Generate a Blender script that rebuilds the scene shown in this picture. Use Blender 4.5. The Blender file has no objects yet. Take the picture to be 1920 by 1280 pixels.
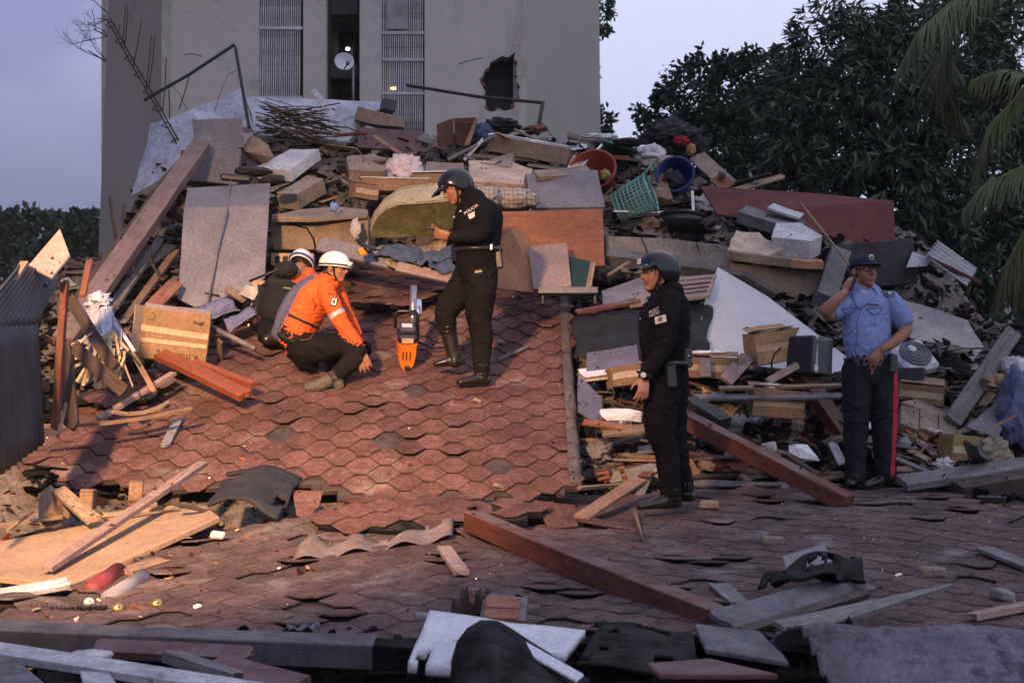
import bpy, bmesh, math, random
import numpy as np
from mathutils import Vector, Matrix, noise
from mathutils.bvhtree import BVHTree

random.seed(7)
R = math.radians
scene = bpy.context.scene
col = scene.collection

# ---------------------------------------------------------------- camera
CZ = 1.7                      # eye height above the street
F = 2666.7                    # 50 mm on a 36 mm frame, in pixels of a 1920 wide picture
PITCH = math.atan(150 / F)
cam_data = bpy.data.cameras.new("camera")
cam_data.lens = 50
cam_data.sensor_width = 36
cam_data.clip_start = 0.1
cam_data.clip_end = 6000
cam_data.dof.use_dof = True
cam_data.dof.focus_distance = 11.5
cam_data.dof.aperture_fstop = 6.3
cam = bpy.data.objects.new("camera", cam_data)
cam.location = (0, 0, CZ)
cam.rotation_euler = (math.pi / 2 + PITCH, 0, 0)
col.objects.link(cam)
scene.camera = cam

# ---------------------------------------------------------------- sky, sun, exposure
world = bpy.data.worlds.new("World")
scene.world = world
world.use_nodes = True
nt = world.node_tree
nt.nodes.clear()
wo = nt.nodes.new("ShaderNodeOutputWorld")
bg = nt.nodes.new("ShaderNodeBackground")
sky = nt.nodes.new("ShaderNodeTexSky")
sky.sky_type = 'NISHITA'
sky.sun_disc = False
sky.sun_elevation = R(4)
sky.sun_rotation = R(150)
skg = nt.nodes.new("ShaderNodeMix"); skg.data_type = 'RGBA'; skg.blend_type = 'MULTIPLY'
skg.inputs[0].default_value = 1.0
skg.inputs[7].default_value = (0.06, 0.06, 0.06, 1)
nt.links.new(sky.outputs[0], skg.inputs[6])
tc = nt.nodes.new("ShaderNodeTexCoord")
mp = nt.nodes.new("ShaderNodeMapping")
mp.inputs['Scale'].default_value = (1.1, 1.1, 3.0)
nt.links.new(tc.outputs['Generated'], mp.inputs[0])
cn = nt.nodes.new("ShaderNodeTexNoise")
cn.inputs['Scale'].default_value = 2.1
cn.inputs['Detail'].default_value = 4
cn.inputs['Roughness'].default_value = 0.5
nt.links.new(mp.outputs[0], cn.inputs['Vector'])
cr = nt.nodes.new("ShaderNodeValToRGB")
cr.color_ramp.elements[0].position = 0.30
cr.color_ramp.elements[0].color = (0.24, 0.255, 0.52, 1)
cr.color_ramp.elements[1].position = 0.62
cr.color_ramp.elements[1].color = (0.84, 0.88, 1.16, 1)
sxyz = nt.nodes.new("ShaderNodeSeparateXYZ")
nt.links.new(tc.outputs['Generated'], sxyz.inputs[0])
gx = nt.nodes.new("ShaderNodeMath"); gx.operation = 'MULTIPLY_ADD'      # the west, to the right, is still brighter
gx.inputs[1].default_value = 0.62; gx.inputs[2].default_value = 0.05
nt.links.new(sxyz.outputs['X'], gx.inputs[0])
ga = nt.nodes.new("ShaderNodeMath"); ga.operation = 'ADD'
nt.links.new(gx.outputs[0], ga.inputs[0]); nt.links.new(cn.outputs[0], ga.inputs[1])
nt.links.new(ga.outputs[0], cr.inputs[0])
cm = nt.nodes.new("ShaderNodeMix"); cm.data_type = 'RGBA'
cm.inputs[0].default_value = 0.94
nt.links.new(skg.outputs[2], cm.inputs[6])
nt.links.new(cr.outputs[0], cm.inputs[7])
def wrange(sock, a, b):
    m = nt.nodes.new("ShaderNodeMapRange"); m.interpolation_type = 'SMOOTHSTEP'
    m.inputs['From Min'].default_value = a; m.inputs['From Max'].default_value = b
    nt.links.new(sock, m.inputs['Value'])
    return m.outputs[0]
bm_ = nt.nodes.new("ShaderNodeMath"); bm_.operation = 'MULTIPLY'        # mist over the hills, painted into the sky as a dark low bank
nt.links.new(wrange(sxyz.outputs['Z'], 0.27, 0.125), bm_.inputs[0]); nt.links.new(wrange(sxyz.outputs['X'], -0.08, -0.26), bm_.inputs[1])
bk = nt.nodes.new("ShaderNodeMix"); bk.data_type = 'RGBA'
nt.links.new(bm_.outputs[0], bk.inputs[0]); nt.links.new(cm.outputs[2], bk.inputs[6])
bk.inputs[7].default_value = (0.085, 0.092, 0.19, 1)
nt.links.new(bk.outputs[2], bg.inputs['Color'])
bg.inputs['Strength'].default_value = 1.25
nt.links.new(bg.outputs[0], wo.inputs[0])

sd = bpy.data.lights.new("dusk_sun", 'SUN')
sd.energy = 0.12
sd.angle = R(30)
sd.color = (0.85, 0.85, 1.0)
so = bpy.data.objects.new("dusk_sun", sd)
so.rotation_euler = (R(60), 0, R(-20))
col.objects.link(so)

vs = scene.view_settings
vs.view_transform = 'Standard'
vs.look = 'None'
vs.exposure = 0.0
vs.gamma = 1.0
scene.cycles.use_denoising = True
scene.cycles.max_bounces = 6
scene.cycles.diffuse_bounces = 3
scene.cycles.glossy_bounces = 3
scene.cycles.transmission_bounces = 6
scene.cycles.transparent_max_bounces = 12
scene.cycles.volume_bounces = 1

# ---------------------------------------------------------------- helpers
CP, SP = math.cos(PITCH), math.sin(PITCH)

def at(px, py, D):
    """world point seen at picture position px, py at distance D down the view"""
    dx, dz = (px - 960) / F, (640 - py) / F
    y = CP - dz * SP
    z = SP + dz * CP
    k = D / y
    return Vector((dx * k, D, CZ + z * k))

def ray(px, py):
    return (at(px, py, 10) - Vector((0, 0, CZ))).normalized()

WO = {}      # world origin of each object, by name

def _link(name, me, mat, parent, origin, rot=None):
    o = bpy.data.objects.new(name, me)
    col.objects.link(o)
    if mat is not None and me is not None:
        if isinstance(mat, (list, tuple)):
            for m in mat:
                me.materials.append(m)
        elif len(me.materials) == 0:
            me.materials.append(mat)
    if parent is not None:
        o.parent = parent
        pm = WO[parent.name]
        lm = pm.inverted() @ (Matrix.Translation(origin) @ (rot.to_4x4() if rot else Matrix()))
        o.matrix_local = lm
    else:
        o.matrix_world = Matrix.Translation(origin) @ (rot.to_4x4() if rot else Matrix())
    WO[o.name] = Matrix.Translation(origin) @ (rot.to_4x4() if rot else Matrix())
    return o

def tag(o, label, cat, group=None, kind=None):
    if kind or cat:
        o["kind"] = kind or "thing"
    if label:
        o["label"] = label
    if cat:
        o["category"] = cat
    if group:
        o["group"] = group
    return o

def empty(name, loc, label, cat, group=None):
    o = bpy.data.objects.new(name, None)
    o.empty_display_size = 0.1
    col.objects.link(o)
    o.location = loc
    WO[o.name] = Matrix.Translation(Vector(loc))
    return tag(o, label, cat, group)

def mesh(name, verts, faces, mat, parent=None, smooth=False, origin=None):
    """one mesh object from world-space vertices, origin at its base"""
    V = np.array([tuple(v) for v in verts], dtype=float)
    if origin is None:
        lo, hi = V.min(0), V.max(0)
        origin = Vector(((lo[0] + hi[0]) / 2, (lo[1] + hi[1]) / 2, lo[2]))
    V -= np.array(origin)
    me = bpy.data.meshes.new(name)
    me.from_pydata(V.tolist(), [], [tuple(int(i) for i in f) for f in faces])
    me.update()
    if smooth:
        me.polygons.foreach_set("use_smooth", [True] * len(me.polygons))
    return _link(name, me, mat, parent, Vector(origin))

def local(name, bm, mat, loc, rot=None, parent=None, smooth=False):
    """one mesh object from a bmesh in its own axes"""
    me = bpy.data.meshes.new(name)
    bm.to_mesh(me)
    bm.free()
    if smooth:
        me.polygons.foreach_set("use_smooth", [True] * len(me.polygons))
    return _link(name, me, mat, parent, Vector(loc), rot)

def frame(xdir, up=(0, 0, 1)):
    """rotation whose local x is xdir and whose z leans to up"""
    x = Vector(xdir).normalized()
    u = Vector(up)
    y = u.cross(x)
    if y.length < 1e-4:
        y = Vector((0, 1, 0)).cross(x)
    y.normalize()
    z = x.cross(y)
    return Matrix((x, y, z)).transposed()

def euler(a, b, c):
    return (Matrix.Rotation(R(c), 3, 'Z') @ Matrix.Rotation(R(b), 3, 'Y') @ Matrix.Rotation(R(a), 3, 'X'))

def bm_box(sx, sy, sz, bev=0.006, rough=0.0, cuts=0, seed=0):
    bm = bmesh.new()
    bmesh.ops.create_cube(bm, size=1)
    bmesh.ops.scale(bm, vec=(sx, sy, sz), verts=bm.verts)
    if bev > 0:
        bmesh.ops.bevel(bm, geom=bm.edges[:], offset=min(bev, min(sx, sy, sz) * 0.3), segments=1, affect='EDGES')
    if cuts:
        bmesh.ops.subdivide_edges(bm, edges=bm.edges[:], cuts=cuts, use_grid_fill=True)
    if rough:
        off = Vector((seed * 3.17, seed * 1.31, seed * 7.7))
        for v in bm.verts:
            v.co += noise.noise_vector(v.co * (0.35 / max(0.06, min(sx, sy, sz))) + off) * rough
    return bm

def plank(name, a, b, w, t, mat, label=None, cat="plank", group=None, up=(0, 0, 1), parent=None, splinter=0.0, bow=0.0, seed=None, segs=4, tap=1.0, base=None):
    """a board from a to b: width w, thickness t, ends splintered, slightly bowed"""
    a, b = Vector(a), Vector(b)
    L = (b - a).length
    if parent is None and not splinter and t < 0.07:
        splinter = 0.010
    rnd = random.Random(seed if seed is not None else int(L * 9973 + a.x * 331 + b.z * 77))
    vs, fs = [], []
    n = segs
    nw = 4 if splinter else 1
    cols = [(-0.5 + k / nw) for k in range(nw + 1)]
    ring = [(c, -0.5) for c in cols] + [(c, 0.5) for c in reversed(cols)]
    m = len(ring)
    ends = {}
    for e in (0, n):
        ends[e] = [rnd.uniform(-1, 1) * splinter for _ in cols]
    for i in range(n + 1):
        s = i / n
        x = (s - 0.5) * L
        dz = bow * (4 * (s - 0.5) ** 2 - 0.5) + rnd.uniform(-1, 1) * t * 0.04
        k = 1 + (tap - 1) * s
        for j, (c, d) in enumerate(ring):
            ci = j if j <= nw else 2 * nw + 1 - j
            ex = ends[i][ci] if i in ends else 0
            vs.append((x + ex, c * w * k, d * t + dz))
    for i in range(n):
        for j in range(m):
            k = (j + 1) % m
            fs.append((i * m + j, i * m + k, (i + 1) * m + k, (i + 1) * m + j))
    fs.append(tuple(reversed(range(m))))
    fs.append(tuple(range(n * m, n * m + m)))
    bm = bmesh.new()
    bv = [bm.verts.new(v) for v in vs]
    for f in fs:
        bm.faces.new([bv[i] for i in f])
    bmesh.ops.recalc_face_normals(bm, faces=bm.faces)
    if parent is None and min(w, t) > 0.05:
        bmesh.ops.subdivide_edges(bm, edges=bm.edges[:], cuts=1, use_grid_fill=True)
        for v in bm.verts:
            v.co += noise.noise_vector(v.co * 6 + a) * 0.007
    if not splinter and min(w, t) > 0.03:
        bmesh.ops.bevel(bm, geom=[e for e in bm.edges if e.calc_face_angle(0) > 0.8], offset=0.005, segments=1, affect='EDGES')
    o = local(name, bm, mat, (a + b) / 2, frame(b - a, up), parent)
    if parent is None:
        tag(o, label, cat, group)
    return o

def panel(name, pts, t, mat, label=None, cat="panel", group=None, parent=None, rough=0.0, cuts=0, away=True, bev=0.004, seed=1, smooth=False):
    """a slab from an outline in space, thickness t away from the eye"""
    bm = bmesh.new()
    P = [Vector(p) for p in pts]
    c = sum(P, Vector()) / len(P)
    n = Vector()
    for i in range(len(P)):
        n += (P[i] - c).cross(P[(i + 1) % len(P)] - c)
    n.normalize()
    view = (c - Vector((0, 0, CZ))).normalized()
    if n.dot(view) < 0:
        n = -n
    x = (P[1] - P[0]).normalized()
    x = (x - n * x.dot(n)).normalized()
    z = -n
    y = z.cross(x)
    rot = Matrix((x, y, z)).transposed()
    inv = rot.transposed()
    q = [inv @ (p - c) for p in P]
    top = [bm.verts.new(p) for p in q]
    f = bm.faces.new(top)
    if f.normal.z < 0 or f.calc_area() < 0:
        pass
    r = bmesh.ops.extrude_face_region(bm, geom=[f])
    ev = [g for g in r['geom'] if isinstance(g, bmesh.types.BMVert)]
    for v in ev:
        v.co.z -= t
    bmesh.ops.recalc_face_normals(bm, faces=bm.faces)
    if bev:
        bmesh.ops.bevel(bm, geom=[e for e in bm.edges if e.calc_face_angle(0) > 0.6], offset=min(bev, t * 0.3), segments=1, affect='EDGES')
    if cuts:
        bmesh.ops.triangulate(bm, faces=[f for f in bm.faces if len(f.verts) > 4])
        for _ in range(cuts):
            L = [e for e in bm.edges if e.calc_length() > 0.07]
            bmesh.ops.subdivide_edges(bm, edges=L, cuts=1, use_grid_fill=True)
            bmesh.ops.triangulate(bm, faces=[f for f in bm.faces if len(f.verts) > 4])
    if rough:
        off = Vector((seed * 1.7, seed * 2.9, seed * 5.1))
        for v in bm.verts:
            v.co += noise.noise_vector(v.co * 2.3 + off) * rough + noise.noise_vector(v.co * 11 + off) * rough * 0.35
    o = local(name, bm, mat, c, rot, parent, smooth)
    if parent is None:
        tag(o, label, cat, group)
    return o

def box(name, c, size, rot, mat, label=None, cat="block", group=None, parent=None, bev=0.006, rough=0.0, cuts=0, seed=0, smooth=False):
    bm = bm_box(*size, bev=bev, rough=rough * (1.8 if rough >= 0.01 else 1), cuts=cuts, seed=seed)
    rm = rot if isinstance(rot, Matrix) else euler(*rot)
    o = local(name, bm, mat, c, rm, parent, smooth)
    if parent is None:
        tag(o, label, cat, group)
    return o

def bm_chunk(sx, sy, sz, seed, n=13):
    rnd = random.Random(seed)
    bm = bmesh.new()
    for _ in range(n):
        p = Vector((rnd.uniform(-1, 1), rnd.uniform(-1, 1), rnd.uniform(-1, 1)))
        p = p / max(abs(p.x), abs(p.y), abs(p.z), 0.3) * rnd.uniform(0.75, 1.0)
        bm.verts.new((p.x * sx / 2, p.y * sy / 2, p.z * sz / 2))
    r = bmesh.ops.convex_hull(bm, input=bm.verts)
    bmesh.ops.delete(bm, geom=list({g for g in r['geom_interior'] if isinstance(g, bmesh.types.BMVert)}), context='VERTS')
    loose = [v for v in bm.verts if not v.link_faces]
    bmesh.ops.delete(bm, geom=loose, context='VERTS')
    return bm

def chunk(name, c, size, rot, mat, label, cat="rubble", group=None, seed=0, n=14, rough=0.0):
    bm = bm_chunk(*size, seed=seed, n=n)
    if rough:
        bmesh.ops.triangulate(bm, faces=bm.faces)
        bmesh.ops.subdivide_edges(bm, edges=bm.edges[:], cuts=2, use_grid_fill=True)
        for v in bm.verts:
            v.co += noise.noise_vector(v.co * 9 + Vector((seed, 0, 0))) * rough
    return tag(local(name, bm, mat, c, euler(*rot)), label, cat, group)

def bm_tube(pts, rad, seg=8, closed=False):
    """swept tube; rad a number or one per point"""
    P = [Vector(p) for p in pts]
    rr = rad if isinstance(rad, (list, tuple)) else [rad] * len(P)
    bm = bmesh.new()
    rings = []
    prev = None
    for i, p in enumerate(P):
        d = (P[min(i + 1, len(P) - 1)] - P[max(i - 1, 0)]).normalized()
        if prev is None:
            a = d.orthogonal().normalized()
        else:
            a = (prev - d * prev.dot(d))
            a = a.normalized() if a.length > 1e-5 else d.orthogonal().normalized()
        prev = a
        b = d.cross(a)
        rings.append([bm.verts.new(p + (a * math.cos(2 * math.pi * k / seg) + b * math.sin(2 * math.pi * k / seg)) * rr[i]) for k in range(seg)])
    for i in range(len(P) - 1):
        for k in range(seg):
            j = (k + 1) % seg
            bm.faces.new((rings[i][k], rings[i][j], rings[i + 1][j], rings[i + 1][k]))
    bm.faces.new(list(reversed(rings[0])))
    bm.faces.new(rings[-1])
    bmesh.ops.recalc_face_normals(bm, faces=bm.faces)
    return bm

def tube(name, pts, rad, mat, label=None, cat="pipe", group=None, parent=None, seg=8, smooth=True):
    P = [Vector(p) for p in pts]
    c = sum(P, Vector()) / len(P)
    bm = bm_tube([p - c for p in P], rad, seg)
    o = local(name, bm, mat, c, None, parent, smooth)
    if parent is None:
        tag(o, label, cat, group)
    return o

def lathe(prof, seg=24):
    """surface of revolution about local z from (r, z) pairs"""
    bm = bmesh.new()
    rings = []
    for r, z in prof:
        if r < 1e-5:
            rings.append([bm.verts.new((0, 0, z))])
        else:
            rings.append([bm.verts.new((r * math.cos(2 * math.pi * k / seg), r * math.sin(2 * math.pi * k / seg), z)) for k in range(seg)])
    for a, b in zip(rings, rings[1:]):
        for k in range(seg):
            j = (k + 1) % seg
            if len(a) == 1 and len(b) == 1:
                continue
            if len(a) == 1:
                bm.faces.new((a[0], b[j], b[k]))
            elif len(b) == 1:
                bm.faces.new((a[k], a[j], b[0]))
            else:
                bm.faces.new((a[k], a[j], b[j], b[k]))
    bmesh.ops.recalc_face_normals(bm, faces=bm.faces)
    return bm

def grid_sheet(fn, nu, nv, t=0.0, keep=None):
    """sheet from fn(u, v) -> world point, thickness t along the normal; returns verts, faces"""
    P = [[Vector(fn(i / nu, j / nv)) for i in range(nu + 1)] for j in range(nv + 1)]
    vs = [p for row in P for p in row]
    W = nu + 1
    fs = []
    for j in range(nv):
        for i in range(nu):
            if keep is None or keep((i + 0.5) / nu, (j + 0.5) / nv):
                fs.append((j * W + i, j * W + i + 1, (j + 1) * W + i + 1, (j + 1) * W + i))
    if t <= 0:
        return vs, fs
    N = len(vs)
    nor = [Vector() for _ in vs]
    for f in fs:
        n = (vs[f[1]] - vs[f[0]]).cross(vs[f[3]] - vs[f[0]])
        for k in f:
            nor[k] += n
    vs2 = [v - (n.normalized() * t if n.length > 1e-12 else Vector((0, 0, t))) for v, n in zip(vs, nor)]
    cnt = {}
    for f in fs:
        for k in range(4):
            e = (f[k], f[(k + 1) % 4])
            cnt[e] = 1
    out = list(fs) + [tuple(N + k for k in reversed(f)) for f in fs]
    for (a, b) in cnt:
        if (b, a) not in cnt:
            out.append((b, a, N + a, N + b))
    V = vs + vs2
    used = sorted({k for f in out for k in f})
    idx = {k: i for i, k in enumerate(used)}
    return [V[k] for k in used], [tuple(idx[k] for k in f) for f in out]

def sheet(name, fn, nu, nv, t, mat, label=None, cat="sheet", group=None, parent=None, keep=None, smooth=True):
    v, f = grid_sheet(fn, nu, nv, t, keep)
    o = mesh(name, v, f, mat, parent, smooth)
    if parent is None:
        tag(o, label, cat, group)
    return o

def quad(c00, c10, c11, c01):
    c00, c10, c11, c01 = map(Vector, (c00, c10, c11, c01))
    return lambda u, v: (c00 * (1 - u) + c10 * u) * (1 - v) + (c01 * (1 - u) + c11 * u) * v

def bumpy(fn, amp, scale, seed=0, nrm=(0, -0.5, 0.8)):
    n = Vector(nrm).normalized()
    o = Vector((seed * 3.3, seed * 1.9, seed * 0.7))
    def g(u, v):
        p = Vector(fn(u, v))
        return p + n * (noise.noise(p * scale + o) * amp + noise.noise(p * scale * 2.7 + o) * amp * 0.45) + Vector((noise.noise(p * scale + o * 2), 0, 0)) * amp * 0.5
    return g

FONTC = {}
def text(name, s, size, mat, loc, rot, parent, label=None):
    cu = bpy.data.curves.new(name, 'FONT')
    cu.body = s
    cu.size = size
    cu.align_x = 'CENTER'
    cu.align_y = 'CENTER'
    cu.extrude = 0.0008
    tmp = bpy.data.objects.new("tmp_text", cu)
    col.objects.link(tmp)
    dg = bpy.context.evaluated_depsgraph_get()
    me = bpy.data.meshes.new_from_object(tmp.evaluated_get(dg))
    bpy.data.objects.remove(tmp)
    me.name = name
    me.materials.clear()
    o = _link(name, me, mat, parent, Vector(loc), rot)
    return o

def inside(poly, x, y):
    c = False
    n = len(poly)
    j = n - 1
    for i in range(n):
        xi, yi = poly[i]
        xj, yj = poly[j]
        if (yi > y) != (yj > y) and x < (xj - xi) * (y - yi) / (yj - yi) + xi:
            c = not c
        j = i
    return c

# ---------------------------------------------------------------- materials
MATS = {}

def M(name, c, rough=0.85, var=0.25, scale=5.0, bump=0.25, bscale=45.0, metal=0.0, spec=0.3, c2=None, dust=0.0, grain=None, rand=0.12, coat=0.0, attr=None, stain=None, grime=0.26, world=False):
    if name in MATS:
        return MATS[name]
    m = bpy.data.materials.new(name)
    m.use_nodes = True
    t = m.node_tree
    N, L = t.nodes, t.links
    b = N["Principled BSDF"]
    b.inputs['Roughness'].default_value = rough
    b.inputs['Metallic'].default_value = metal
    b.inputs['Specular IOR Level'].default_value = spec
    if coat:
        b.inputs['Coat Weight'].default_value = coat
        b.inputs['Coat Roughness'].default_value = 0.15
    tc = N.new("ShaderNodeTexCoord")
    mp = N.new("ShaderNodeMapping")
    CO = N.new("ShaderNodeNewGeometry").outputs['Position'] if world else tc.outputs['Object']
    L.new(CO, mp.inputs[0])
    oi = N.new("ShaderNodeObjectInfo")
    if grain:
        mp.inputs['Scale'].default_value = grain
    n1 = N.new("ShaderNodeTexNoise")
    n1.inputs['Scale'].default_value = scale
    n1.inputs['Detail'].default_value = 6
    n1.inputs['Roughness'].default_value = 0.62
    n1.noise_dimensions = '4D'
    wv = N.new("ShaderNodeMath"); wv.operation = 'MULTIPLY'; wv.inputs[1].default_value = 37.0
    L.new(oi.outputs['Random'], wv.inputs[0])
    L.new(wv.outputs[0], n1.inputs['W'])
    L.new(mp.outputs[0], n1.inputs['Vector'])
    cr = N.new("ShaderNodeValToRGB")
    lo = tuple(max(0.0, x * (1 - var)) for x in c)
    hi = tuple(min(0.95, x * (1 + var)) for x in (c2 or c))
    cr.color_ramp.elements[0].position = 0.32
    cr.color_ramp.elements[0].color = (*lo, 1)
    cr.color_ramp.elements[1].position = 0.68
    cr.color_ramp.elements[1].color = (*hi, 1)
    L.new(n1.outputs[0], cr.inputs[0])
    outc = cr.outputs[0]
    if stain:
        n3 = N.new("ShaderNodeTexNoise")
        n3.inputs['Scale'].default_value = stain[1]
        n3.inputs['Detail'].default_value = 8
        n3.inputs['Roughness'].default_value = 0.7
        L.new(mp.outputs[0] if name.startswith('tower') else CO, n3.inputs['Vector'])
        r3 = N.new("ShaderNodeValToRGB")
        r3.color_ramp.elements[0].position = stain[2]
        r3.color_ramp.elements[0].color = (0, 0, 0, 1)
        r3.color_ramp.elements[1].position = stain[2] + 0.1
        r3.color_ramp.elements[1].color = (1, 1, 1, 1)
        L.new(n3.outputs[0], r3.inputs[0])
        x3 = N.new("ShaderNodeMix"); x3.data_type = 'RGBA'
        L.new(r3.outputs[0], x3.inputs[0])
        L.new(outc, x3.inputs[6])
        x3.inputs[7].default_value = (*stain[0], 1)
        outc = x3.outputs[2]
    if grime and scale > 0.6:
        for gs, ga_ in ((2.7, grime * 0.8), (34.0, grime)):
            ng = N.new("ShaderNodeTexNoise")
            ng.inputs['Scale'].default_value = gs
            ng.inputs['Detail'].default_value = 5
            ng.inputs['Roughness'].default_value = 0.7
            L.new(CO, ng.inputs['Vector'])
            rg_ = N.new("ShaderNodeMapRange")
            rg_.inputs['From Min'].default_value = 0.36
            rg_.inputs['From Max'].default_value = 0.60
            rg_.inputs['To Min'].default_value = 1 - ga_
            rg_.inputs['To Max'].default_value = 1 + ga_ * 0.25
            L.new(ng.outputs[0], rg_.inputs['Value'])
            xg = N.new("ShaderNodeVectorMath"); xg.operation = 'SCALE'
            L.new(outc, xg.inputs[0]); L.new(rg_.outputs[0], xg.inputs['Scale'])
            outc = xg.outputs[0]
    # brightness differs from piece to piece
    hsv = N.new("ShaderNodeHueSaturation")
    mr = N.new("ShaderNodeMapRange")
    mr.inputs['To Min'].default_value = 1 - rand
    mr.inputs['To Max'].default_value = 1 + rand
    rsrc = oi.outputs['Random']
    if attr:
        an = N.new("ShaderNodeAttribute"); an.attribute_name = attr
        ad = N.new("ShaderNodeMath"); ad.operation = 'ADD'
        L.new(an.outputs['Fac'], ad.inputs[0]); L.new(oi.outputs['Random'], ad.inputs[1])
        fr = N.new("ShaderNodeMath"); fr.operation = 'FRACT'
        L.new(ad.outputs[0], fr.inputs[0])
        rsrc = fr.outputs[0]
    L.new(rsrc, mr.inputs['Value'])
    L.new(mr.outputs[0], hsv.inputs['Value'])
    L.new(outc, hsv.inputs['Color'])
    outc = hsv.outputs[0]
    if dust:  # pale dust on upward faces, also standing in for skylight on tops
        g = N.new("ShaderNodeNewGeometry")
        sx = N.new("ShaderNodeSeparateXYZ")
        L.new(g.outputs['Normal'], sx.inputs[0])
        mz = N.new("ShaderNodeMapRange")
        mz.inputs['From Min'].default_value = 0.35
        mz.inputs['From Max'].default_value = 0.95
        mz.inputs['To Max'].default_value = dust
        L.new(sx.outputs['Z'], mz.inputs['Value'])
        n2 = N.new("ShaderNodeTexNoise")
        n2.inputs['Scale'].default_value = 9
        n2.inputs['Detail'].default_value = 5
        L.new(CO, n2.inputs['Vector'])
        r2 = N.new("ShaderNodeMapRange")
        r2.inputs['From Min'].default_value = 0.35
        r2.inputs['From Max'].default_value = 0.62
        L.new(n2.outputs[0], r2.inputs['Value'])
        mu = N.new("ShaderNodeMath"); mu.operation = 'MULTIPLY'
        L.new(mz.outputs[0], mu.inputs[0]); L.new(r2.outputs[0], mu.inputs[1])
        dm = N.new("ShaderNodeMix"); dm.data_type = 'RGBA'
        L.new(mu.outputs[0], dm.inputs[0])
        L.new(outc, dm.inputs[6])
        dm.inputs[7].default_value = (0.27, 0.245, 0.235, 1)
        outc = dm.outputs[2]
    L.new(outc, b.inputs['Base Color'])
    if bump:
        n4 = N.new("ShaderNodeTexNoise")
        n4.inputs['Scale'].default_value = bscale
        n4.inputs['Detail'].default_value = 5
        L.new(mp.outputs[0], n4.inputs['Vector'])
        bp = N.new("ShaderNodeBump")
        bp.inputs['Strength'].default_value = bump
        bp.inputs['Distance'].default_value = 0.02
        L.new(n4.outputs[0], bp.inputs['Height'])
        L.new(bp.outputs[0], b.inputs['Normal'])
    MATS[name] = m
    return m

def M_attr(name, attr, rough=0.9):
    """colour stored per piece"""
    m = M(name, (0.5, 0.5, 0.5), rough, 0.3, 14, 0.4, 60)
    N, L = m.node_tree.nodes, m.node_tree.links
    b = N["Principled BSDF"]
    src = b.inputs['Base Color'].links[0].from_socket
    an = N.new("ShaderNodeAttribute"); an.attribute_name = attr
    x = N.new("ShaderNodeMix"); x.data_type = 'RGBA'; x.blend_type = 'MULTIPLY'
    x.inputs[0].default_value = 1
    L.new(src, x.inputs[6]); L.new(an.outputs['Color'], x.inputs[7])
    d = N.new("ShaderNodeMix"); d.data_type = 'RGBA'; d.blend_type = 'ADD'; d.inputs[0].default_value = 1
    L.new(x.outputs[2], d.inputs[6]); L.new(x.outputs[2], d.inputs[7])
    L.new(d.outputs[2], b.inputs['Base Color'])
    return m

def M_emit(name, c, s):
    m = bpy.data.materials.new(name)
    m.use_nodes = True
    b = m.node_tree.nodes["Principled BSDF"]
    b.inputs['Base Color'].default_value = (*c, 1)
    b.inputs['Emission Color'].default_value = (*c, 1)
    b.inputs['Emission Strength'].default_value = s
    return m

WG = (1.5, 22, 22)
wood_red = M("wood_redbrown", (0.120, 0.041, 0.024), 0.6, 0.45, 3, 0.4, 30, grain=WG, dust=0.35, spec=0.25, stain=((0.20, 0.13, 0.10), 5, 0.63))
wood_tan = M("wood_tan", (0.238, 0.147, 0.087), 0.75, 0.45, 3, 0.4, 30, grain=WG, dust=0.2, stain=((0.12, 0.08, 0.055), 6, 0.62))
wood_pale = M("wood_pale", (0.331, 0.230, 0.144), 0.75, 0.45, 3, 0.4, 30, grain=WG)
wood_grey = M("wood_grey", (0.170, 0.157, 0.153), 0.85, 0.45, 3, 0.4, 30, grain=WG, dust=0.2)
wood_dark = M("wood_dark", (0.055, 0.035, 0.028), 0.8, 0.4, 3, 0.3, 30, grain=WG, dust=0.15)
wood_orange = M("wood_orange", (0.255, 0.085, 0.030), 0.5, 0.25, 2.5, 0.1, 30, grain=(1.2, 12, 12), spec=0.4, dust=0.1)
wood_white = M("wood_white", (0.42, 0.41, 0.42), 0.8, 0.3, 4, 0.3, 40, grain=(1.5, 8, 8), stain=((0.16, 0.13, 0.12), 7, 0.6))
ply = M("plywood", (0.317, 0.209, 0.130), 0.75, 0.18, 2.2, 0.12, 50, stain=((0.28, 0.19, 0.13), 9, 0.62), dust=0.15)
concrete = M("concrete", (0.230, 0.212, 0.200), 0.9, 0.28, 4, 0.5, 35, dust=0.25)
conc_tan = M("concrete_tan", (0.255, 0.188, 0.135), 0.92, 0.25, 5, 0.5, 30, dust=0.3, stain=((0.20, 0.15, 0.11), 6, 0.64))
conc_white = M("plaster_white", (0.510, 0.493, 0.484), 0.9, 0.15, 5, 0.4, 40, stain=((0.36, 0.30, 0.26), 7, 0.64))
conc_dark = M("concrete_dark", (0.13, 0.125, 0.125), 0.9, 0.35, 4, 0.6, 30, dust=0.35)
brick_m = M("brick", (0.240, 0.080, 0.044), 0.9, 0.3, 8, 0.4, 50, dust=0.25)
card_m = M("cardboard", (0.250, 0.150, 0.083), 0.85, 0.2, 3, 0.15, 60, dust=0.2, stain=((0.15, 0.09, 0.055), 4, 0.60))
card_in = M("cardboard_torn", (0.302, 0.202, 0.122), 0.85, 0.2, 6, 0.25, 60)
tape_m = M("packing_tape", (0.50, 0.36, 0.22), 0.25, 0.1, 5, 0.05, 20, spec=0.6)
tar_m = M("tar_sheet", (0.010, 0.010, 0.011), 0.9, 0.5, 6, 0.9, 30, spec=0.08, dust=0.10)
tar_grey = M("roofing_felt_grey", (0.095, 0.09, 0.105), 0.9, 0.35, 4, 0.6, 60, dust=0.3)
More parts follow.
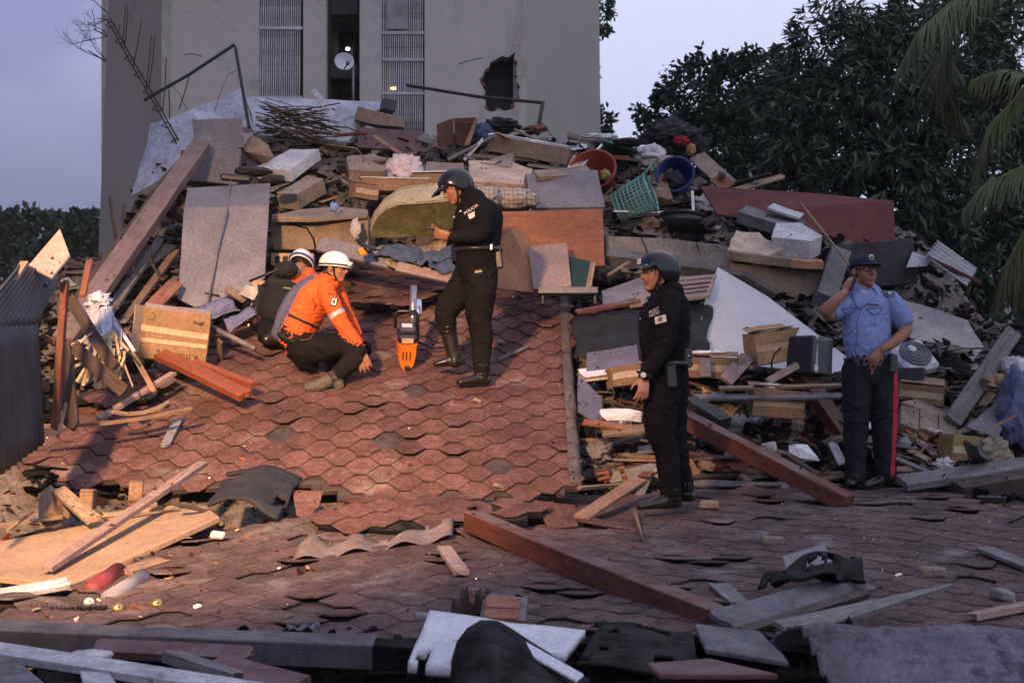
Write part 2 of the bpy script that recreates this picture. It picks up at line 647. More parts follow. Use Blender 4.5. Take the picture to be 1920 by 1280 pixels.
metal_grey = M("metal_grey", (0.165, 0.160, 0.180), 0.55, 0.15, 3, 0.15, 20, metal=0.25, spec=0.4, stain=((0.26, 0.25, 0.25), 11, 0.66))
metal_dark = M("metal_dark", (0.05, 0.05, 0.055), 0.55, 0.3, 6, 0.2, 40, metal=0.6)
rust = M("rusty_steel", (0.075, 0.05, 0.042), 0.8, 0.4, 12, 0.4, 60, metal=0.4)
chrome = M("bright_steel", (0.62, 0.62, 0.64), 0.22, 0.1, 8, 0.05, 20, metal=1.0)
zinc = M("corrugated_zinc", (0.055, 0.058, 0.072), 0.6, 0.2, 3, 0.1, 25, metal=0.45, spec=0.4)
foam = M("white_foam_board", (0.66, 0.66, 0.69), 0.95, 0.08, 8, 0.7, 55, grime=0.15, stain=((0.34, 0.32, 0.32), 16, 0.66))
paper_w = M("white_paper", (0.66, 0.66, 0.68), 0.9, 0.1, 6, 0.2, 20)
plast_w = M("white_plastic", (0.55, 0.55, 0.57), 0.4, 0.08, 4, 0.05, 20, dust=0.3)
black_pl = M("black_plastic", (0.014, 0.014, 0.016), 0.35, 0.2, 6, 0.05, 30, spec=0.5)
red_pl = M("red_plastic", (0.26, 0.035, 0.02), 0.4, 0.12, 4, 0.05, 20, dust=0.1)
green_pl = M("green_plastic", (0.01, 0.12, 0.06), 0.4, 0.12, 4, 0.05, 20, dust=0.1)
blue_pl = M("blue_plastic", (0.015, 0.025, 0.11), 0.4, 0.12, 4, 0.05, 20, dust=0.1)
teal_pl = M("teal_plastic", (0.14, 0.30, 0.26), 0.4, 0.1, 4, 0.05, 20, dust=0.1)
gold = M("gold_bauble", (0.65, 0.40, 0.10), 0.28, 0.1, 4, 0.03, 20, metal=0.9)
cloth_dk = M("cloth_dark", (0.025, 0.024, 0.027), 0.95, 0.4, 6, 0.4, 60, dust=0.15)
cloth_blue = M("cloth_denim", (0.055, 0.08, 0.13), 0.95, 0.3, 6, 0.4, 60, dust=0.15)
cloth_wh = M("cloth_pale", (0.52, 0.48, 0.47), 0.9, 0.15, 6, 0.3, 40)
grey_lav = M("panel_greylav", (0.184, 0.168, 0.184), 0.8, 0.15, 3, 0.15, 30, dust=0.15)
maroon = M("panel_maroon", (0.11, 0.045, 0.045), 0.65, 0.15, 3, 0.1, 30, dust=0.2)
pinkish = M("panel_pink", (0.302, 0.216, 0.194), 0.7, 0.12, 3, 0.1, 30, dust=0.1)
glass_dk = M("dark_glass", (0.012, 0.014, 0.016), 0.12, 0.1, 3, 0.0, 10, spec=0.6)
# ================================================================= LARGE STRUCTURE
# ---- the two roof faces, as heights over the ground plan (metres above the eye)
def z_up(x, y):
    z = -0.44 + 0.424 * (y - 10.2)
    z += 0.035 * math.sin(x * 1.7 + y * 0.9) + 0.008 * math.sin(x * 3.1 - y * 2.3)
    if x < -2.2:
        z -= 0.10 * (x + 2.2) ** 2 * 0.35
    z += 0.16 * math.exp(-((x + 0.55) / 0.55) ** 2 - ((y - 13.6) / 0.55) ** 2)
    return z

def z_low(x, y):
    z = -0.95 + 0.085 * (y - 6.2)
    z += 0.02 * math.sin(x * 1.3 + y * 1.1) + 0.012 * math.sin(x * 3.3 - y * 2.1)
    if x > 1.5:
        z += 0.015 * (x - 1.5) * (y - 8.5)
    if x < -0.2:
        z += 0.05 * math.exp(-((y - 9.3) / 0.5) ** 2)
    return z

def on(zf, px, py, lo=4.5, hi=20):
    """plan position where the sight line meets the roof zf"""
    d = ray(px, py)
    best = None
    y = lo
    prev = None
    while y < hi:
        x = d.x / d.y * y
        g = (d.z / d.y * y) - zf(x, y)
        if prev is not None and prev[1] > 0 >= g:
            y0, g0 = prev
            yy = y0 + (y - y0) * g0 / (g0 - g)
            return Vector((d.x / d.y * yy, yy, CZ + d.z / d.y * yy))
        prev = (y, g)
        y += 0.05
    return None

UP_PX = [(0, 900), (55, 893), (100, 915), (128, 903), (140, 920), (160, 928), (190, 900), (245, 905), (268, 932), (300, 908), (350, 915), (400, 905),
         (480, 915), (570, 905), (640, 925), (700, 935), (760, 922), (850, 935), (930, 930), (1000, 925), (1050, 918), (1083, 905), (1074, 730), (1062, 610), (1056, 562),
         (1010, 546), (930, 535), (845, 500), (740, 478), (660, 488), (600, 560), (520, 585), (420, 600), (300, 680), (150, 735), (90, 790), (20, 850)]
LO_PX = [(0, 1188), (300, 1194), (560, 1198), (770, 1200), (1000, 1185), (1340, 1190), (1500, 1205), (1700, 1230), (1990, 1230), (1990, 958), (1840, 945), (1740, 918), (1600, 908),
         (1450, 905), (1330, 912), (1180, 925), (1080, 925), (960, 940), (860, 950), (700, 958), (600, 965), (500, 985), (420, 985), (330, 1010), (240, 1060), (120, 1110), (0, 1120)]
up_poly = [(p.x, p.y) for p in (on(z_up, *q) for q in UP_PX) if p]
lo_poly = [(p.x, p.y) for p in (on(z_low, *q) for q in LO_PX) if p]

shingle_up = M("shingle_red", (0.168, 0.083, 0.071), 0.95, 0.28, 14, 0.7, 120, rand=0.18, grime=0.38, world=True, attr="tint", spec=0.15, stain=((0.24, 0.165, 0.135), 1.6, 0.55))
shingle_lo = M("shingle_weathered", (0.140, 0.092, 0.088), 0.95, 0.3, 9, 0.6, 160, rand=0.18, grime=0.38, world=True, attr="tint", spec=0.15, stain=((0.20, 0.17, 0.16), 2.2, 0.54))

PIT, ROW, FLAT = 0.3333, 0.286, 0.085
HW = (PIT - FLAT) / 2
def tile_mesh(name, mat, var):
    rnd = random.Random(var)
    j = lambda a: rnd.uniform(-a, a)
    t = 0.006
    pts = [(-HW, 0), (-FLAT / 2 + j(.006), -ROW / 2 + j(.004)), (FLAT / 2 + j(.006), -ROW / 2 + j(.004)), (HW, 0), (FLAT / 2, ROW / 2), (-FLAT / 2, ROW / 2)]
    vs, fs = [], []
    pts = [(x * 0.982, y * 0.978) for x, y in pts]
    for x, y in pts:
        z = 0.0055 * (0.5 - y / ROW) + 0.001
        if y < -0.1:
            z += rnd.uniform(0, 0.002)
        vs.append((x, y, z))
    for x, y in pts:
        vs.append((x, y, 0.0055 * (0.5 - y / ROW) - t))
    vs.append((0, 0, 0.0038))
    for k in range(6):
        fs.append((12, k, (k + 1) % 6))
        fs.append((k, k + 6, (k + 1) % 6 + 6, (k + 1) % 6))
    me = bpy.data.meshes.new(name)
    me.from_pydata(vs, [], fs)
    me.update()
    me.materials.append(mat)
    return me

def roof(name, zf, poly, yaw, mat, deckmat, label, cat, skip=0.02, curl=0.03, seed=1):
    rnd = random.Random(seed)
    xs = [p[0] for p in poly]; ys = [p[1] for p in poly]
    x0, x1, y0, y1 = min(xs), max(xs), min(ys), max(ys)
    root = empty(name, ((x0 + x1) / 2, (y0 + y1) / 2, CZ + zf((x0 + x1) / 2, (y0 + y1) / 2) - 0.1), label, cat)
    # boarded deck under the shingles
    st = 0.1
    nx, ny = int((x1 - x0) / st) + 1, int((y1 - y0) / st) + 1
    fn = lambda u, v: (x0 + u * nx * st, y0 + v * ny * st, CZ + zf(x0 + u * nx * st, y0 + v * ny * st) - 0.012)
    def keep(u, v):
        x, y = x0 + u * nx * st, y0 + v * ny * st
        return inside(poly, x, y)
    v, f = grid_sheet(fn, nx, ny, 0.03, keep)
    deck = mesh("deck", v, f, deckmat, root)
    # shingles
    metas = [tile_mesh("shingle", mat, k) for k in range(6)]
    c, s = math.cos(yaw), math.sin(yaw)
    cx, cy = (x0 + x1) / 2, (y0 + y1) / 2
    span = math.hypot(x1 - x0, y1 - y0)
    n = int(span / (PIT / 2)) // 2 + 2
    tiles = []
    for i in range(-n, n + 1):
        for j in range(-int(span / ROW), int(span / ROW) + 1):
            u = i * PIT / 2
            w = (j + (0.5 if i % 2 else 0)) * ROW * 0.97
            x, y = cx + u * c - w * s, cy + u * s + w * c
            if not inside(poly, x, y) or rnd.random() < skip:
                continue
            tiles.append((x, y))
    tiles.sort(key=lambda p: p[1])
    V, Fc, T = [], [], []
    count = 0
    for (x, y) in tiles:
        e = 0.06
        gx = (zf(x + e, y) - zf(x - e, y)) / (2 * e)
        gy = (zf(x, y + e) - zf(x, y - e)) / (2 * e)
        nrm = Vector((-gx, -gy, 1)).normalized()
        ax = Vector((c, s, gx * c + gy * s)).normalized()
        ay = nrm.cross(ax)
        rot = Matrix((ax, ay, nrm)).transposed()
        lift = 0.0
        tilt = rnd.gauss(0, 0.004)
        roll = rnd.gauss(0, 0.003)
        if rnd.random() < curl:
            tilt -= rnd.uniform(0.04, 0.13); lift = 0.008
        rot = rot @ Matrix.Rotation(tilt, 3, 'X') @ Matrix.Rotation(roll, 3, 'Y') @ Matrix.Rotation(rnd.gauss(0, 0.012), 3, 'Z')
        p = Vector((x, y, CZ + zf(x, y) + lift))
        d = ray_px(p)
        seen = -60 < d[0] < 1980 and d[1] < 1330
        me = metas[rnd.randrange(6)]
        if count < 300 and seen:
            o = bpy.data.objects.new("shingle", me)
            col.objects.link(o)
            o.parent = root
            o.matrix_local = WO[root.name].inverted() @ (Matrix.Translation(p) @ rot.to_4x4())
            count += 1
        else:
            b = len(V)
            for q in me.vertices:
                V.append(p + rot @ q.co)
            tv = rnd.random()
            for q in me.polygons:
                Fc.append(tuple(b + k for k in q.vertices))
            T += [tv] * len(me.vertices)
    if V:
        o = mesh("shingles_beyond", V, Fc, mat, root)
        o["kind"] = "stuff"
        at_ = o.data.attributes.new("tint", 'FLOAT', 'POINT')
        at_.data.foreach_set("value", T)
    return root, deck

def ray_px(p):
    """picture position of a world point"""
    x, y, z = p[0], p[1], p[2] - CZ
    fy = y * CP + z * SP
    fz = -y * SP + z * CP
    return (960 + F * x / fy, 640 - F * fz / fy)

upper_roof, deck_u = roof("collapsed_roof", z_up, up_poly, R(1.5), shingle_up, wood_dark,
    "steep collapsed roof face of dusty red hexagonal shingles where the rescuer crouches", "roof", seed=3, skip=0.025, curl=0.05)
lower_roof, deck_l = roof("collapsed_roof", z_low, lo_poly, R(3), shingle_lo, wood_dark,
    "flat fallen roof face of worn hexagonal shingles under the long timber beam", "roof", seed=5, curl=0.07, skip=0.03)

# torn flaps where the sheathing has buckled
def flap(zf, pxs, label, seed):
    poly = [(p.x, p.y) for p in (on(zf, *q) for q in pxs) if p]
    return roof("roof_flap", zf, poly, R(2), shingle_up, tar_m, label, "roof flap", seed=seed, skip=0.0)
flap(lambda x, y: z_up(x, y) + 0.05 + 0.20 * max(0, 14.0 - y), [(652, 500), (735, 480), (838, 502), (836, 545), (790, 560), (748, 575), (712, 566), (672, 575)], "buckled shingle flap lifted behind the cut-off saw", 11)
flap(lambda x, y: z_up(x, y) + 0.10, [(138, 748), (205, 752), (292, 742), (318, 702), (190, 708)], "torn shingle corner lifted beside the straw tangle", 12)
flap(lambda x, y: z_low(x, y) + 0.09 + 0.10 * (y - 9.3), [(596, 985), (660, 992), (760, 985), (800, 1002), (840, 980), (1000, 968), (1010, 935), (900, 930), (760, 924), (650, 935)], "torn shingle tongue between the steep and the flat roof", 13)

# verge strip along the right edge of the steep face
def verge_fn(u, v):
    a = on(z_up, 1068 + 16 * u, 908 - 346 * v + (8 if u > 0.5 else 0))
    d = 1 - v
    base = Vector((at(1060, 562, 14.1))) * v + Vector((at(1083, 905, 10.2))) * d
    x = base.x - 0.06 + 0.10 * u
    return (x, base.y, CZ + z_up(base.x - 0.05, base.y) + 0.022 - 0.05 * max(0, u - 0.7) ** 1 * 3 + 0.006 * math.sin(v * 40 + u * 5))
sheet("verge_strip", verge_fn, 6, 40, 0.02, M("mortar_grey", (0.095, 0.078, 0.073), 0.95, 0.35, 8, 0.7, 40, dust=0.3), parent=upper_roof)

# ---- the rubble mound under everything
ctrl = []
def cp(px, py, D):
    ctrl.append(tuple(at(px, py, D) - Vector((0, 0, CZ))))
for px in (1090, 1200, 1320, 1450, 1580):
    for py, D in ((915, 10.9), (860, 11.2), (800, 11.6), (700, 12.4), (620, 13.1), (560, 13.8), (500, 14.4), (430, 15.1)):
        cp(px, py + 10, D)
for px, tops in ((1090, ((400, 15.2), (340, 16.0), (290, 16.8), (262, 17.6))), (1200, ((400, 15.3), (340, 16.2), (300, 17.0), (280, 17.6))),
                 (1320, ((400, 15.4), (370, 16.2), (340, 17.0))), (1450, ((400, 15.5), (385, 16.3), (370, 17.0))), (1580, ((420, 15.6), (410, 16.4)))):
    for py, D in tops:
        cp(px, py + 8, D)
for px in (500, 600, 700, 800, 900, 1000):
    for py, D in ((560, 14.1), (480, 14.6), (410, 15.0), (360, 15.5), (310, 16.2), (262, 17.2)):
        cp(px, py + 8, D)
for px in (330, 410):
    for py, D in ((690, 11.9), (600, 13.2), (540, 13.9), (480, 14.5), (420, 15.0), (360, 15.6), (300, 16.6)):
        cp(px, py + 12, D)
for px in (150, 240):
    for py, D in ((760, 11.3), (680, 12.2), (600, 13.2), (540, 14.0), (500, 15.0), (480, 16.0)):
        cp(px, py + 12, D)
for px, py, D in ((60, 870, 11.0), (0, 880, 10.8), (-100, 880, 11), (0, 800, 12.5), (0, 740, 14)):
    cp(px, py, D)
for px in (1690, 1780, 1900, 2000):
    for py, D in ((925, 10.6), (870, 11.0), (800, 11.6), (740, 12.2), (690, 12.9), (640, 13.6), (600, 14.4)):
        cp(px, py + 12, D)
for x in (-8, -5, -2.5, 0, 2.5, 5, 8):
    for y, z in ((3.6, -1.35), (5, -1.2), (6.5, -1.22), (8, -1.1), (9.3, -1.0), (23.5, -1.4), (21.0, -0.3)):
        ctrl.append((x, y, z))
for x in (-3, -1, 1, 3):
    ctrl.append((x, 18.6, 2.8 if abs(x) < 2 else 1.6)); ctrl.append((x, 19.8, 1.2))
for y in (8, 11, 14, 17, 20):
    ctrl.append((-8.5, y, -1.6)); ctrl.append((9.5, y, -1.4))
ctrl.append((-5.2, 14, -0.6)); ctrl.append((-5.6, 17, -0.8)); ctrl.append((6.6, 14, -0.2)); ctrl.append((6.4, 16.5, 0.2))
CA = np.array(ctrl)
GX = np.arange(-9.0, 10.01, 0.1)
GY = np.arange(3.2, 24.01, 0.1)
XX, YY = np.meshgrid(GX, GY)
num = np.zeros_like(XX); den = np.zeros_like(XX)
for x, y, z in CA:
    w = 1.0 / (((XX - x) ** 2 + (YY - y) ** 2) + 0.03) ** 2.2
    num += w * z; den += w
ZZ = num / den
def inside_np(poly, X, Y):
    c = np.zeros(X.shape, bool)
    n = len(poly)
    for i in range(n):
        xi, yi = poly[i]; xj, yj = poly[i - 1]
        if yi == yj:
            continue
        c ^= ((yi > Y) != (yj > Y)) & (X < (xj - xi) * (Y - yi) / (yj - yi) + xi)
    return c
def near_np(poly, r):
    m = inside_np(poly, XX, YY)
    for a, b in ((r, 0), (-r, 0), (0, r), (0, -r)):
        m |= inside_np(poly, XX + a, YY + b)
    return m
up_in = near_np(up_poly, 0.25); lo_in = near_np(lo_poly, 0.2)
for j in range(XX.shape[0]):
    for i in range(XX.shape[1]):
        x, y = XX[j, i], YY[j, i]
        p = Vector((x, y, 0))
        amp = 0.10 if y > 10.5 else 0.05
        ZZ[j, i] += amp * noise.fractal(p * 2.6, 1.0, 2.0, 4) + 0.05 * noise.cell(p * 6.0) * (1 if y > 10 else 0.4)
        if up_in[j, i]:
            ZZ[j, i] = min(ZZ[j, i], z_up(x, y) - 0.17)
        if lo_in[j, i]:
            ZZ[j, i] = min(ZZ[j, i], z_low(x, y) - 0.14)
def zmound(x, y):
    i = min(max((x - GX[0]) / 0.1, 0), len(GX) - 2.001); j = min(max((y - GY[0]) / 0.1, 0), len(GY) - 2.001)
    a, b = int(i), int(j); u, v = i - a, j - b
    return (ZZ[b, a] * (1 - u) + ZZ[b, a + 1] * u) * (1 - v) + (ZZ[b + 1, a] * (1 - u) + ZZ[b + 1, a + 1] * u) * v
W_ = len(GX)
mv = [(XX[j, i], YY[j, i], CZ + ZZ[j, i]) for j in range(len(GY)) for i in range(W_)]
mf = [(j * W_ + i, j * W_ + i + 1, (j + 1) * W_ + i + 1, (j + 1) * W_ + i) for j in range(len(GY) - 1) for i in range(W_ - 1)]
mound_m = M("rubble_dirt", (0.115, 0.096, 0.083), 0.95, 0.6, 7, 1.0, 26, stain=((0.20, 0.165, 0.135), 9, 0.58))
mound = mesh("rubble_mound", mv, mf, mound_m)
mound["kind"] = "structure"
mound["label"] = "mound of dust and fine rubble under the wreckage"

# sight-line meeting with the ground that things lie on
_dv, _df = [], []
for o in (mound, deck_u, deck_l):
    b = len(_dv)
    mw = WO[o.name]
    _dv += [mw @ v.co for v in o.data.vertices]
    _df += [tuple(b + k for k in p.vertices) for p in o.data.polygons]
BVH = BVHTree.FromPolygons(_dv, _df)
def hit(px, py, lift=0.0):
    r = BVH.ray_cast(Vector((0, 0, CZ)), ray(px, py))
    p = r[0] if r[0] is not None else at(px, py, 16)
    return p + Vector((0, 0, lift))
def drop(x, y, lift=0.0):
    r = BVH.ray_cast(Vector((x, y, 30)), Vector((0, 0, -1)))
    return (r[0] if r[0] is not None else Vector((x, y, 0))) + Vector((0, 0, lift))

# ---- street ground
g = 4500
gv = [(-g, -g / 5, 0), (g, -g / 5, 0), (g, g, 0), (-g, g, 0)]
ground = mesh("ground", gv, [(0, 1, 2, 3)], M("ground_dirt", (0.07, 0.065, 0.05), 0.95, 0.4, 0.6, 0.5, 5, c2=(0.06, 0.075, 0.04)))
ground["kind"] = "structure"

# ---- misty hillside to the left
def hill(u, v):
    x = -2600 + 3400 * u
    y = 420 + 2100 * v
    h = (v ** 0.85) * 375 * (0.9 + 0.1 * math.cos((u - 0.30) * 5)) + 40 * noise.noise(Vector((u * 9, v * 9, 0.3))) * (0.15 + v) + 18 * noise.noise(Vector((u * 40, v * 40, 1)))
    return (x, y, min(max(h, -1), 420) - 1.0)
hv, hf = grid_sheet(hill, 70, 60)
hills = mesh("hills", hv, hf, M("hill_forest", (0.022, 0.030, 0.016), 0.95, 0.5, 0.09, 1.0, 0.4), smooth=True)
hills["kind"] = "structure"

# ---- the damaged apartment tower
wall_m = M("tower_stucco", (0.46, 0.405, 0.355), 0.92, 0.05, 0.7, 0.3, 22, grain=(1.6, 1.6, .22), grime=0.07, stain=((0.37, 0.325, 0.285), 0.9, 0.53))
wall_left_shade = M("tower_stucco_left_shade", (0.29, 0.24, 0.195), 0.92, 0.08, 0.55, 0.25, 22, stain=((0.17, 0.145, 0.13), 0.6, 0.60))  # left wing: its shade put into a darker, browner stucco
dark_room = M("dark_room", (0.035, 0.036, 0.035), 0.9, 0.3, 1.5, 0.0)  # unlit rooms, shafts and holes: their shade put into the colour
louver_m = M("louver_bar", (0.46, 0.43, 0.43), 0.7, 0.25, 2.0, 0.1, 30, stain=((0.20, 0.16, 0.15), 2.2, 0.58))
BD = 24.0
tower = empty("apartment_tower", at(640, 790, BD + 3) - Vector((0, 0, CZ)), "grey stuccoed apartment tower with louvred shafts and a hole in its wall", "building")
TOPY, BOTY = -620, 560
def wx(px):
    return at(px, 640, BD).x
def strip(name, a, b, D=BD, top=TOPY, bot=BOTY, t=0.25, mat=wall_m):
    pts = [at(a, bot, D), at(b, bot, D), at(b, top, D), at(a, top, D)]
    return panel(name, pts, t, mat, parent=tower, bev=0.01)
strip("wall", 310, 486)
strip("wall", 568, 611)
strip("wall", 674, 714)
# wall with the broken hole
hole = [(898, 150), (906, 141), (909, 131), (917, 126), (919, 117), (930, 112), (941, 105), (952, 108), (966, 98), (964, 112), (971, 117), (967, 129), (971, 141), (968, 152), (975, 163), (972, 176), (975, 184), (966, 190), (964, 203), (949, 208), (934, 207), (921, 210), (908, 205), (911, 191), (905, 184), (910, 172), (903, 160)]
bm = bmesh.new()
P0 = at(840, 300, BD)
def lw(px, py, d=0):
    p = at(px, py, BD) - P0
    return Vector((p.x, p.y + d, p.z))
outer = [bm.verts.new(lw(*q)) for q in ((796, BOTY), (985, BOTY), (985, TOPY), (796, TOPY))]
inner = [bm.verts.new(lw(*q)) for q in hole]
es = [bm.edges.new((outer[i], outer[(i + 1) % 4])) for i in range(4)] + [bm.edges.new((inner[i], inner[(i + 1) % len(inner)])) for i in range(len(inner))]
bmesh.ops.triangle_fill(bm, use_beauty=True, use_dissolve=False, edges=es)
r = bmesh.ops.extrude_face_region(bm, geom=bm.faces[:])
for v in [g_ for g_ in r['geom'] if isinstance(g_, bmesh.types.BMVert)]:
    v.co.y += 0.22
bmesh.ops.recalc_face_normals(bm, faces=bm.faces)
local("wall", bm, wall_m, P0, None, tower)
# broken brick lip round the hole
for k in range(len(hole)):
    q = hole[k]
    rnd = random.Random(k)
    if k % 2 == 0:
        p = at(q[0], q[1], BD + 0.12)
        box("broken_brick", p, (0.10, 0.16, 0.07), (rnd.uniform(-20, 20), rnd.uniform(-20, 20), rnd.uniform(-20, 20)), brick_m if k % 4 else conc_tan, parent=tower)
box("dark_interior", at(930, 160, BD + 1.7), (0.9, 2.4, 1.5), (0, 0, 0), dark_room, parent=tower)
box("door_frame", at(940, 112, BD + 0.36), (0.55, 0.06, 0.05), (0, 0, 0), metal_grey, parent=tower)
box("door_frame", at(968, 160, BD + 0.36), (0.05, 0.06, 0.9), (0, 0, 0), metal_grey, parent=tower)
# wings that fold back on both sides, the left with a leaning corner
panel("left_wing", [at(182, BOTY - 30, 26.2), at(311, BOTY, BD + 0.03), at(311, TOPY, BD + 0.03), at(228, TOPY, 26.2)], 0.25, wall_left_shade, parent=tower, bev=0.01)
panel("corner_pilaster", [at(302, BOTY, BD - 0.06), at(317, BOTY, BD - 0.06), at(318, TOPY, BD - 0.06), at(303, TOPY, BD - 0.06)], 0.09, M("pilaster", (0.34, 0.31, 0.27), 0.9, 0.1, 1, 0.2, 20), parent=tower)
panel("right_wing", [at(984, BOTY, BD + 0.03), at(1130, BOTY, 26.0), at(1117, TOPY, 26.0), at(984, TOPY, BD + 0.03)], 0.25, M("tower_stucco_right_shade", (0.29, 0.265, 0.24), 0.92, 0.07, 0.55, 0.25, 22), parent=tower, bev=0.01)  # right wing darkened in its colour for a clear shading step
panel("back_wall", [at(190, BOTY, 29.8), at(1120, BOTY, 29.8), at(1120, TOPY, 29.8), at(190, TOPY, 29.8)], 0.2, wall_m, parent=tower)
# louvred shafts: every bar
def louver(x0, x1, bot, bars, rails):
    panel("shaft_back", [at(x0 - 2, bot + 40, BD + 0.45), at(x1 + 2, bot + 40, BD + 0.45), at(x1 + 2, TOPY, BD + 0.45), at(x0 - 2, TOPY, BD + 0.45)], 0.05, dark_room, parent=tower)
    n = bars
    for k in range(n):
        px = x0 + (k + 0.5) * (x1 - x0) / n
        a, b = at(px, bot + 40, BD + 0.08), at(px, TOPY, BD + 0.08)
        bm = bm_box(0.019, 0.10, (b - a).length, bev=0)
        local("louver_bar", bm, louver_m, (a + b) / 2, None, tower)
    for py in rails:
        a, b = at(x0, py, BD + 0.02), at(x1, py, BD + 0.02)
        bm = bm_box((b - a).length, 0.02, 0.05, bev=0)
        local("louver_rail", bm, louver_m, (a + b) / 2, None, tower)
louver(487, 567, 185, 20, (-180, 53, 183))
louver(715, 795, 232, 20, (-180, 62, 112, 175))
for (a, b, c, d) in ((725, 765, 2, 55), (738, 775, 115, 180)):
    panel("louver_patch", [at(a, d, BD - 0.0), at(b, d, BD), at(b, c, BD), at(a, c, BD)], 0.015, M("patch_grey", (0.26, 0.25, 0.26), 0.8, 0.3, 3, 0.2, 30) if a == 725 else louver_m, parent=tower) if a == 725 else None
# stair recess with landings, windows and a lit lamp
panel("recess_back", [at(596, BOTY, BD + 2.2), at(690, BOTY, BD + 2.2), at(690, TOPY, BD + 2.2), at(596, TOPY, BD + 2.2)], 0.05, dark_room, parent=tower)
for px, nm in ((611.5, "recess_side"), (673.5, "recess_side")):
    p = at(px, 300, BD)
    bm = bm_box(0.06, 2.1, 14, bev=0)
    local(nm, bm, M("recess_wall", (0.10, 0.098, 0.095), 0.9, 0.2, 1, 0.1), p + Vector((-0.06 if px < 640 else 0.06, 1.2, 2)), None, tower)
for py in (-320, -150, 22, 140, 260):
    a, b = at(611, py, BD + 1.0), at(674, py, BD + 1.0)
    bm = bm_box((b - a).length, 0.5, 0.26, bev=0.01)
    local("landing", bm, M("landing_conc", (0.085, 0.085, 0.09), 0.9, 0.2, 1.5, 0.2), (a + b) / 2, None, tower)
for py in (90, 200):
    a = at(644, py, BD + 1.9)
    w = box("window", a, (0.42, 0.05, 0.62), (0, 0, 0), metal_dark, parent=tower)
    box("pane", a + Vector((0, -0.035, 0)), (0.36, 0.015, 0.56), (0, 0, 0), glass_dk, parent=w)
lamp_bulb = lathe([(0, 0.03), (0.03, 0.02), (0.04, 0), (0.03, -0.02), (0, -0.03)], 12)
local("landing_lamp", lamp_bulb, M_emit("lamp_white", (1, 1, 0.9), 9), at(652, 92, BD + 1.55), None, tower, True)
b2 = lathe([(0, 0.03), (0.04, 0.02), (0.05, 0), (0.04, -0.02), (0, -0.03)], 12)
local("shaft_lamp", b2, M_emit("lamp_amber", (1, 0.62, 0.25), 14), at(738, 166, BD + 0.25), None, tower, True)
# fine wall cracks, drawn as thin dark tubes
for pts in ([(860, 120), (880, 114), (905, 108)], [(345, 103), (360, 101), (380, 106)]):
    tube("crack", [at(a, b, BD - 0.002 + (0.12 if a > 985 else 0)) for a, b in pts], 0.008, conc_dark, parent=tower, seg=5)

for py_, x0_, x1_ in ((-6, 320, 484), (-6, 798, 983), (262, 798, 983)):
    a, b = at(x0_, py_, BD - 0.004), at(x1_, py_, BD - 0.004)
    local("storey_joint", bm_box((b - a).length, 0.012, 0.02, bev=0), conc_tan, (a + b) / 2, None, tower)
for q in ((996, 70), (1002, 128)):
    box("render_patch", at(q[0] - 24, q[1], BD - 0.002), (0.16, 0.008, 0.30), (0, 4, 0), M("tower_patch", (0.40, 0.34, 0.30), 0.9, 0.1), parent=tower, bev=0.003)

# satellite dish on its pole
dish = empty("satellite_dish", at(662, 215, 22.5), "round pale satellite dish on a thin pole before the stair recess", "satellite dish")
bm = lathe([(0, 0.0), (0.07, 0.008), (0.13, 0.03), (0.155, 0.05), (0.157, 0.045), (0.13, 0.022), (0.07, -0.002), (0, -0.01)], 28)
local("reflector", bm, plast_w, at(645, 118, 22.5), frame((1, 0.2, 0), (-0.15, -1, 0.25)), dish, True)
tube("pole", [at(662, 235, 22.55), at(662, 122, 22.55), at(655, 118, 22.56)], 0.022, metal_grey, parent=dish)
tube("feed_arm", [at(645, 130, 22.45), at(652, 120, 22.2)], 0.012, metal_grey, parent=dish)
box("feed_horn", at(652, 119, 22.18), (0.05, 0.07, 0.05), (0, 0, 20), black_pl, parent=dish)
# ================================================================= VEGETATION
leaf_dk = M("leaf_mango", (0.022, 0.034, 0.014), 0.55, 0.5, 3, 0.0, rand=0.0, spec=0.4, attr="tint", c2=(0.032, 0.05, 0.02))
leaf_rd = M("leaf_round", (0.020, 0.042, 0.016), 0.65, 0.4, 3, 0.0, rand=0.0, spec=0.3, attr="tint")
leaf_pm = M("leaf_palm", (0.060, 0.075, 0.012), 0.55, 0.35, 3, 0.0, rand=0.0, spec=0.4)
bark = M("bark", (0.07, 0.055, 0.045), 0.95, 0.4, 8, 0.8, 30)
for m in (leaf_dk, leaf_rd, leaf_pm):
    m.node_tree.nodes["Principled BSDF"].inputs['Transmission Weight'].default_value = 0.0

def leaf_mesh(name, P, A, B, mat, parent, fold=0.25, tip=True):
    """many leaves: P base points, A along (length), B half width vectors"""
    n = len(P)
    nr = np.cross(A, B)
    nr /= np.linalg.norm(nr, axis=1, keepdims=True) + 1e-9
    wl = np.linalg.norm(B, axis=1, keepdims=True)
    V = np.empty((n, 5, 3))
    V[:, 0] = P
    V[:, 1] = P + A * 0.45 + B + nr * wl * fold
    V[:, 2] = P + A * 0.5
    V[:, 3] = P + A * 0.45 - B + nr * wl * fold
    V[:, 4] = P + A - nr * wl * fold
    I = (np.arange(n) * 5)[:, None]
    fc = np.concatenate([I + np.array([[0, 1, 2]]), I + np.array([[0, 2, 3]]), I + np.array([[1, 4, 2]]), I + np.array([[2, 4, 3]])], 0)
    pts = V.reshape(-1, 3)
    org = WO[parent.name].translation
    me = bpy.data.meshes.new(name)
    me.vertices.add(len(pts)); me.vertices.foreach_set("co", (pts - np.array(org)).ravel())
    me.loops.add(fc.size); me.loops.foreach_set("vertex_index", fc.ravel().astype(np.int32))
    me.polygons.add(len(fc)); me.polygons.foreach_set("loop_start", np.arange(0, fc.size, 3, dtype=np.int32))
    me.update(calc_edges=True)
    o = _link(name, me, mat, parent, org)
    return o

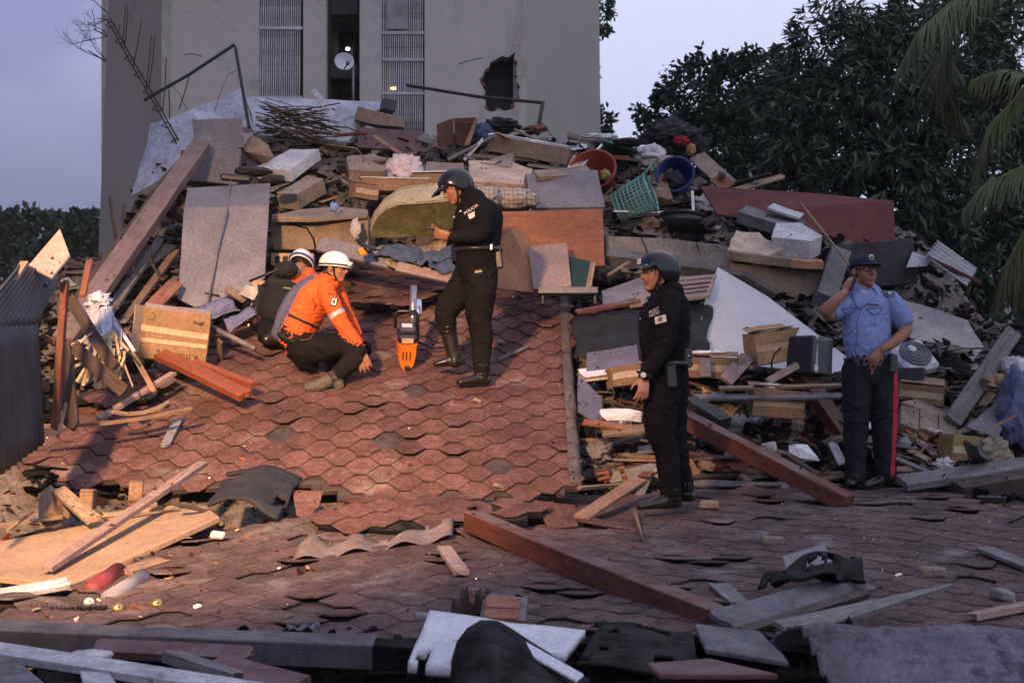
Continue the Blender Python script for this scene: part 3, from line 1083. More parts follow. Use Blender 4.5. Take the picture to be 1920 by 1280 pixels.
def rnd_dirs(rg, n):
    d = rg.normal(size=(n, 3))
    return d / np.linalg.norm(d, axis=1, keepdims=True)

def crown_tree(name, label, base, lobes, leaves, L, W, mat, droop, seed, group=None, per=10, spread=0.22, trunk_r=0.2):
    """lobes: (centre, radii); leaves in drooping rosettes on lobe shells"""
    rg = np.random.default_rng(seed)
    root = empty(name, base, label, "tree", group)
    lob = [(np.array(c), np.array(r)) for c, r in lobes]
    vol = np.array([r[0] * r[1] * r[2] for c, r in lob]) ** 0.67
    vol = vol / vol.sum()
    Ps, As, Bs = [], [], []
    nros = leaves // per
    for (c, r), w in zip(lob, vol):
        k = int(nros * w)
        d = rnd_dirs(rg, k)
        rad = 1.0 - np.abs(rg.normal(0, 0.16, size=(k, 1)))
        # uneven outline: lumps and gaps
        lum = np.array([noise.noise(Vector(q * 2.2) + Vector((seed, c[0], c[2]))) for q in d])[:, None]
        rad = rad * (1 + 0.30 * lum)
        keepm = (lum[:, 0] > -0.42) & ((d[:, 1] < 0.5))
        cen = c + d * r * rad
        cen = cen[keepm]; dd = d[keepm]
        kk = len(cen)
        P = np.repeat(cen, per, 0) + rg.normal(0, 0.03, size=(kk * per, 3))
        out = np.repeat(dd, per, 0)
        a = rnd_dirs(rg, kk * per) * 0.9 + out * 0.55
        a[:, 2] -= droop
        a /= np.linalg.norm(a, axis=1, keepdims=True)
        ln = L * rg.uniform(0.6, 1.2, size=(kk * per, 1))
        side = np.cross(a, rnd_dirs(rg, kk * per))
        side /= np.linalg.norm(side, axis=1, keepdims=True) + 1e-9
        Ps.append(P + out * spread * rg.uniform(0, 1, size=(kk * per, 1))); As.append(a * ln); Bs.append(side * W * ln / L)
    o = leaf_mesh("crown", np.concatenate(Ps), np.concatenate(As), np.concatenate(Bs), mat, root)
    tv = np.repeat(rg.uniform(0, 1, size=sum(len(p) for p in Ps)), 5)
    at_ = o.data.attributes.new("tint", 'FLOAT', 'POINT'); at_.data.foreach_set("value", tv)
    # trunk with limbs into the lobes
    b = Vector(base)
    top = Vector(tuple(sum((c for c, r in lob), np.zeros(3)) / len(lob)))
    bm = bm_tube([b - Vector((0, 0, 0.2)), b.lerp(top, 0.35) + Vector((0.15, 0, 0)), b.lerp(top, 0.7), top], [trunk_r * 1.3, trunk_r, trunk_r * 0.75, trunk_r * 0.4], 10)
    for c, r in lob:
        e = Vector(tuple(c))
        s = b.lerp(top, 0.45 + 0.3 * rg.random())
        mid = s.lerp(e, 0.5) + Vector((0, 0, -0.15 * (e - s).length * 0.4))
        tb = bm_tube([s, mid, e], [trunk_r * 0.45, trunk_r * 0.3, trunk_r * 0.1], 7)
        tmp = bpy.data.meshes.new("t"); tb.to_mesh(tmp); tb.free(); bm.from_mesh(tmp); bpy.data.meshes.remove(tmp)
    for v in bm.verts:
        v.co -= b
    local("trunk", bm, bark, b, None, root, True)
    return root

def lobe(px, py, D, rx, rz, ry=None):
    k = D / F
    return (tuple(at(px, py, D)), (rx * k, (ry or rx) * k, rz * k))

crown_tree("mango_tree", "big dark mango tree with long drooping leaves behind the red board", at(1640, 1040, 19.5) * 1.0 - Vector((0, 0, at(1640, 1040, 19.5).z)),
    [lobe(1570, 120, 20, 90, 95), lobe(1660, 210, 19.5, 130, 130), lobe(1545, 260, 19.5, 90, 110), lobe(1640, 370, 19, 140, 100), lobe(1780, 300, 19.5, 130, 180),
     lobe(1500, 180, 21, 70, 70), lobe(1740, 120, 21, 140, 110), lobe(1800, 460, 19, 120, 120), lobe(1500, 340, 20, 60, 60), lobe(1690, 470, 18.6, 90, 60)],
    46000, 0.20, 0.023, leaf_dk, 0.75, 11, per=11)
crown_tree("shade_tree", "round-topped dark green tree between the tower and the mango", Vector((6.9, 30, 0)),
    [lobe(1330, 190, 29, 95, 70), lobe(1255, 235, 29, 55, 45), lobe(1410, 170, 29, 80, 65), lobe(1460, 240, 28.5, 90, 80), lobe(1370, 260, 28.5, 120, 60), lobe(1310, 310, 28, 110, 50), lobe(1420, 340, 28, 110, 60)],
    34000, 0.13, 0.04, leaf_rd, 0.2, 5, per=9)
crown_tree("leafy_tree", "dark leafy tree filling the space behind the palm", Vector((9.5, 24, 0)),
    [lobe(1860, 110, 24, 130, 150), lobe(1930, 330, 23, 130, 170), lobe(1850, 560, 20, 140, 120), lobe(1780, 20, 25, 90, 70), lobe(1960, 560, 19, 120, 140), lobe(1720, 560, 19.5, 100, 70)],
    22000, 0.22, 0.03, leaf_dk, 0.6, 23, per=10)
crown_tree("shade_tree", "treetop showing just past the grey side of the tower", Vector((2.7, 36, 0)),
    [lobe(1105, 20, 34, 34, 45), lobe(1095, 235, 34, 42, 30), lobe(1085, 110, 34, 20, 80)], 5000, 0.16, 0.04, leaf_rd, 0.3, 8, per=8)
crown_tree("hedge_tree", "wide low clump of dark trees at the foot of the misty hill", at(60, 800, 60) * 1.0 - Vector((0, 0, at(60, 800, 60).z)),
    [lobe(40, 445, 60, 55, 38), lobe(100, 455, 60, 55, 40), lobe(-20, 460, 60, 60, 50), lobe(60, 520, 59, 130, 60)], 9000, 0.34, 0.12, leaf_rd, 0.1, 15, per=7, spread=0.5)
crown_tree("hedge_tree", "low dark tree against the shaded side of the tower", at(150, 800, 52) * 1.0 - Vector((0, 0, at(150, 800, 52).z)),
    [lobe(165, 445, 52, 40, 35), lobe(140, 500, 51, 70, 55)], 6000, 0.3, 0.11, leaf_rd, 0.1, 16, per=7, spread=0.5)

# palm with hanging fronds at the right
palm = empty("palm_tree", Vector((at(2010, 800, 12.5).x, 12.5, 0)), "palm with long hanging olive fronds beside the blue-shirted officer", "palm")
tube("trunk", [(palm.location.x + 0.5, 12.6, -0.1), (palm.location.x + 0.45, 12.6, 2.6), (palm.location.x + 0.3, 12.5, 6.0)], [0.17, 0.14, 0.12], bark, parent=palm, seg=12)
rg = np.random.default_rng(4)
def frond(pts, LL, seed, hang=0.7, mat=leaf_pm):
    """pts: picture positions with distance, along the rib from base to tip"""
    rnd = random.Random(seed)
    C = [at(*p) for p in pts]
    S = []
    for i in range(len(C) - 1):
        for k in range(34):
            S.append(C[i].lerp(C[i + 1], k / 34))
    S.append(C[-1])
    # smooth
    for _ in range(16):
        S = [S[0]] + [(S[i - 1] + S[i] * 2 + S[i + 1]) / 4 for i in range(1, len(S) - 1)] + [S[-1]]
    n = len(S)
    fr = tube("frond", S[::2] + [S[-1]], [0.016 * (1 - 0.8 * i / (len(S[::2]))) for i in range(len(S[::2]) + 1)], M("palm_rib", (0.13, 0.13, 0.035), 0.6, 0.2), parent=palm, seg=6)
    V, Fc = [], []
    for i in range(2, n - 1):
        d = (S[min(i + 1, n - 1)] - S[i - 1]).normalized()
        s = i / n
        l = LL * (0.35 + 0.65 * math.sin(math.pi * min(1, s * 0.9 + 0.12))) * rnd.uniform(0.6, 1.15)
        for sg in (-1, 1):
            if rnd.random() < 0.1:
                continue
            sd = d.cross(Vector((0, 0, 1)))
            if sd.length < 0.1:
                sd = d.cross(Vector((0, 1, 0)))
            sd.normalize()
            a = (sd * sg * 0.75 + d * 0.6 + Vector((0, 0, -0.1))).normalized()
            w = 0.0085
            b = len(V)
            p = S[i].copy()
            dirv = a.copy()
            for q in range(5):
                ww = w * (1 - (q / 4) ** 2 * 0.9)
                nn = dirv.cross(d).normalized()
                cr_ = nn.cross(dirv).normalized() * ww
                V.append(p - cr_); V.append(p + cr_)
                dirv = (dirv + Vector((0, 0, -hang * 0.32)) + Vector((rnd.gauss(0, .08), rnd.gauss(0, .08), 0))).normalized()
                p = p + dirv * (l / 4)
            for q in range(4):
                Fc.append((b + 2 * q, b + 2 * q + 1, b + 2 * q + 3, b + 2 * q + 2))
    o = mesh("leaflets", V, Fc, mat, fr)
frond([(1985, -80, 11.8), (1900, -60, 11.7), (1800, -10, 11.6), (1720, 60, 11.5), (1680, 140, 11.5)], 0.55, 1, 1.0)
frond([(2000, -90, 12.2), (1890, -60, 12.1), (1800, 0, 12), (1765, 90, 12), (1775, 170, 12), (1810, 230, 12.0)], 0.60, 2, 0.9)
frond([(2040, 60, 11.3), (1960, 110, 11.3), (1900, 190, 11.3), (1850, 240, 11.3), (1830, 330, 11.3)], 0.55, 3, 0.8)
frond([(2060, 250, 11.0), (1980, 290, 11), (1900, 320, 11), (1840, 350, 11), (1805, 395, 11)], 0.50, 4, 0.75)
frond([(2060, 300, 10.8), (1990, 350, 10.8), (1930, 420, 10.8), (1885, 500, 10.8), (1870, 570, 10.8)], 0.5, 5, 0.8)
frond([(2040, 130, 11.8), (1960, 150, 11.8), (1880, 130, 11.8), (1820, 150, 11.8)], 0.5, 6, 1.0)
frond([(2060, 330, 11.6), (1980, 400, 11.6), (1920, 480, 11.6), (1905, 570, 11.6)], 0.5, 7, 1.0)

# bare twiggy shrub past the shaded side of the tower
twig = empty("bare_shrub", at(240, 700, 28), "bare twiggy branches reaching past the shaded side of the tower", "shrub")
twm = M("twig_dark", (0.05, 0.045, 0.05), 0.9, 0.3)
bm = bmesh.new()
rnd = random.Random(9)
def add_bm(bm, tb):
    tmp = bpy.data.meshes.new("t"); tb.to_mesh(tmp); tb.free(); bm.from_mesh(tmp); bpy.data.meshes.remove(tmp)
def grow(p, d, l, r, depth):
    q = p + d * l
    add_bm(bm, bm_tube([p, p.lerp(q, 0.5) + Vector((rnd.gauss(0, .04), 0, rnd.gauss(0, .04))) * l, q], [r, r * 0.8, r * 0.6], 5))
    if depth == 0:
        return
    for _ in range(3 if depth > 1 else 4):
        nd = (d + Vector((rnd.gauss(0, .5), rnd.gauss(0, .3), rnd.gauss(0, .5)))).normalized()
        grow(p.lerp(q, rnd.uniform(0.4, 1)), nd, l * rnd.uniform(0.45, 0.75), r * 0.55, depth - 1)
for px, py, ex, ey in ((250, 90, 175, 55), (250, 140, 165, 95), (245, 60, 190, 15)):
    a, b_ = at(px, py, 28), at(ex, ey, 28)
    grow(a, (b_ - a).normalized(), (b_ - a).length, 0.02, 3)
org = WO[twig.name].translation
for v in bm.verts:
    v.co -= org
local("branches", bm, twm, org, None, twig)
tube("stem", [org, at(250, 300, 28), at(250, 60, 28)], [0.08, 0.06, 0.03], twm, parent=twig)
# ================================================================= WORK LIGHT (out of frame, beside the camera)
LP = Vector((-3.2, 1.0, CZ + 3.7))
AIM = Vector((-2.25, 10.7, CZ - 0.15))
mast = empty("work_floodlight", (LP.x, LP.y, 0), "warm halogen floodlight on a tall tripod mast beside the wreck", "floodlight")
tube("mast", [(LP.x, LP.y, 0.35), (LP.x, LP.y, LP.z - 0.12)], 0.03, metal_grey, parent=mast)
for k in range(3):
    a = k * 2.094
    tube("leg", [(LP.x, LP.y, 1.2), (LP.x + 0.9 * math.cos(a), LP.y + 0.9 * math.sin(a), 0.02)], 0.02, metal_grey, parent=mast)
ld = (AIM - LP).normalized()
hr = frame(ld.cross(Vector((0, 0, 1))), -ld)
box("lamp_housing", LP - ld * 0.12, (0.34, 0.26, 0.14), hr, black_pl, parent=mast)
box("lamp_glass", LP - ld * 0.045, (0.28, 0.20, 0.008), hr, M_emit("halogen_glass", (1, 0.7, 0.4), 12), parent=mast)
fl = bpy.data.lights.new("halogen_beam", 'SPOT')
fl.energy = 15500
fl.color = (1.0, 0.58, 0.30)
fl.spot_size = R(46)
fl.spot_blend = 1.0
fl.shadow_soft_size = 0.26
fo = bpy.data.objects.new("halogen_beam", fl)
col.objects.link(fo)
fo.parent = mast
fo.matrix_local = WO[mast.name].inverted() @ (Matrix.Translation(LP) @ ld.to_track_quat('-Z', 'Y').to_matrix().to_4x4())

# ================================================================= LOOSE RUBBLE
def D_(px, py):
    return hit(px, py).y

def S(px, py, off=0.0):
    p = hit(px, py)
    return p - ray(px, py) * off

shapes = []
for k in range(10):
    bm = bm_chunk(1, random.Random(k).uniform(0.6, 1), random.Random(k + 50).uniform(0.4, 0.8), seed=k, n=10)
    bmesh.ops.triangulate(bm, faces=bm.faces)
    bm.verts.index_update()
    shapes.append(([v.co.copy() for v in bm.verts], [[v.index for v in f.verts] for f in bm.faces]))
    bm.free()
PAL = [(0.20, 0.18, 0.17), (0.25, 0.18, 0.12), (0.14, 0.125, 0.12), (0.27, 0.22, 0.18), (0.17, 0.075, 0.05), (0.06, 0.055, 0.055), (0.36, 0.34, 0.33), (0.12, 0.075, 0.05), (0.08, 0.07, 0.07)]
def stuff_cloud(name, n, sampler, smin, smax, label, seed, pal=PAL, flat=0.6):
    rnd = random.Random(seed)
    V, Fc, C = [], [], []
    for _ in range(n):
        p = sampler(rnd)
        if p is None:
            continue
        s = smin * (smax / smin) ** (rnd.random() ** 2.2)
        vv, ff = shapes[rnd.randrange(10)]
        rot = euler(rnd.gauss(0, 25), rnd.gauss(0, 25), rnd.uniform(0, 360))
        sc = Vector((s, s * rnd.uniform(.5, 1), s * rnd.uniform(.3, 1) * flat * 1.5))
        b = len(V)
        for v in vv:
            V.append(p + rot @ Vector((v.x * sc.x, v.y * sc.y, v.z * sc.z)) + Vector((0, 0, s * 0.12)))
        for f in ff:
            Fc.append([b + k for k in f])
        c = pal[rnd.randrange(len(pal))]
        k = rnd.uniform(.75, 1.25)
        C += [(c[0] * k, c[1] * k, c[2] * k, 1)] * len(vv)
    o = mesh(name, V, Fc, M_attr("rubble_pieces", "piece"))
    ca = o.data.attributes.new("piece", 'FLOAT_COLOR', 'POINT')
    ca.data.foreach_set("color", np.array(C).ravel())
    tag(o, label, None, None, "stuff")
    return o
def samp_mound(rnd):
    for _ in range(6):
        px, py = rnd.uniform(60, 1930), rnd.uniform(215, 940)
        r = BVH.ray_cast(Vector((0, 0, CZ)), ray(px, py))
        if r[0] is None or r[2] >= len(mf):
            continue
        return r[0]
    return None
stuff_cloud("broken_rubble", 8800, samp_mound, 0.03, 0.22, "small broken masonry strewn over the whole mound", 3)
stuff_cloud("masonry_shards", 4000, samp_mound, 0.06, 0.32, "flat grey and tan shards of plaster and board covering the mound", 13, pal=[(0.2, 0.185, 0.175), (0.14, 0.13, 0.125), (0.26, 0.23, 0.2), (0.24, 0.17, 0.12), (0.07, 0.065, 0.065), (0.33, 0.31, 0.3), (0.11, 0.07, 0.05)], flat=0.16)
def samp_near(rnd):
    px, py = rnd.uniform(-20, 1940), rnd.uniform(1185, 1290)
    return hit(px, py)
stuff_cloud("splintered_rubble", 500, samp_near, 0.02, 0.12, "crumbs and splinters below the eaves", 5)
def samp_roof(rnd):
    for _ in range(8):
        px, py = rnd.uniform(0, 1920), 560 + 640 * rnd.random()
        r = BVH.ray_cast(Vector((0, 0, CZ)), ray(px, py))
        if r[0] is None or r[2] < len(mf):
            continue
        return r[0] + Vector((0, 0, 0.022))
    return None
stuff_cloud("plaster_crumbs", 420, samp_roof, 0.008, 0.05, "pale plaster crumbs sprinkled over the shingles", 6, pal=[(0.5, 0.45, 0.4), (0.42, 0.33, 0.25), (0.55, 0.52, 0.5), (0.3, 0.16, 0.12)], flat=0.4)
def samp_gap(rnd):
    px, py = rnd.uniform(0, 620), rnd.uniform(925, 1080)
    p = hit(px, py)
    return p
stuff_cloud("chipped_rubble", 520, samp_gap, 0.015, 0.10, "chips and torn boards below the broken roof lip", 8, pal=[(0.42, 0.30, 0.2), (0.32, 0.2, 0.13), (0.36, 0.3, 0.26), (0.2, 0.12, 0.09), (0.45, 0.38, 0.33)], flat=0.35)

# countable loose pieces, zone by zone
ZONES = {
    "in the pit beside the white slab": [(1095, 900, 1560, 900), (1095, 700, 1560, 890)],
    "on the crest below the tower": [(480, 260, 1120, 400)],
    "among the baskets on the crest": [(1110, 330, 1420, 430)],
    "around the fan housing and door jamb": [(1690, 700, 1910, 900)],
    "in the dark hollow behind the cardboard box": [(130, 500, 420, 690)],
}
def zone_pts(z, n, rnd):
    out = []
    rects = ZONES[z]
    for _ in range(n):
        r = rects[rnd.randrange(len(rects))]
        out.append((rnd.uniform(r[0], r[2]), rnd.uniform(min(r[1], r[3]), max(r[1], r[3]))))
    return out
rnd = random.Random(21)
WN = {'wood_redbrown': 'red-brown', 'wood_tan': 'tan', 'wood_pale': 'pale', 'wood_grey': 'grey', 'wood_dark': 'dark'}
WM = [wood_red, wood_tan, wood_pale, wood_grey, wood_dark]
for z, n in (("in the pit beside the white slab", 46), ("on the crest below the tower", 34), ("among the baskets on the crest", 16), ("around the fan housing and door jamb", 26), ("in the dark hollow behind the cardboard box", 24)):
    for px, py in zone_pts(z, n, rnd):
        p = hit(px, py)
        L = rnd.uniform(0.25, 0.85)
        a = rnd.uniform(0, math.pi)
        d = Vector((math.cos(a), math.sin(a) * 0.7, rnd.gauss(0.05, 0.22))).normalized()
        m = WM[rnd.choice((0, 1, 1, 2, 3, 3, 4))]
        plank("splintered_board", p - d * L / 2 + Vector((0, 0, 0.05)), p + d * L / 2 + Vector((0, 0, 0.06)), rnd.uniform(0.03, 0.11), rnd.uniform(0.012, 0.03), m,
              WN[m.name] + (" short" if L < 0.55 else " long") + " splintered board lying " + z, "board", "splintered boards " + z, up=(rnd.gauss(0, .4), rnd.gauss(-.2, .4), 1), splinter=rnd.uniform(0.01, 0.05), seed=rnd.randrange(9999), segs=3)
CN = {'concrete': 'grey', 'concrete_tan': 'tan', 'plaster_white': 'whitish', 'concrete_dark': 'dark'}
CM = [concrete, conc_tan, conc_tan, conc_white, conc_dark, concrete]
for z, n in (("in the pit beside the white slab", 24), ("on the crest below the tower", 30), ("among the baskets on the crest", 16), ("around the fan housing and door jamb", 16), ("in the dark hollow behind the cardboard box", 8)):
    for px, py in zone_pts(z, n, rnd):
        s = rnd.uniform(0.10, 0.30)
        p = hit(px, py, s * 0.12)
        m = CM[rnd.randrange(6)]
        chunk("concrete_lump", p, (s, s * rnd.uniform(.5, .9), s * rnd.uniform(.35, .7)), (rnd.gauss(0, 22), rnd.gauss(0, 22), rnd.uniform(0, 180)), m,
              ("small " if s < 0.2 else "large ") + CN[m.name] + " jagged lump of masonry " + z, "concrete", "concrete lumps " + z, seed=rnd.randrange(9999), rough=0.012)
for z, n in (("in the pit beside the white slab", 14), ("on the crest below the tower", 12), ("around the fan housing and door jamb", 8)):
    for px, py in zone_pts(z, n, rnd):
        p = hit(px, py, 0.04)
        m = brick_m if rnd.random() < .6 else conc_tan
        box("clay_brick", p, (0.21, 0.10, 0.065), (rnd.gauss(0, 25), rnd.gauss(0, 25), rnd.uniform(0, 180)), m,
            ("loose red clay brick " if m is brick_m else "loose tan clay brick ") + z, "brick", "loose bricks " + z, bev=0.008, rough=0.01, cuts=1, seed=rnd.randrange(999))
for z, n in (("in the pit beside the white slab", 12), ("on the crest below the tower", 12), ("among the baskets on the crest", 18), ("around the fan housing and door jamb", 8)):
    for px, py in zone_pts(z, n, rnd):
        p = hit(px, py, 0.05)
        w, h = rnd.uniform(.12, .32), rnd.uniform(.1, .24)
        PN_ = {'white_paper': 'white paper sheet', 'cardboard_torn': 'pale card sheet', 'cardboard': 'brown card sheet', 'cloth_pale': 'pale rag', 'panel_greylav': 'grey paper sheet'}
        m = (paper_w, card_in, card_m, cloth_wh, grey_lav)[rnd.randrange(5)]
        rt = euler(rnd.gauss(0, 28), rnd.gauss(0, 25), rnd.uniform(0, 360))
        k = rnd.uniform(0.02, 0.07)
        fn = lambda u, v, rt=rt, p=p, w=w, h=h, k=k, q=rnd.random() * 9: p + rt @ Vector(((u - .5) * w, (v - .5) * h, k * math.sin(u * 4 + q) + k * .6 * noise.noise(Vector((u * 4, v * 4, q)))))
        sheet("torn_sheet", fn, 5, 4, 0.004, m, "crumpled torn " + PN_[m.name] + " " + z, "sheet", "torn sheets " + z, keep=lambda u, v, q=rnd.random() * 50: noise.noise(Vector((u * 5, v * 5, q))) > -0.28)

for z, n in (("in the pit beside the white slab", 7), ("on the crest below the tower", 7), ("around the fan housing and door jamb", 5), ("in the dark hollow behind the cardboard box", 4)):
    for px, py in zone_pts(z, n, rnd):
        p = hit(px, py, .06)
        pts = [p]
        d_ = Vector((rnd.uniform(-1, 1), rnd.uniform(-.4, .4), rnd.uniform(.1, .9))).normalized()
        for q in range(7):
            d_ = (d_ + Vector((rnd.gauss(0, .35), rnd.gauss(0, .3), rnd.gauss(-.18, .3)))).normalized()
            pts.append(pts[-1] + d_ * .11)
        r_ = rnd.choice((.004, .006, .008))
        tube("bent_wire", pts, r_, rnd.choice((rust, tar_m, metal_grey)), ("thin" if r_ < .007 else "thick") + " bent wire sticking out " + z, "wire", "bent wires " + z, seg=5)
# ================================================================= THE PILE, PIECE BY PIECE
def Q(name, px, D, t, mat, label, cat="panel", group=None, parent=None, **k):
    """panel from picture outline; D one distance or one per corner"""
    Ds = D if isinstance(D, (list, tuple)) else [D] * len(px)
    return panel(name, [at(p[0], p[1], d) for p, d in zip(px, Ds)], t, mat, label, cat, group, parent, **k)

def PL(name, a, b, w, t, mat, label, cat="plank", **k):
    """board between two picture points given with distance (None: on the surface)"""
    pa = at(*a) if a[2] is not None else S(a[0], a[1], k.get('lift', 0.06))
    pb = at(*b) if b[2] is not None else S(b[0], b[1], k.get('lift', 0.06))
    k.pop('lift', None)
    return plank(name, pa, pb, w, t, mat, label, cat, **k)

def blob(name, c, r, mat, label, cat, seed=0, amp=0.18, sub=4, scale=2.2, group=None, parent=None, rot=None, crease=0.0):
    bm = bmesh.new()
    bmesh.ops.create_icosphere(bm, subdivisions=sub, radius=1)
    o_ = Vector((seed * 1.3, seed * 2.1, seed * .7))
    for v in bm.verts:
        n = noise.noise(v.co * scale + o_) * amp + noise.noise(v.co * scale * 2.6 + o_) * amp * .5
        if crease:
            n -= crease * (1 - abs(noise.noise(v.co * scale * 1.6 + o_ * 2))) ** 4
        v.co = v.co * (1 + n)
        v.co = Vector((v.co.x * r[0], v.co.y * r[1], v.co.z * r[2]))
    o = local(name, bm, mat, c, euler(*(rot or (0, 0, 0))), parent, True)
    if parent is None:
        tag(o, label, cat, group)
    return o

def open_box(name, c, size, rot, mat, label, cat="box", flaps=True, seed=0, tape=True, wall=0.008):
    """carton: four walls and a floor with flaps; local x length, y depth, z up"""
    root = empty(name, c, label, cat)
    rm = euler(*rot) if not isinstance(rot, Matrix) else rot
    sx, sy, sz = size
    rr = random.Random(seed)
    def part(nm, off, sz_, m=mat, extra=None):
        return box(nm, Vector(c) + rm @ Vector(off), sz_, rm if extra is None else rm @ extra, m, parent=root, bev=0.003, rough=0.009, cuts=3, seed=seed)
    part("front_wall", (0, -sy / 2, 0), (sx, wall, sz))
    part("back_wall", (0, sy / 2, 0), (sx, wall, sz))
    part("side_wall", (-sx / 2, 0, 0), (wall, sy, sz))
    part("side_wall", (sx / 2, 0, 0), (wall, sy, sz))
    part("bottom", (0, 0, -sz / 2), (sx, sy, wall))
    if flaps:
        part("flap", (0, -sy * .24, sz / 2 + .02), (sx * .98, sy * .5, wall), mat, Matrix.Rotation(R(rr.uniform(-12, 12)), 3, 'X'))
        part("flap", (0, sy * .24, sz / 2 + .03), (sx * .98, sy * .5, wall), mat, Matrix.Rotation(R(rr.uniform(-6, 25)), 3, 'X'))
        part("flap", (sx / 2 + sy * .1, 0, sz / 2 - .03), (wall, sy * .95, sy * .3), mat, Matrix.Rotation(R(35), 3, 'Y'))
    if tape:
        part("tape", (0, -sy / 2 - wall * .7, 0), (sx * 1.0, 0.003, 0.055), tape_m)
    return root, rm

def bucket(name, c, axis, r, h, mat, label, cat="bucket", rim=0.02, slots=False):
    root = empty(name, c, label, cat)
    rm = frame(Vector(axis).orthogonal(), axis)
    bm = lathe([(0, 0), (r * .72, 0.0), (r * .76, h * .05), (r, h), (r + rim, h + .002), (r + rim, h - rim), (r + .004, h - rim), (r * .74, h * .02 - .006), (0, -.008)], 32)
    local("shell", bm, mat, c, rm, root, True)
    bm = lathe([(r - .004, h - .006), (r + rim * 1.15, h - .004), (r + rim * 1.15, h + .012), (r - .006, h + .012), (r - .004, h - .006)], 32)
    local("rim", bm, mat, c, rm, root, True)
    return root, rm

# --- steep concrete edge under the crest, centre left
beam = Q("cracked_beam", [(506, 410), (600, 414), (692, 404), (690, 470), (600, 467), (513, 468)], 14.15, 0.7, conc_tan, "long cracked tan concrete beam above the crouching rescuers", "concrete beam", rough=0.012, cuts=2)
tube("crack", [at(x, y, 14.14) for x, y in ((532, 411), (545, 420), (575, 427), (588, 448), (592, 468))], 0.009, tar_m, parent=beam, seg=5)
Q("roof_plaster", [(508, 402), (560, 392), (640, 388), (690, 392), (690, 404), (600, 411), (508, 410)], [14.0, 14.5, 14.7, 14.6, 14.1, 14.0, 14.0], 0.03, conc_tan, "ragged plaster layer along the top of the cracked beam", "plaster", rough=0.02, cuts=2)
hb = empty("hollow_block", at(555, 487, 14.0), "hollow clay block with square holes under the cracked beam", "clay block")
box("body", at(550, 488, 14.1), (0.42, 0.2, 0.12), (0, 0, 3), M("clay_pale", (0.42, 0.27, 0.16), 0.9, 0.2, 6, 0.3), parent=hb)
for k in range(5):
    box("hole", at(520 + k * 15, 487, 13.995), (0.05, 0.02, 0.075), (0, 0, 3), dark_room, parent=hb)
hb2 = empty("hollow_block", at(487, 555, 13.0), "hollow clay block with two holes stood at the crouching rescuer's elbow", "clay block")
box("body", at(488, 553, 13.35), (0.15, 0.2, 0.26), (0, 4, 8), MATS["clay_pale"], parent=hb2)
for k in range(2):
    box("hole", at(489, 541 + k * 20, 13.24), (0.065, 0.02, 0.075), (0, 4, 8), dark_room, parent=hb2)

# --- the bent grey metal sheet and what lies on it
gs = empty("grey_metal_sheet", at(415, 590, 13.3), "tall scuffed grey metal sheet leaning beside the rescuers", "metal sheet")
Q("upper_fold", [(352, 352), (507, 343), (504, 386), (345, 391)], [14.0, 14.0, 13.62, 13.62], 0.02, metal_grey, None, parent=gs, rough=0.004, cuts=2)
Q("lower_face", [(345, 391), (504, 386), (497, 520), (470, 543), (385, 586), (333, 560)], [13.62, 13.62, 13.35, 13.3, 13.25, 13.3], 0.02, metal_grey, None, parent=gs, rough=0.006, cuts=2)
tube("fallen_cable", [at(446, 268, 14.9), at(436, 330, 14.1), at(430, 352, 13.9), at(425, 400, 13.52), at(408, 470, 13.4), at(390, 570, 13.2)], 0.009, metal_grey, "thin grey cable hanging down the metal sheet", "cable", seg=6)
box("black_case", at(442, 334, 14.1), (0.30, 0.18, 0.07), (8, 3, 10), black_pl, "flat black case lying on top of the grey metal sheet", "case", bev=0.02)
blob("black_bag", at(475, 322, 14.4), (0.20, 0.12, 0.05), cloth_dk, "limp black bag behind the flat black case", "bag", 3)
blob("black_bag", at(512, 336, 14.2), (0.12, 0.1, 0.05), cloth_dk, "small black bag beside the tan concrete beam end", "bag", 6)

# --- masonry corner and leaning beams at the left
box("masonry_block", at(410, 256, 15.6), (0.53, 0.35, 0.33), (2, -6, 10), grey_lav, "upper grey rendered block of the broken corner post", "masonry", rough=0.015, cuts=2, seed=2)
box("masonry_block", at(400, 315, 15.4), (0.58, 0.38, 0.40), (0, 5, 6), grey_lav, "lower cracked rendered block of the broken corner post", "masonry", rough=0.02, cuts=2, seed=4)
box("masonry_block", at(357, 325, 15.6), (0.22, 0.35, 0.46), (0, 5, 6), conc_dark, "dark broken side of the corner post", "masonry", rough=0.03, cuts=2, seed=5)
chunk("rough_stone", at(484, 282, 15.6), (0.34, 0.3, 0.26), (10, 20, 30), conc_tan, "round tan rough stone beside the corner post", "stone", seed=31, rough=0.02, n=22)
PL("leaning_beam", (118, 640, 12.2), (378, 272, 15.0), 0.19, 0.10, M("beam_dusty_pink", (0.17, 0.115, 0.108), 0.8, 0.2, 3, 0.2, 30, grain=WG, dust=0.3), "long dusty pink-brown beam leaning up to the corner post", "beam", up=(0, -1, 0.3))
PL("leaning_beam", (135, 585, 12.8), (335, 318, 15.2), 0.13, 0.08, wood_dark, "charred dark beam just behind the dusty pink one", "beam", up=(0, -1, 0.3), splinter=0.05)
PL("leaning_beam", (150, 560, 13.0), (262, 415, 14.6), 0.10, 0.05, wood_red, "narrow red-brown beam below the charred one", "beam", up=(0, -1, .3))
PL("leaning_beam", (165, 640, 12.3), (285, 470, 14.4), 0.08, 0.06, wood_grey, "grey weathered rafter in the hollow under the beams", "beam", up=(0, -1, .3))
PL("dark_stake", (220, 470, 14.0), (207, 372, 14.2), 0.03, 0.03, wood_dark, "dark upright stake before the tower corner", "stake", splinter=0.02)
PL("dark_stake", (228, 450, 14.0), (232, 385, 14.2), 0.03, 0.03, wood_dark, "short dark splinter beside the upright stake", "stake", splinter=0.02)
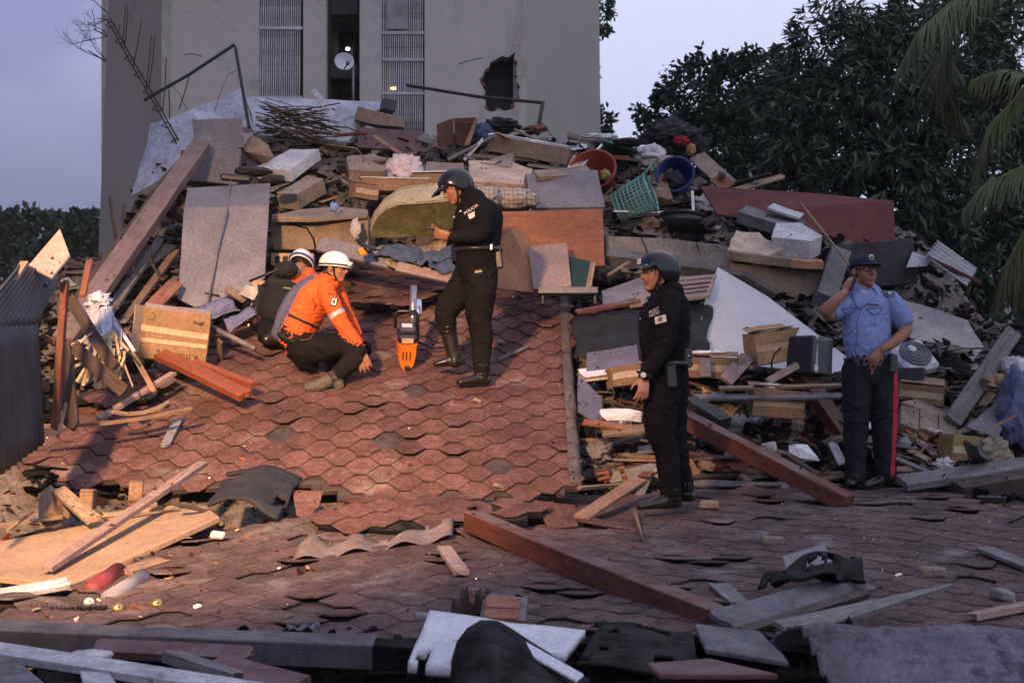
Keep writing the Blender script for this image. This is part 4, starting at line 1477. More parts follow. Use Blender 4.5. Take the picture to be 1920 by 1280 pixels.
for k, (a, b) in enumerate((((215, 575), (300, 450)), ((235, 600), (330, 470)), ((245, 640), (335, 515)))):
    PL("rafter_end", (a[0], a[1], 13.0), (b[0], b[1], 14.2), 0.07, 0.04, (wood_grey, wood_tan, wood_grey)[k], ("pale-edged rafter in the hollow behind the straw tangle", "tan rafter in the hollow behind the straw tangle", "low grey rafter in the hollow behind the cardboard box")[k], "rafter", up=(0, -1, .4))
Q("corrugated_scrap", [(205, 505), (290, 455), (335, 460), (250, 520)], [13.6, 14.2, 14.2, 13.6], 0.012, zinc, "flat strip of dull zinc in the dark hollow", "metal sheet", rough=0.01, cuts=2)
tube("thin_bar", [at(230, 440, 13.9), at(252, 510, 13.2)], 0.012, rust, "thin rusty bar crossing the hollow, upper one", "bar")
tube("thin_bar", [at(250, 432, 13.9), at(302, 525, 13.2)], 0.012, rust, "thin rusty bar crossing the hollow, lower one", "bar")

# --- pale roofing slab against the tower
slab_m = M("streaked_slab", (0.40, 0.40, 0.44), 0.8, 0.25, 4, 0.3, 20, stain=((0.17, 0.16, 0.19), 4, 0.58))
Q("streaked_slab", [(285, 232), (362, 205), (452, 165), (470, 235), (375, 246), (335, 300), (300, 332), (246, 362)], [17.2, 17.2, 17.4, 16.9, 16.5, 16.3, 16.3, 16.5], 0.10, slab_m, "bluish-white streaked roofing slab tilted under the bent rebar column", "slab", rough=0.04, cuts=3)
Q("streaked_slab", [(462, 180), (600, 186), (745, 192), (690, 215), (655, 262), (560, 262), (478, 246)], [17.8, 17.8, 17.8, 17.4, 17.0, 17.0, 17.0], 0.10, slab_m, "bluish-white streaked roofing slab lying behind the bundle of slats", "slab", rough=0.04, cuts=3)

# --- bundle of thin slats
bun = empty("slat_bundle", at(570, 268, 16.6), "heaped bundle of thin brown wooden slats behind the tilted concrete slab", "slats")
rnd = random.Random(77)
slat_ms = [M("slat_brown", (0.10, 0.08, 0.055), 0.85, 0.35, 3, 0.3, 30, grain=WG), M("slat_tan", (0.20, 0.145, 0.09), 0.85, 0.3, 3, 0.3, 30, grain=WG), wood_dark]
for k in range(64):
    y0 = rnd.uniform(200, 266)
    sl = rnd.gauss(10, 12)
    x0, x1 = 478 + rnd.uniform(0, 40), 640 - rnd.uniform(0, 60)
    plank("slat", at(x0, y0 - sl, 16.7 + rnd.uniform(-.25, .25)), at(x1, min(y0 + sl, 268), 16.6 + rnd.uniform(-.25, .25)), rnd.uniform(.02, .035), 0.008, rnd.choice(slat_ms), parent=bun, bow=rnd.gauss(0, .03), segs=4)
gr = empty("vent_grille", at(605, 225, 16.4), "white metal grille standing on the slat bundle", "grille")
Q("frame", [(582, 172), (590, 165), (628, 214), (622, 228)], 16.4, 0.03, plast_w, None, parent=gr)
for k in range(6):
    a, b = at(583 + k * 7, 174 + k * 9, 16.37), at(589 + k * 7, 168 + k * 9, 16.37)
    plank("fin", a, b, 0.02, 0.008, paper_w, parent=gr, segs=1)

# --- slabs and cartons on the crest
Q("tilted_slab", [(478, 314), (542, 319), (598, 279), (545, 280)], [15.5, 15.35, 15.9, 16.3], 0.13, conc_white, "tilted concrete slab with a pale top below the slat bundle", "slab", rough=0.01, cuts=2)
Q("broken_beam", [(519, 362), (556, 364), (606, 334), (577, 328)], [15.0, 14.9, 15.4, 15.7], 0.17, conc_tan, "short broken tan beam end pointing at the grey metal sheet", "beam", rough=0.015, cuts=2)
Q("plaster_lump", [(655, 318), (720, 322), (735, 300), (700, 287), (650, 292)], [15.5, 15.5, 15.8, 16, 15.9], 0.14, conc_tan, "flat tan plaster lump beside the pale plastic bag", "plaster", rough=0.02, cuts=2)
Q("plaster_lump", [(795, 330), (870, 338), (870, 305), (800, 302)], [15.2, 15.2, 15.6, 15.8], 0.16, conc_tan, "tan plaster lump behind the helmeted officer's head", "plaster", rough=0.02, cuts=2)
Q("plaster_lump", [(880, 340), (990, 345), (1000, 318), (960, 302), (880, 300)], [15.0, 15.0, 15.5, 15.7, 15.7], 0.18, M("plaster_peach", (0.50, 0.37, 0.27), 0.95, 0.2, 5, 0.5, 30), "broad peach plaster lump beside the officer's helmet", "plaster", rough=0.03, cuts=2)
Q("grey_slab", [(985, 325), (1120, 318), (1135, 388), (1000, 390)], [14.8, 15.0, 14.6, 14.5], 0.12, grey_lav, "flat grey slab above the orange door", "slab", rough=0.008, cuts=2)
Q("plaster_lump", [(1000, 318), (1100, 310), (1110, 322), (1010, 332)], [14.9, 15.2, 15.0, 14.7], 0.05, conc_tan, "tan strip of plaster on the grey slab", "plaster", rough=0.02, cuts=2)
open_box("carton", at(682, 360, 14.9), (0.25, 0.2, 0.15), (6, 4, 28), card_m, "small closed carton on the crest beside the mattress", seed=2)
wc = box("white_topped_carton", at(745, 350, 15.0), (0.72, 0.3, 0.14), (0, 2, -4), card_m, "long low carton with a white lid behind the mattress", "carton", rough=0.006, cuts=1)
box("lid", at(745, 338, 15.0), (0.74, 0.32, 0.012), (0, 2, -4), paper_w, parent=wc)
wc = box("white_topped_carton", at(820, 347, 15.0), (0.50, 0.3, 0.20), (0, -2, 3), card_m, "square carton with a white lid touching the officer's helmet", "carton", rough=0.006, cuts=1)
box("lid", at(818, 326, 15.0), (0.52, 0.31, 0.012), (0, -2, 3), paper_w, parent=wc)
blob("plastic_bag", at(757, 315, 15.0), (0.20, 0.15, 0.17), M("bag_pinkwhite", (0.52, 0.45, 0.47), 0.5, 0.1, 4, 0.2, 12), "crumpled pinkish-white plastic bag on the crest", "bag", 12, 0.3, crease=0.25)
Q("maroon_sheet", [(668, 238), (795, 246), (788, 284), (672, 276)], [17.0, 17.0, 16.7, 16.7], 0.04, maroon, "dull maroon panel standing behind the plastic bag", "panel")
box("masonry_block", at(705, 222, 17.2), (0.45, 0.3, 0.17), (5, 12, 10), conc_tan, "tan masonry block with a hollow end resting on the maroon panel", "masonry", rough=0.03, cuts=2, seed=9)
box("masonry_block", at(742, 232, 17.2), (0.22, 0.25, 0.13), (0, 8, 12), conc_tan, "smaller tan block next to the hollow-ended one", "masonry", rough=0.02, cuts=1, seed=8)
box("grey_crate", at(728, 200, 17.4), (0.16, 0.2, 0.14), (0, 10, 20), metal_dark, "small dark box before the louvred shaft with the amber lamp", "box")
# overturned drawer unit
cab = empty("drawer_unit", at(855, 275, 16.5), "overturned open dark red drawer unit on the crest", "cabinet")
for px, nm in (([(822, 232), (850, 222), (852, 272), (824, 275)], "side"), ([(850, 222), (893, 220), (890, 232), (852, 234)], "top"), ([(852, 234), (890, 232), (886, 270), (852, 272)], "back")):
    Q(nm, px, [16.3, 16.6, 16.6, 16.3] if nm == "side" else ([16.4] * 4 if nm == "top" else [16.75] * 4), 0.025, wood_red, None, parent=cab)
Q("drawer_front", [(890, 224), (897, 222), (880, 272), (870, 272)], [16.4, 16.4, 16.3, 16.3], 0.02, wood_tan, None, parent=cab)
for k, (c, r, lab) in enumerate((((940, 236, 16.9), (.24, .18, .10), "dark cloth heap beside the drawer unit"), ((905, 250, 16.6), (.14, .12, .12), "dark blue cloth wad between drawer unit and white-topped beam"), ((1005, 242, 17.0), (.15, .1, .05), "brown rag behind the white-topped beam"))):
    blob("cloth_heap", at(*c), r, (cloth_dk, cloth_blue, brick_m)[k], lab, "cloth", 40 + k, 0.3, crease=.25)
PL("topped_beam", (922, 268, 16.3), (1072, 293, 16.0), 0.26, 0.19, conc_tan, "long tan beam with a white top across the crest", "beam", up=(0, -.25, 1))
PL("white_top_strip", (922, 251, 16.36), (1085, 280, 16.0), 0.26, 0.012, paper_w, "thin white strip forming the top of the tan beam", "board", up=(0, -.25, 1))  # the beam's white top, laid on as a thin separate strip
Q("tan_wedge", [(1062, 318), (1090, 322), (1100, 300), (1075, 288)], [15.6, 15.6, 15.8, 15.9], 0.1, M("plaster_peach", (0.5, 0.37, 0.27)), "pointed peach fragment under the white-topped beam by the buckets", "plaster", rough=.02, cuts=1)
Q("tan_wedge", [(900, 305), (960, 312), (962, 282), (935, 290)], [15.6, 15.5, 15.8, 16], 0.08, conc_tan, "curled tan fragment under the white-topped beam by the drawer unit", "plaster", rough=.04, cuts=2)
for k, (a, b, m, lab) in enumerate((((840, 300), (925, 255), wood_grey, "grey lath sloping below the white-topped beam"), ((870, 300), (905, 262), paper_w, "white strip leaning on the dark cloth"), ((990, 308), (1085, 322), paper_w, "pale flat strip under the beam"), ((700, 255), (770, 300), wood_tan, "tan lath across the maroon panel"), ((880, 292), (1000, 300), wood_tan, "tan lath below the drawer unit"))):
    PL("crest_lath", (a[0], a[1], 16.2), (b[0], b[1], 16.1), 0.06, 0.015, m, lab, "lath", up=(0, -.6, .8), splinter=.01)
tube("white_pole", [at(1040, 366, 15.0), at(1128, 272, 16.2)], 0.014, paper_w, "thin white pole leaning on the crest beside the buckets", "pole")
tube("fallen_rail", [at(762, 160, 18.8), at(900, 182, 18.4), at(1018, 193, 18.0)], 0.022, rust, "long rusty rail sticking out level before the tower wall", "rail")
tube("rail_post", [at(1018, 192, 18.0), at(1008, 252, 17.6)], 0.025, rust, "short post at the end of the level rusty rail", "post")
# rebar column and steel frame at the left
rb = empty("rebar_column", at(340, 290, 16.6), "bent twin rebar column with loose upright rods before the tower", "rebar")
for dx in (0, 7):
    tube("rod", [at(200 + dx, 35, 17.4), at(245 + dx, 118, 17.3), at(292 + dx, 200, 17.0), at(340 + dx, 285, 16.5)], 0.010, rust, parent=rb, seg=6)
for k in range(8):
    s = k / 7.5
    x, y = 206 + 132 * s, 45 + 235 * s
    tube("stirrup", [at(x - 8, y + 3, 17.3 - .7 * s), at(x, y - 4, 17.25 - .7 * s), at(x + 10, y + 1, 17.3 - .7 * s), at(x + 2, y + 8, 17.3 - .7 * s), at(x - 8, y + 3, 17.3 - .7 * s)], 0.007, rust, parent=rb, seg=5)
for a, b in (((228, 92), (236, 8)), ((233, 92), (240, 10)), ((220, 65), (224, 48)), ((250, 125), (266, 36)), ((274, 165), (284, 66)), ((279, 165), (291, 66)), ((305, 212), (312, 110)), ((318, 222), (316, 168)), ((336, 205), (356, 138))):
    tube("loose_rod", [at(a[0], a[1], 17.1), at((a[0] + b[0]) / 2 + 1, (a[1] + b[1]) / 2, 17.1), at(b[0], b[1], 17.1)], 0.007, rust, parent=rb, seg=5)
tube("steel_frame", [at(270, 188, 17.0), at(355, 140, 17.0), at(440, 84, 17.0), at(442, 92, 17.0), at(450, 140, 16.9), at(467, 240, 16.7)], 0.020, metal_dark, "dark angled steel frame rising above the streaked slab", "steel frame", seg=6, smooth=False)
tube("drooping_wire", [at(322, 160, 16.9), at(335, 175, 16.9), at(345, 195, 16.8), at(352, 205, 16.8)], 0.004, rust, "thin wire drooping from the steel frame", "wire", seg=4)
tube("drooping_wire", [at(448, 130, 16.9), at(428, 140, 16.9), at(415, 170, 16.8), at(402, 210, 16.8)], 0.004, rust, "thin wire looping behind the steel frame's post", "wire", seg=4)

# --- buckets, baskets and clothes at the beside the crest
bk, _ = bucket("red_bucket", at(1122, 352, 15.9), (-0.25, -0.85, 0.42), 0.255, 0.34, red_pl, "red plastic bucket lying on its side with a dark bag inside")
blob("dark_bag", at(1098, 340, 15.25), (0.17, 0.12, 0.17), cloth_dk, "dark stuffed bag bulging out of the red bucket", "bag", 5, .25, crease=.3)
blob("gold_wrapper", at(1134, 328, 15.4), (0.06, 0.05, 0.06), M("wrapper_olive", (0.25, 0.2, 0.05), 0.35, 0.3), "crumpled yellowish wrapper inside the red bucket", "wrapper", 8, .4, sub=3)
bucket("green_bucket", at(1148, 312, 16.5), (0.25, -0.35, 0.9), 0.19, 0.28, green_pl, "green plastic bucket half buried above the red one")
PL("book_in_bucket", (1150, 296, 16.3), (1180, 298, 16.3), 0.10, 0.05, brick_m, "red and cream book poking out of the green bucket", "book")
bucket("blue_basket", at(1270, 345, 16.1), (-0.2, -0.9, 0.25), 0.20, 0.26, blue_pl, "blue plastic basket on its side below the dark clothes", "basket")
blob("rubbish_wad", at(1262, 338, 15.9), (0.12, 0.08, 0.10), cloth_dk, "dark rubbish wad inside the blue basket", "rubbish", 9, .4)
# teal laundry basket: rim hoops and crossing bars
tb = empty("laundry_basket", at(1190, 395, 15.2), "pale teal perforated laundry basket tipped over beside the red bucket", "basket")
C0 = at(1188, 374, 15.2)
bx_ax = Vector((0.82, -0.25, 0.35)).normalized()
rmb = frame(bx_ax.orthogonal(), bx_ax)
def bpt(a, s, rr=1.0):
    r = (0.15 + 0.055 * s) * rr
    return C0 + rmb @ Vector((r * math.cos(a) * 1.25, r * math.sin(a) * .85, (s - .5) * .40))
for s in (0, .12, .24, .36, .48, .60, .72, .84, 1.0):
    pts = [bpt(2 * math.pi * k / 28, s) for k in range(29)]
    tube("hoop", pts, 0.016 if s == 1.0 else 0.009, teal_pl, parent=tb, seg=5)
for k in range(28):
    a = 2 * math.pi * k / 28
    tube("bar", [bpt(a, 0), bpt(a, 1)], 0.009, teal_pl, parent=tb, seg=4)
bm = lathe([(0, -.005), (.15, -.005), (.15, .005), (0, .005)], 28)
local("base", bm, teal_pl, C0 + rmb @ Vector((0, 0, -.2)), rmb, tb)
tube("handle", [bpt(-.5, 1), bpt(-.5, 1) + Vector((.05, -.04, .16)), bpt(1.2, 1) + Vector((.10, 0, .14)), bpt(1.2, 1)], 0.012, teal_pl, parent=tb, seg=6)
pan = empty("black_pan", at(1280, 412, 15.0), "round black pan with a knobbed lid below the blue basket", "pan")
bm = lathe([(0, 0), (.20, 0), (.235, .02), (.24, .035), (.22, .04), (.10, .05), (.05, .06), (.05, .085), (0, .09)], 36)
local("lid", bm, metal_dark, at(1280, 408, 15.0), euler(-3, 4, 0), pan, True)
bm = lathe([(0, -.14), (.14, -.14), (.20, -.06), (.22, 0.0), (0, 0)], 30)
local("bowl", bm, black_pl, at(1280, 408, 15.0), euler(-3, 4, 0), pan, True)
cb = empty("clothes_bundle", at(1255, 275, 16.9), "big bundle of dark ribbed clothes crowning the beside the pile", "clothes")
blob("wad", at(1252, 248, 17.0), (0.30, 0.22, 0.17), M("cloth_ribbed", (0.05, 0.047, 0.05), 0.95, 0.6, 2, 0.6, 8, grain=(2, 2, 14)), None, None, 17, .3, parent=cb, crease=.3)
blob("wad", at(1290, 262, 16.9), (0.22, 0.2, 0.16), cloth_dk, None, None, 19, .35, parent=cb, crease=.3)
blob("wad", at(1312, 280, 16.7), (0.12, 0.12, 0.16), cloth_dk, None, None, 23, .35, parent=cb, crease=.3)
blob("red_cloth", at(1278, 265, 16.55), (0.09, 0.06, 0.06), M("cloth_red", (0.28, 0.012, 0.025), 0.9, 0.3, 5, 0.3), "small bright red cloth tucked under the dark clothes", "cloth", 3, .4)
blob("yellow_cloth", at(1296, 280, 16.5), (0.05, 0.05, 0.07), M("cloth_yellow", (0.35, 0.22, 0.08), 0.9, 0.3, 5, 0.3), "yellowish cloth hanging under the red cloth", "cloth", 4, .4)
blob("white_sack", at(1222, 292, 16.4), (0.19, 0.15, 0.14), cloth_wh, "stuffed off-white sack beside the dark clothes", "sack", 25, .25, crease=.2)
blob("white_sack", at(1245, 318, 16.2), (0.16, 0.14, 0.16), M("cloth_beige", (0.40, 0.30, 0.22), 0.9, 0.15, 5, 0.3), "beige sack slumped below the off-white one", "sack", 27, .25, crease=.2)
Q("tan_board", [(1205, 330), (1245, 325), (1262, 372), (1228, 378)], [16.0, 16.0, 15.6, 15.6], 0.03, wood_tan, "tan board under the beige sack", "board")
PL("slanting_board", (1305, 292, 16.6), (1368, 348, 16.2), 0.20, 0.03, M("board_dirty", (0.30, 0.22, 0.17), 0.9, .3, 4, .4, 30, stain=((.18, .13, .1), 5, .55)), "wide dirty board slanting beside the clothes", "board", up=(0, -1, .4), splinter=.02)
PL("slanting_board", (1342, 332, 16.1), (1366, 352, 16.0), 0.18, 0.035, wood_orange, "orange end of the slanting board", "board", up=(0, -1, .4))
for k, (px, py, r, m, lab) in enumerate(((1120, 258, (.24, .1, .05), plast_w, "crumpled clear plastic at the end of the white-topped beam"), (1180, 268, (.2, .1, .05), cloth_dk, "dark rag on the skyline beside the clothes"), (1330, 385, (.18, .12, .14), cloth_wh, "frayed pale stuffing beside the blue basket"), (1352, 368, (.07, .06, .09), cloth_wh, "tuft of pale stuffing before the long red board"), (1300, 378, (.15, .1, .07), cloth_dk, "dark cloth behind the round black pan"), (1090, 385, (.16, .1, .05), cloth_dk, "black cloth behind the orange door"), (1130, 380, (.14, .1, .08), card_in, "torn carton scrap beside the laundry basket"))):
    blob("crest_rag" if k not in (2, 3) else "stuffing_tuft", at(px, py, D_(px, py) - .12), r, m, lab, "rag" if k not in (2, 3) else "stuffing", 60 + k, .4, crease=.3)
wf = empty("window_frame", at(1330, 395, 15.0), "thin white window frame lying open below the blue basket", "frame")
for a, b in (((1232, 398), (1300, 395)), ((1300, 395), (1298, 358)), ((1150, 396), (1232, 398))):
    plank("frame_bar", at(a[0], a[1], 15.05), at(b[0], b[1], 15.1), 0.03, 0.02, paper_w, parent=wf, segs=1)

# --- the long red board and the slabs at the right
Q("red_board", [(1312, 348), (1515, 361), (1676, 376), (1678, 470), (1590, 452), (1490, 424), (1345, 402)], [15.35, 15.2, 15.0, 14.8, 14.85, 14.9, 15.1], 0.03, M("red_board_paint", (0.13, 0.028, 0.020), 0.55, 0.25, 1.5, 0.1, 20, stain=((0.07, 0.02, 0.018), 3, 0.6)), "long dark red board standing on edge before the mango tree", "board")
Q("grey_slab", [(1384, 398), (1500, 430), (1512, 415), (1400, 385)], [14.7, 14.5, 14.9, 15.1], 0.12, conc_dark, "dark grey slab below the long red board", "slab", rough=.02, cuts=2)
Q("grey_slab", [(1440, 388), (1500, 408), (1508, 400), (1450, 380)], [14.8, 14.7, 14.9, 15.0], 0.03, conc_white, "thin whitish flake on the dark grey slab", "slab", rough=.01, cuts=1)
Q("white_topped_block", [(1447, 445), (1520, 452), (1543, 441), (1500, 416), (1455, 417)], [14.0, 13.9, 14.1, 14.5, 14.5], 0.20, conc_white, "tan block with a chalky white top at the end of the broken edge", "block", rough=.015, cuts=2)
Q("tan_plaster", [(1366, 470), (1440, 478), (1470, 465), (1420, 432), (1380, 430)], [14.0, 13.9, 14.0, 14.4, 14.4], 0.12, M("plaster_peach", (0.5, 0.37, 0.27)), "peach plaster heap beside the chalky block", "plaster", rough=.05, cuts=3)
PL("masonry_row", (1370, 478, 14.0), (1480, 492, 13.95), 0.3, 0.09, conc_tan, "row of tan masonry under the peach plaster", "masonry", up=(0, -.2, 1))
PL("masonry_row", (1482, 492, 13.95), (1542, 496, 13.9), 0.3, 0.08, M("brick_orange", (.42, .22, .12), .9, .2, 7, .4, 40), "orange brick course under the chalky block", "masonry", up=(0, -.2, 1))
sl = Q("slab_edge", [(1136, 442), (1262, 446), (1370, 462), (1398, 480), (1402, 520), (1300, 528), (1136, 505)], 14.05, 0.5, concrete, "broad broken grey slab edge behind the policeman's helmet", "slab", rough=.02, cuts=2)
for pts in (((1200, 443), (1210, 462), (1215, 478)), ((1305, 455), (1310, 470))):
    tube("crack", [at(x, y, 14.03) for x, y in pts], 0.006, tar_m, parent=sl, seg=5)
Q("slab_edge", [(1365, 492), (1470, 500), (1540, 505), (1542, 548), (1500, 560), (1375, 522)], 13.95, 0.4, conc_tan, "tan broken slab end above the white slab", "slab", rough=.02, cuts=2)
Q("slab_underside", [(1136, 480), (1300, 500), (1400, 515), (1470, 560), (1380, 575), (1136, 545)], [13.95, 13.95, 13.9, 13.9, 14.2, 14.3], 0.3, conc_dark, "dark hollow underside of the broken slab edge", "slab", rough=.03, cuts=2)  # shade beneath the slab put into this darker concrete
PL("tilted_post", (1545, 566, 13.6), (1572, 478, 14.2), 0.20, 0.18, conc_dark, "tilted grey masonry post beside the blue cap", "post", up=(0, -1, .2))
tube("thin_rod", [at(1500, 380, 14.5), at(1560, 455, 13.8), at(1592, 498, 13.2)], 0.012, wood_tan.copy() if False else wood_tan, "thin pale rod slanting down behind the blue-shirted officer", "rod")
box("dark_cabinet", at(1625, 500, 14.6), (0.85, 0.5, 0.45), (0, -6, 8), metal_dark, "dark cabinet lying under the end of the red board", "cabinet", rough=.01, cuts=1)
zc = at(1785, 482, 14.6)
zdx = (at(1832, 505, 14.4) - at(1758, 452, 14.8))
zdy = (at(1735, 482, 14.2) - at(1758, 452, 14.8))
sheet("corrugated_roofing", lambda u, v: at(1758, 452, 14.8) + zdx * u + zdy * v + Vector((0, 0, 1)) * .018 * math.sin(v * 34), 8, 40, 0.004, M("zinc_pale", (.30, .29, .28), .5, .2, 3, .1, 25, metal=.3), "pale corrugated roofing piece under the palm", "roofing")
Q("white_scrap", [(1700, 500), (1738, 498), (1748, 486), (1712, 470)], 14.3, .01, paper_w, "white sheet scrap below the corrugated roofing", "sheet", rough=.01, cuts=1)
PL("red_batten", (1740, 482, 14.2), (1838, 530, 13.9), .05, .03, wood_red, "red-brown batten below the corrugated roofing", "batten")

# --- broken wall slab beside the officer
ws = M("slab_mauve", (0.33, 0.285, 0.27), 0.92, 0.15, 3, 0.4, 30, stain=((0.22, 0.19, 0.18), 3, 0.6))
Q("wall_slab", [(1690, 560), (1745, 575), (1815, 600), (1845, 650), (1780, 650), (1690, 630)], [14.2, 14.2, 13.9, 13.5, 13.5, 13.7], 0.15, ws, "upper piece of the pale broken wall slab beside the officer", "slab", rough=.02, cuts=2)
Q("wall_slab", [(1690, 634), (1780, 655), (1848, 655), (1860, 720), (1790, 735), (1700, 720)], [13.65, 13.45, 13.45, 12.9, 12.8, 12.9], 0.15, ws, "lower piece of the pale broken wall slab beside the officer", "slab", rough=.02, cuts=2)
Q("wall_slab", [(1700, 726), (1790, 741), (1862, 727), (1850, 780), (1740, 775)], [12.85, 12.75, 12.85, 12.3, 12.3], 0.15, ws, "lowest cracked piece of the pale wall slab behind the cardboard", "slab", rough=.025, cuts=2)
fan = empty("fan_housing", at(1712, 705, 12.3), "white plastic fan housing with a round grey grille beside the officer's hip", "fan")
rf = euler(48, -12, 20)
box("casing", at(1712, 672, 12.4), (0.34, 0.34, 0.12), rf, plast_w, parent=fan, bev=0.03)
bm = lathe([(0, .02), (.05, .02), (.13, .012), (.145, 0), (.145, -.02), (0, -.02)], 32)
local("grille", bm, M("grille_grey", (.13, .13, .15), .7, .2), at(1712, 672, 12.4) + rf @ Vector((0, 0, .07)), rf, fan, True)
for k in range(3):
    pts = [at(1712, 672, 12.4) + rf @ Vector(((.045 + .035 * k) * math.cos(a * .2618), (.045 + .035 * k) * math.sin(a * .2618), .092)) for a in range(25)]
    tube("grille_ring", pts, 0.004, metal_grey, parent=fan, seg=4)
bm = lathe([(0, .01), (.035, .008), (.04, 0), (0, 0)], 20)
local("hub", bm, plast_w, at(1712, 672, 12.4) + rf @ Vector((-.02, .04, .09)), rf, fan, True)
box("speaker_cabinet", at(1700, 712, 12.2), (0.30, 0.3, 0.2), (0, 0, -20), metal_dark, "dark cabinet under the fan housing", "cabinet")
open_box("carton", at(1728, 738, 12.0), (0.36, 0.30, 0.16), (4, 6, -18), card_m, "flattened brown carton below the fan housing", seed=5)
# hollow-pot floor slab
hs = empty("hollow_pot_slab", at(1790, 850, 11.2), "broken hollow-pot floor slab with orange clay underside beside the red stripe", "slab")
for k in range(6):
    x = 1690 + k * 36
    Q("slab_segment", [(x, 758 + k * 8), (x + 34, 766 + k * 8), (x + 34, 806 + k * 8), (x, 792 + k * 8)], [11.5, 11.5, 11.3, 11.3], 0.12, conc_tan if k < 4 else concrete, None, parent=hs, rough=.008, cuts=1)
for k in range(7):
    x = 1690 + k * 24
    box("clay_pot", at(x + 8, 806 + k * 7, 11.45), (0.09, 0.25, 0.09), (0, 45, 10), M("clay_orange", (.42, .17, .06), .9, .2), parent=hs)
Q("slab_top", [(1690, 752), (1730, 745), (1895, 800), (1890, 815), (1840, 808)], [11.6, 12.0, 11.9, 11.5, 11.5], 0.05, conc_tan, None, parent=hs, rough=.01, cuts=1)
open_box("carton", at(1800, 845, 11.1), (0.24, 0.22, 0.24), (0, 6, 12), M("card_ochre", (.30, .21, .08), .85, .15), "ochre carton at the end of the hollow-pot slab", seed=7, flaps=False)
Q("white_board", [(1812, 800), (1870, 820), (1900, 770), (1880, 742)], [11.2, 11.1, 11.5, 11.6], .015, grey_lav, "pale creased board leaning behind the ochre carton", "board", rough=.01, cuts=1)
PL("pale_strip", (1838, 812, 11.0), (1902, 780, 11.0), .03, .015, wood_pale, "pale wooden strip along the creased board", "strip")
PL("grey_jamb", (1785, 790, 11.4), (1900, 622, 12.2), .14, .05, wood_grey, "grey wooden door jamb leaning to the palm", "jamb", up=(0, -1, .2))
PL("brown_lath", (1840, 760, 11.6), (1905, 690, 11.8), .06, .015, wood_tan, "brown lath beside the grey door jamb", "lath", up=(0, -1, .2), splinter=.02)
PL("brown_lath", (1820, 765, 11.7), (1895, 720, 11.8), .04, .012, wood_red, "thin red lath under the grey door jamb", "lath", up=(0, -1, .2), splinter=.02)
blob("card_wad", at(1868, 720, 11.7), (.14, .1, .09), card_in, "torn brown card wad beside the door jamb", "cardboard", 90, .4, crease=.3)
blob("blue_tarp", at(1915, 770, 11.3), (.20, .15, .36), M("tarp_blue", (.13, .15, .24), .8, .2, 4, .3, 15), "blue-grey tarp slumped beside the ochre carton", "tarp", 91, .25, crease=.25)
blob("plaster_lump", at(1905, 690, 11.8), (.12, .1, .10), conc_white, "white plaster lump above the blue-grey tarp", "plaster", 92, .3)
blob("beige_cloth", at(1862, 850, 10.9), (.13, .1, .15), M("cloth_beige2", (.26, .22, .15), .9, .2), "beige cloth hung beside the ochre carton", "cloth", 93, .3, crease=.3)
PL("dark_plank", (1690, 905, 10.6), (1940, 870, 10.7), .22, .05, wood_grey, "wide grey plank lying at the officer's heels", "plank", up=(0, -.3, 1))
PL("dark_plank", (1790, 925, 10.5), (1960, 898, 10.6), .3, .16, wood_dark, "thick black timber under the wide grey plank", "plank", up=(0, -.2, 1))
blob("plastic_bag", at(1767, 875, 10.9), (.09, .08, .07), cloth_wh, "small crumpled white bag beside the officer's feet", "bag", 94, .4, crease=.3)
# ================================================================= MIDDLE: BEDDING, DOOR, CABINETS
quilt = M("quilt_olive", (0.13, 0.115, 0.05), 0.95, 0.4, 7, 0.5, 40, stain=((0.07, 0.085, 0.04), 7, 0.54))  # olive quilt, with the shade on its tilted underside put into the colour
band = M("quilt_band", (0.36, 0.31, 0.20), 0.95, 0.12, 4, 0.4, 40, stain=((0.10, 0.14, 0.08), 6, 0.60))
mt = empty("floral_mattress", at(780, 445, 13.6), "old floral mattress with a rounded end tilted beside the phone-reading officer", "mattress")
face = [(697, 446), (696, 428), (706, 408), (724, 392), (748, 383), (800, 380), (868, 374), (868, 430), (838, 440), (780, 444)]
fd = [13.65, 13.6, 13.5, 13.42, 13.38, 13.36, 13.34, 13.6, 13.64, 13.65]
Q("quilted_face", face, fd, 0.03, quilt, None, parent=mt, rough=.008, cuts=2)
back = [(697, 430), (696, 414), (704, 396), (722, 372), (752, 352), (800, 345), (868, 343), (868, 400), (838, 425), (780, 430)]
V = [at(p[0], p[1], d + .005) for p, d in zip(face, fd)]
Vb = [at(p[0], p[1], d + .26) for p, d in zip(back, fd)]
n = len(V)
vs_, fs_ = [], []
for k in range(n):
    a, b = V[k], Vb[k]
    for j in range(5):
        t_ = j / 4
        vs_.append(a.lerp(b, t_) + Vector((0, 0, .02 * math.sin(math.pi * t_))))
for k in range(n):
    k2 = (k + 1) % n
    for j in range(4):
        fs_.append((k * 5 + j, k2 * 5 + j, k2 * 5 + j + 1, k * 5 + j + 1))
fs_.append(tuple(k * 5 + 4 for k in range(n)))
mesh("side_band", vs_, fs_, band, mt, True)
for off in (0, .25):
    tube("piping", [a.lerp(b, off / .26) for a, b in list(zip(V, Vb))[:7]], .008, band, parent=mt, seg=6)
plaid = M("plaid_cloth", (0.36, 0.27, 0.17), 0.95, 0.1, 5, 0.3, 50)
N_, L_ = plaid.node_tree.nodes, plaid.node_tree.links
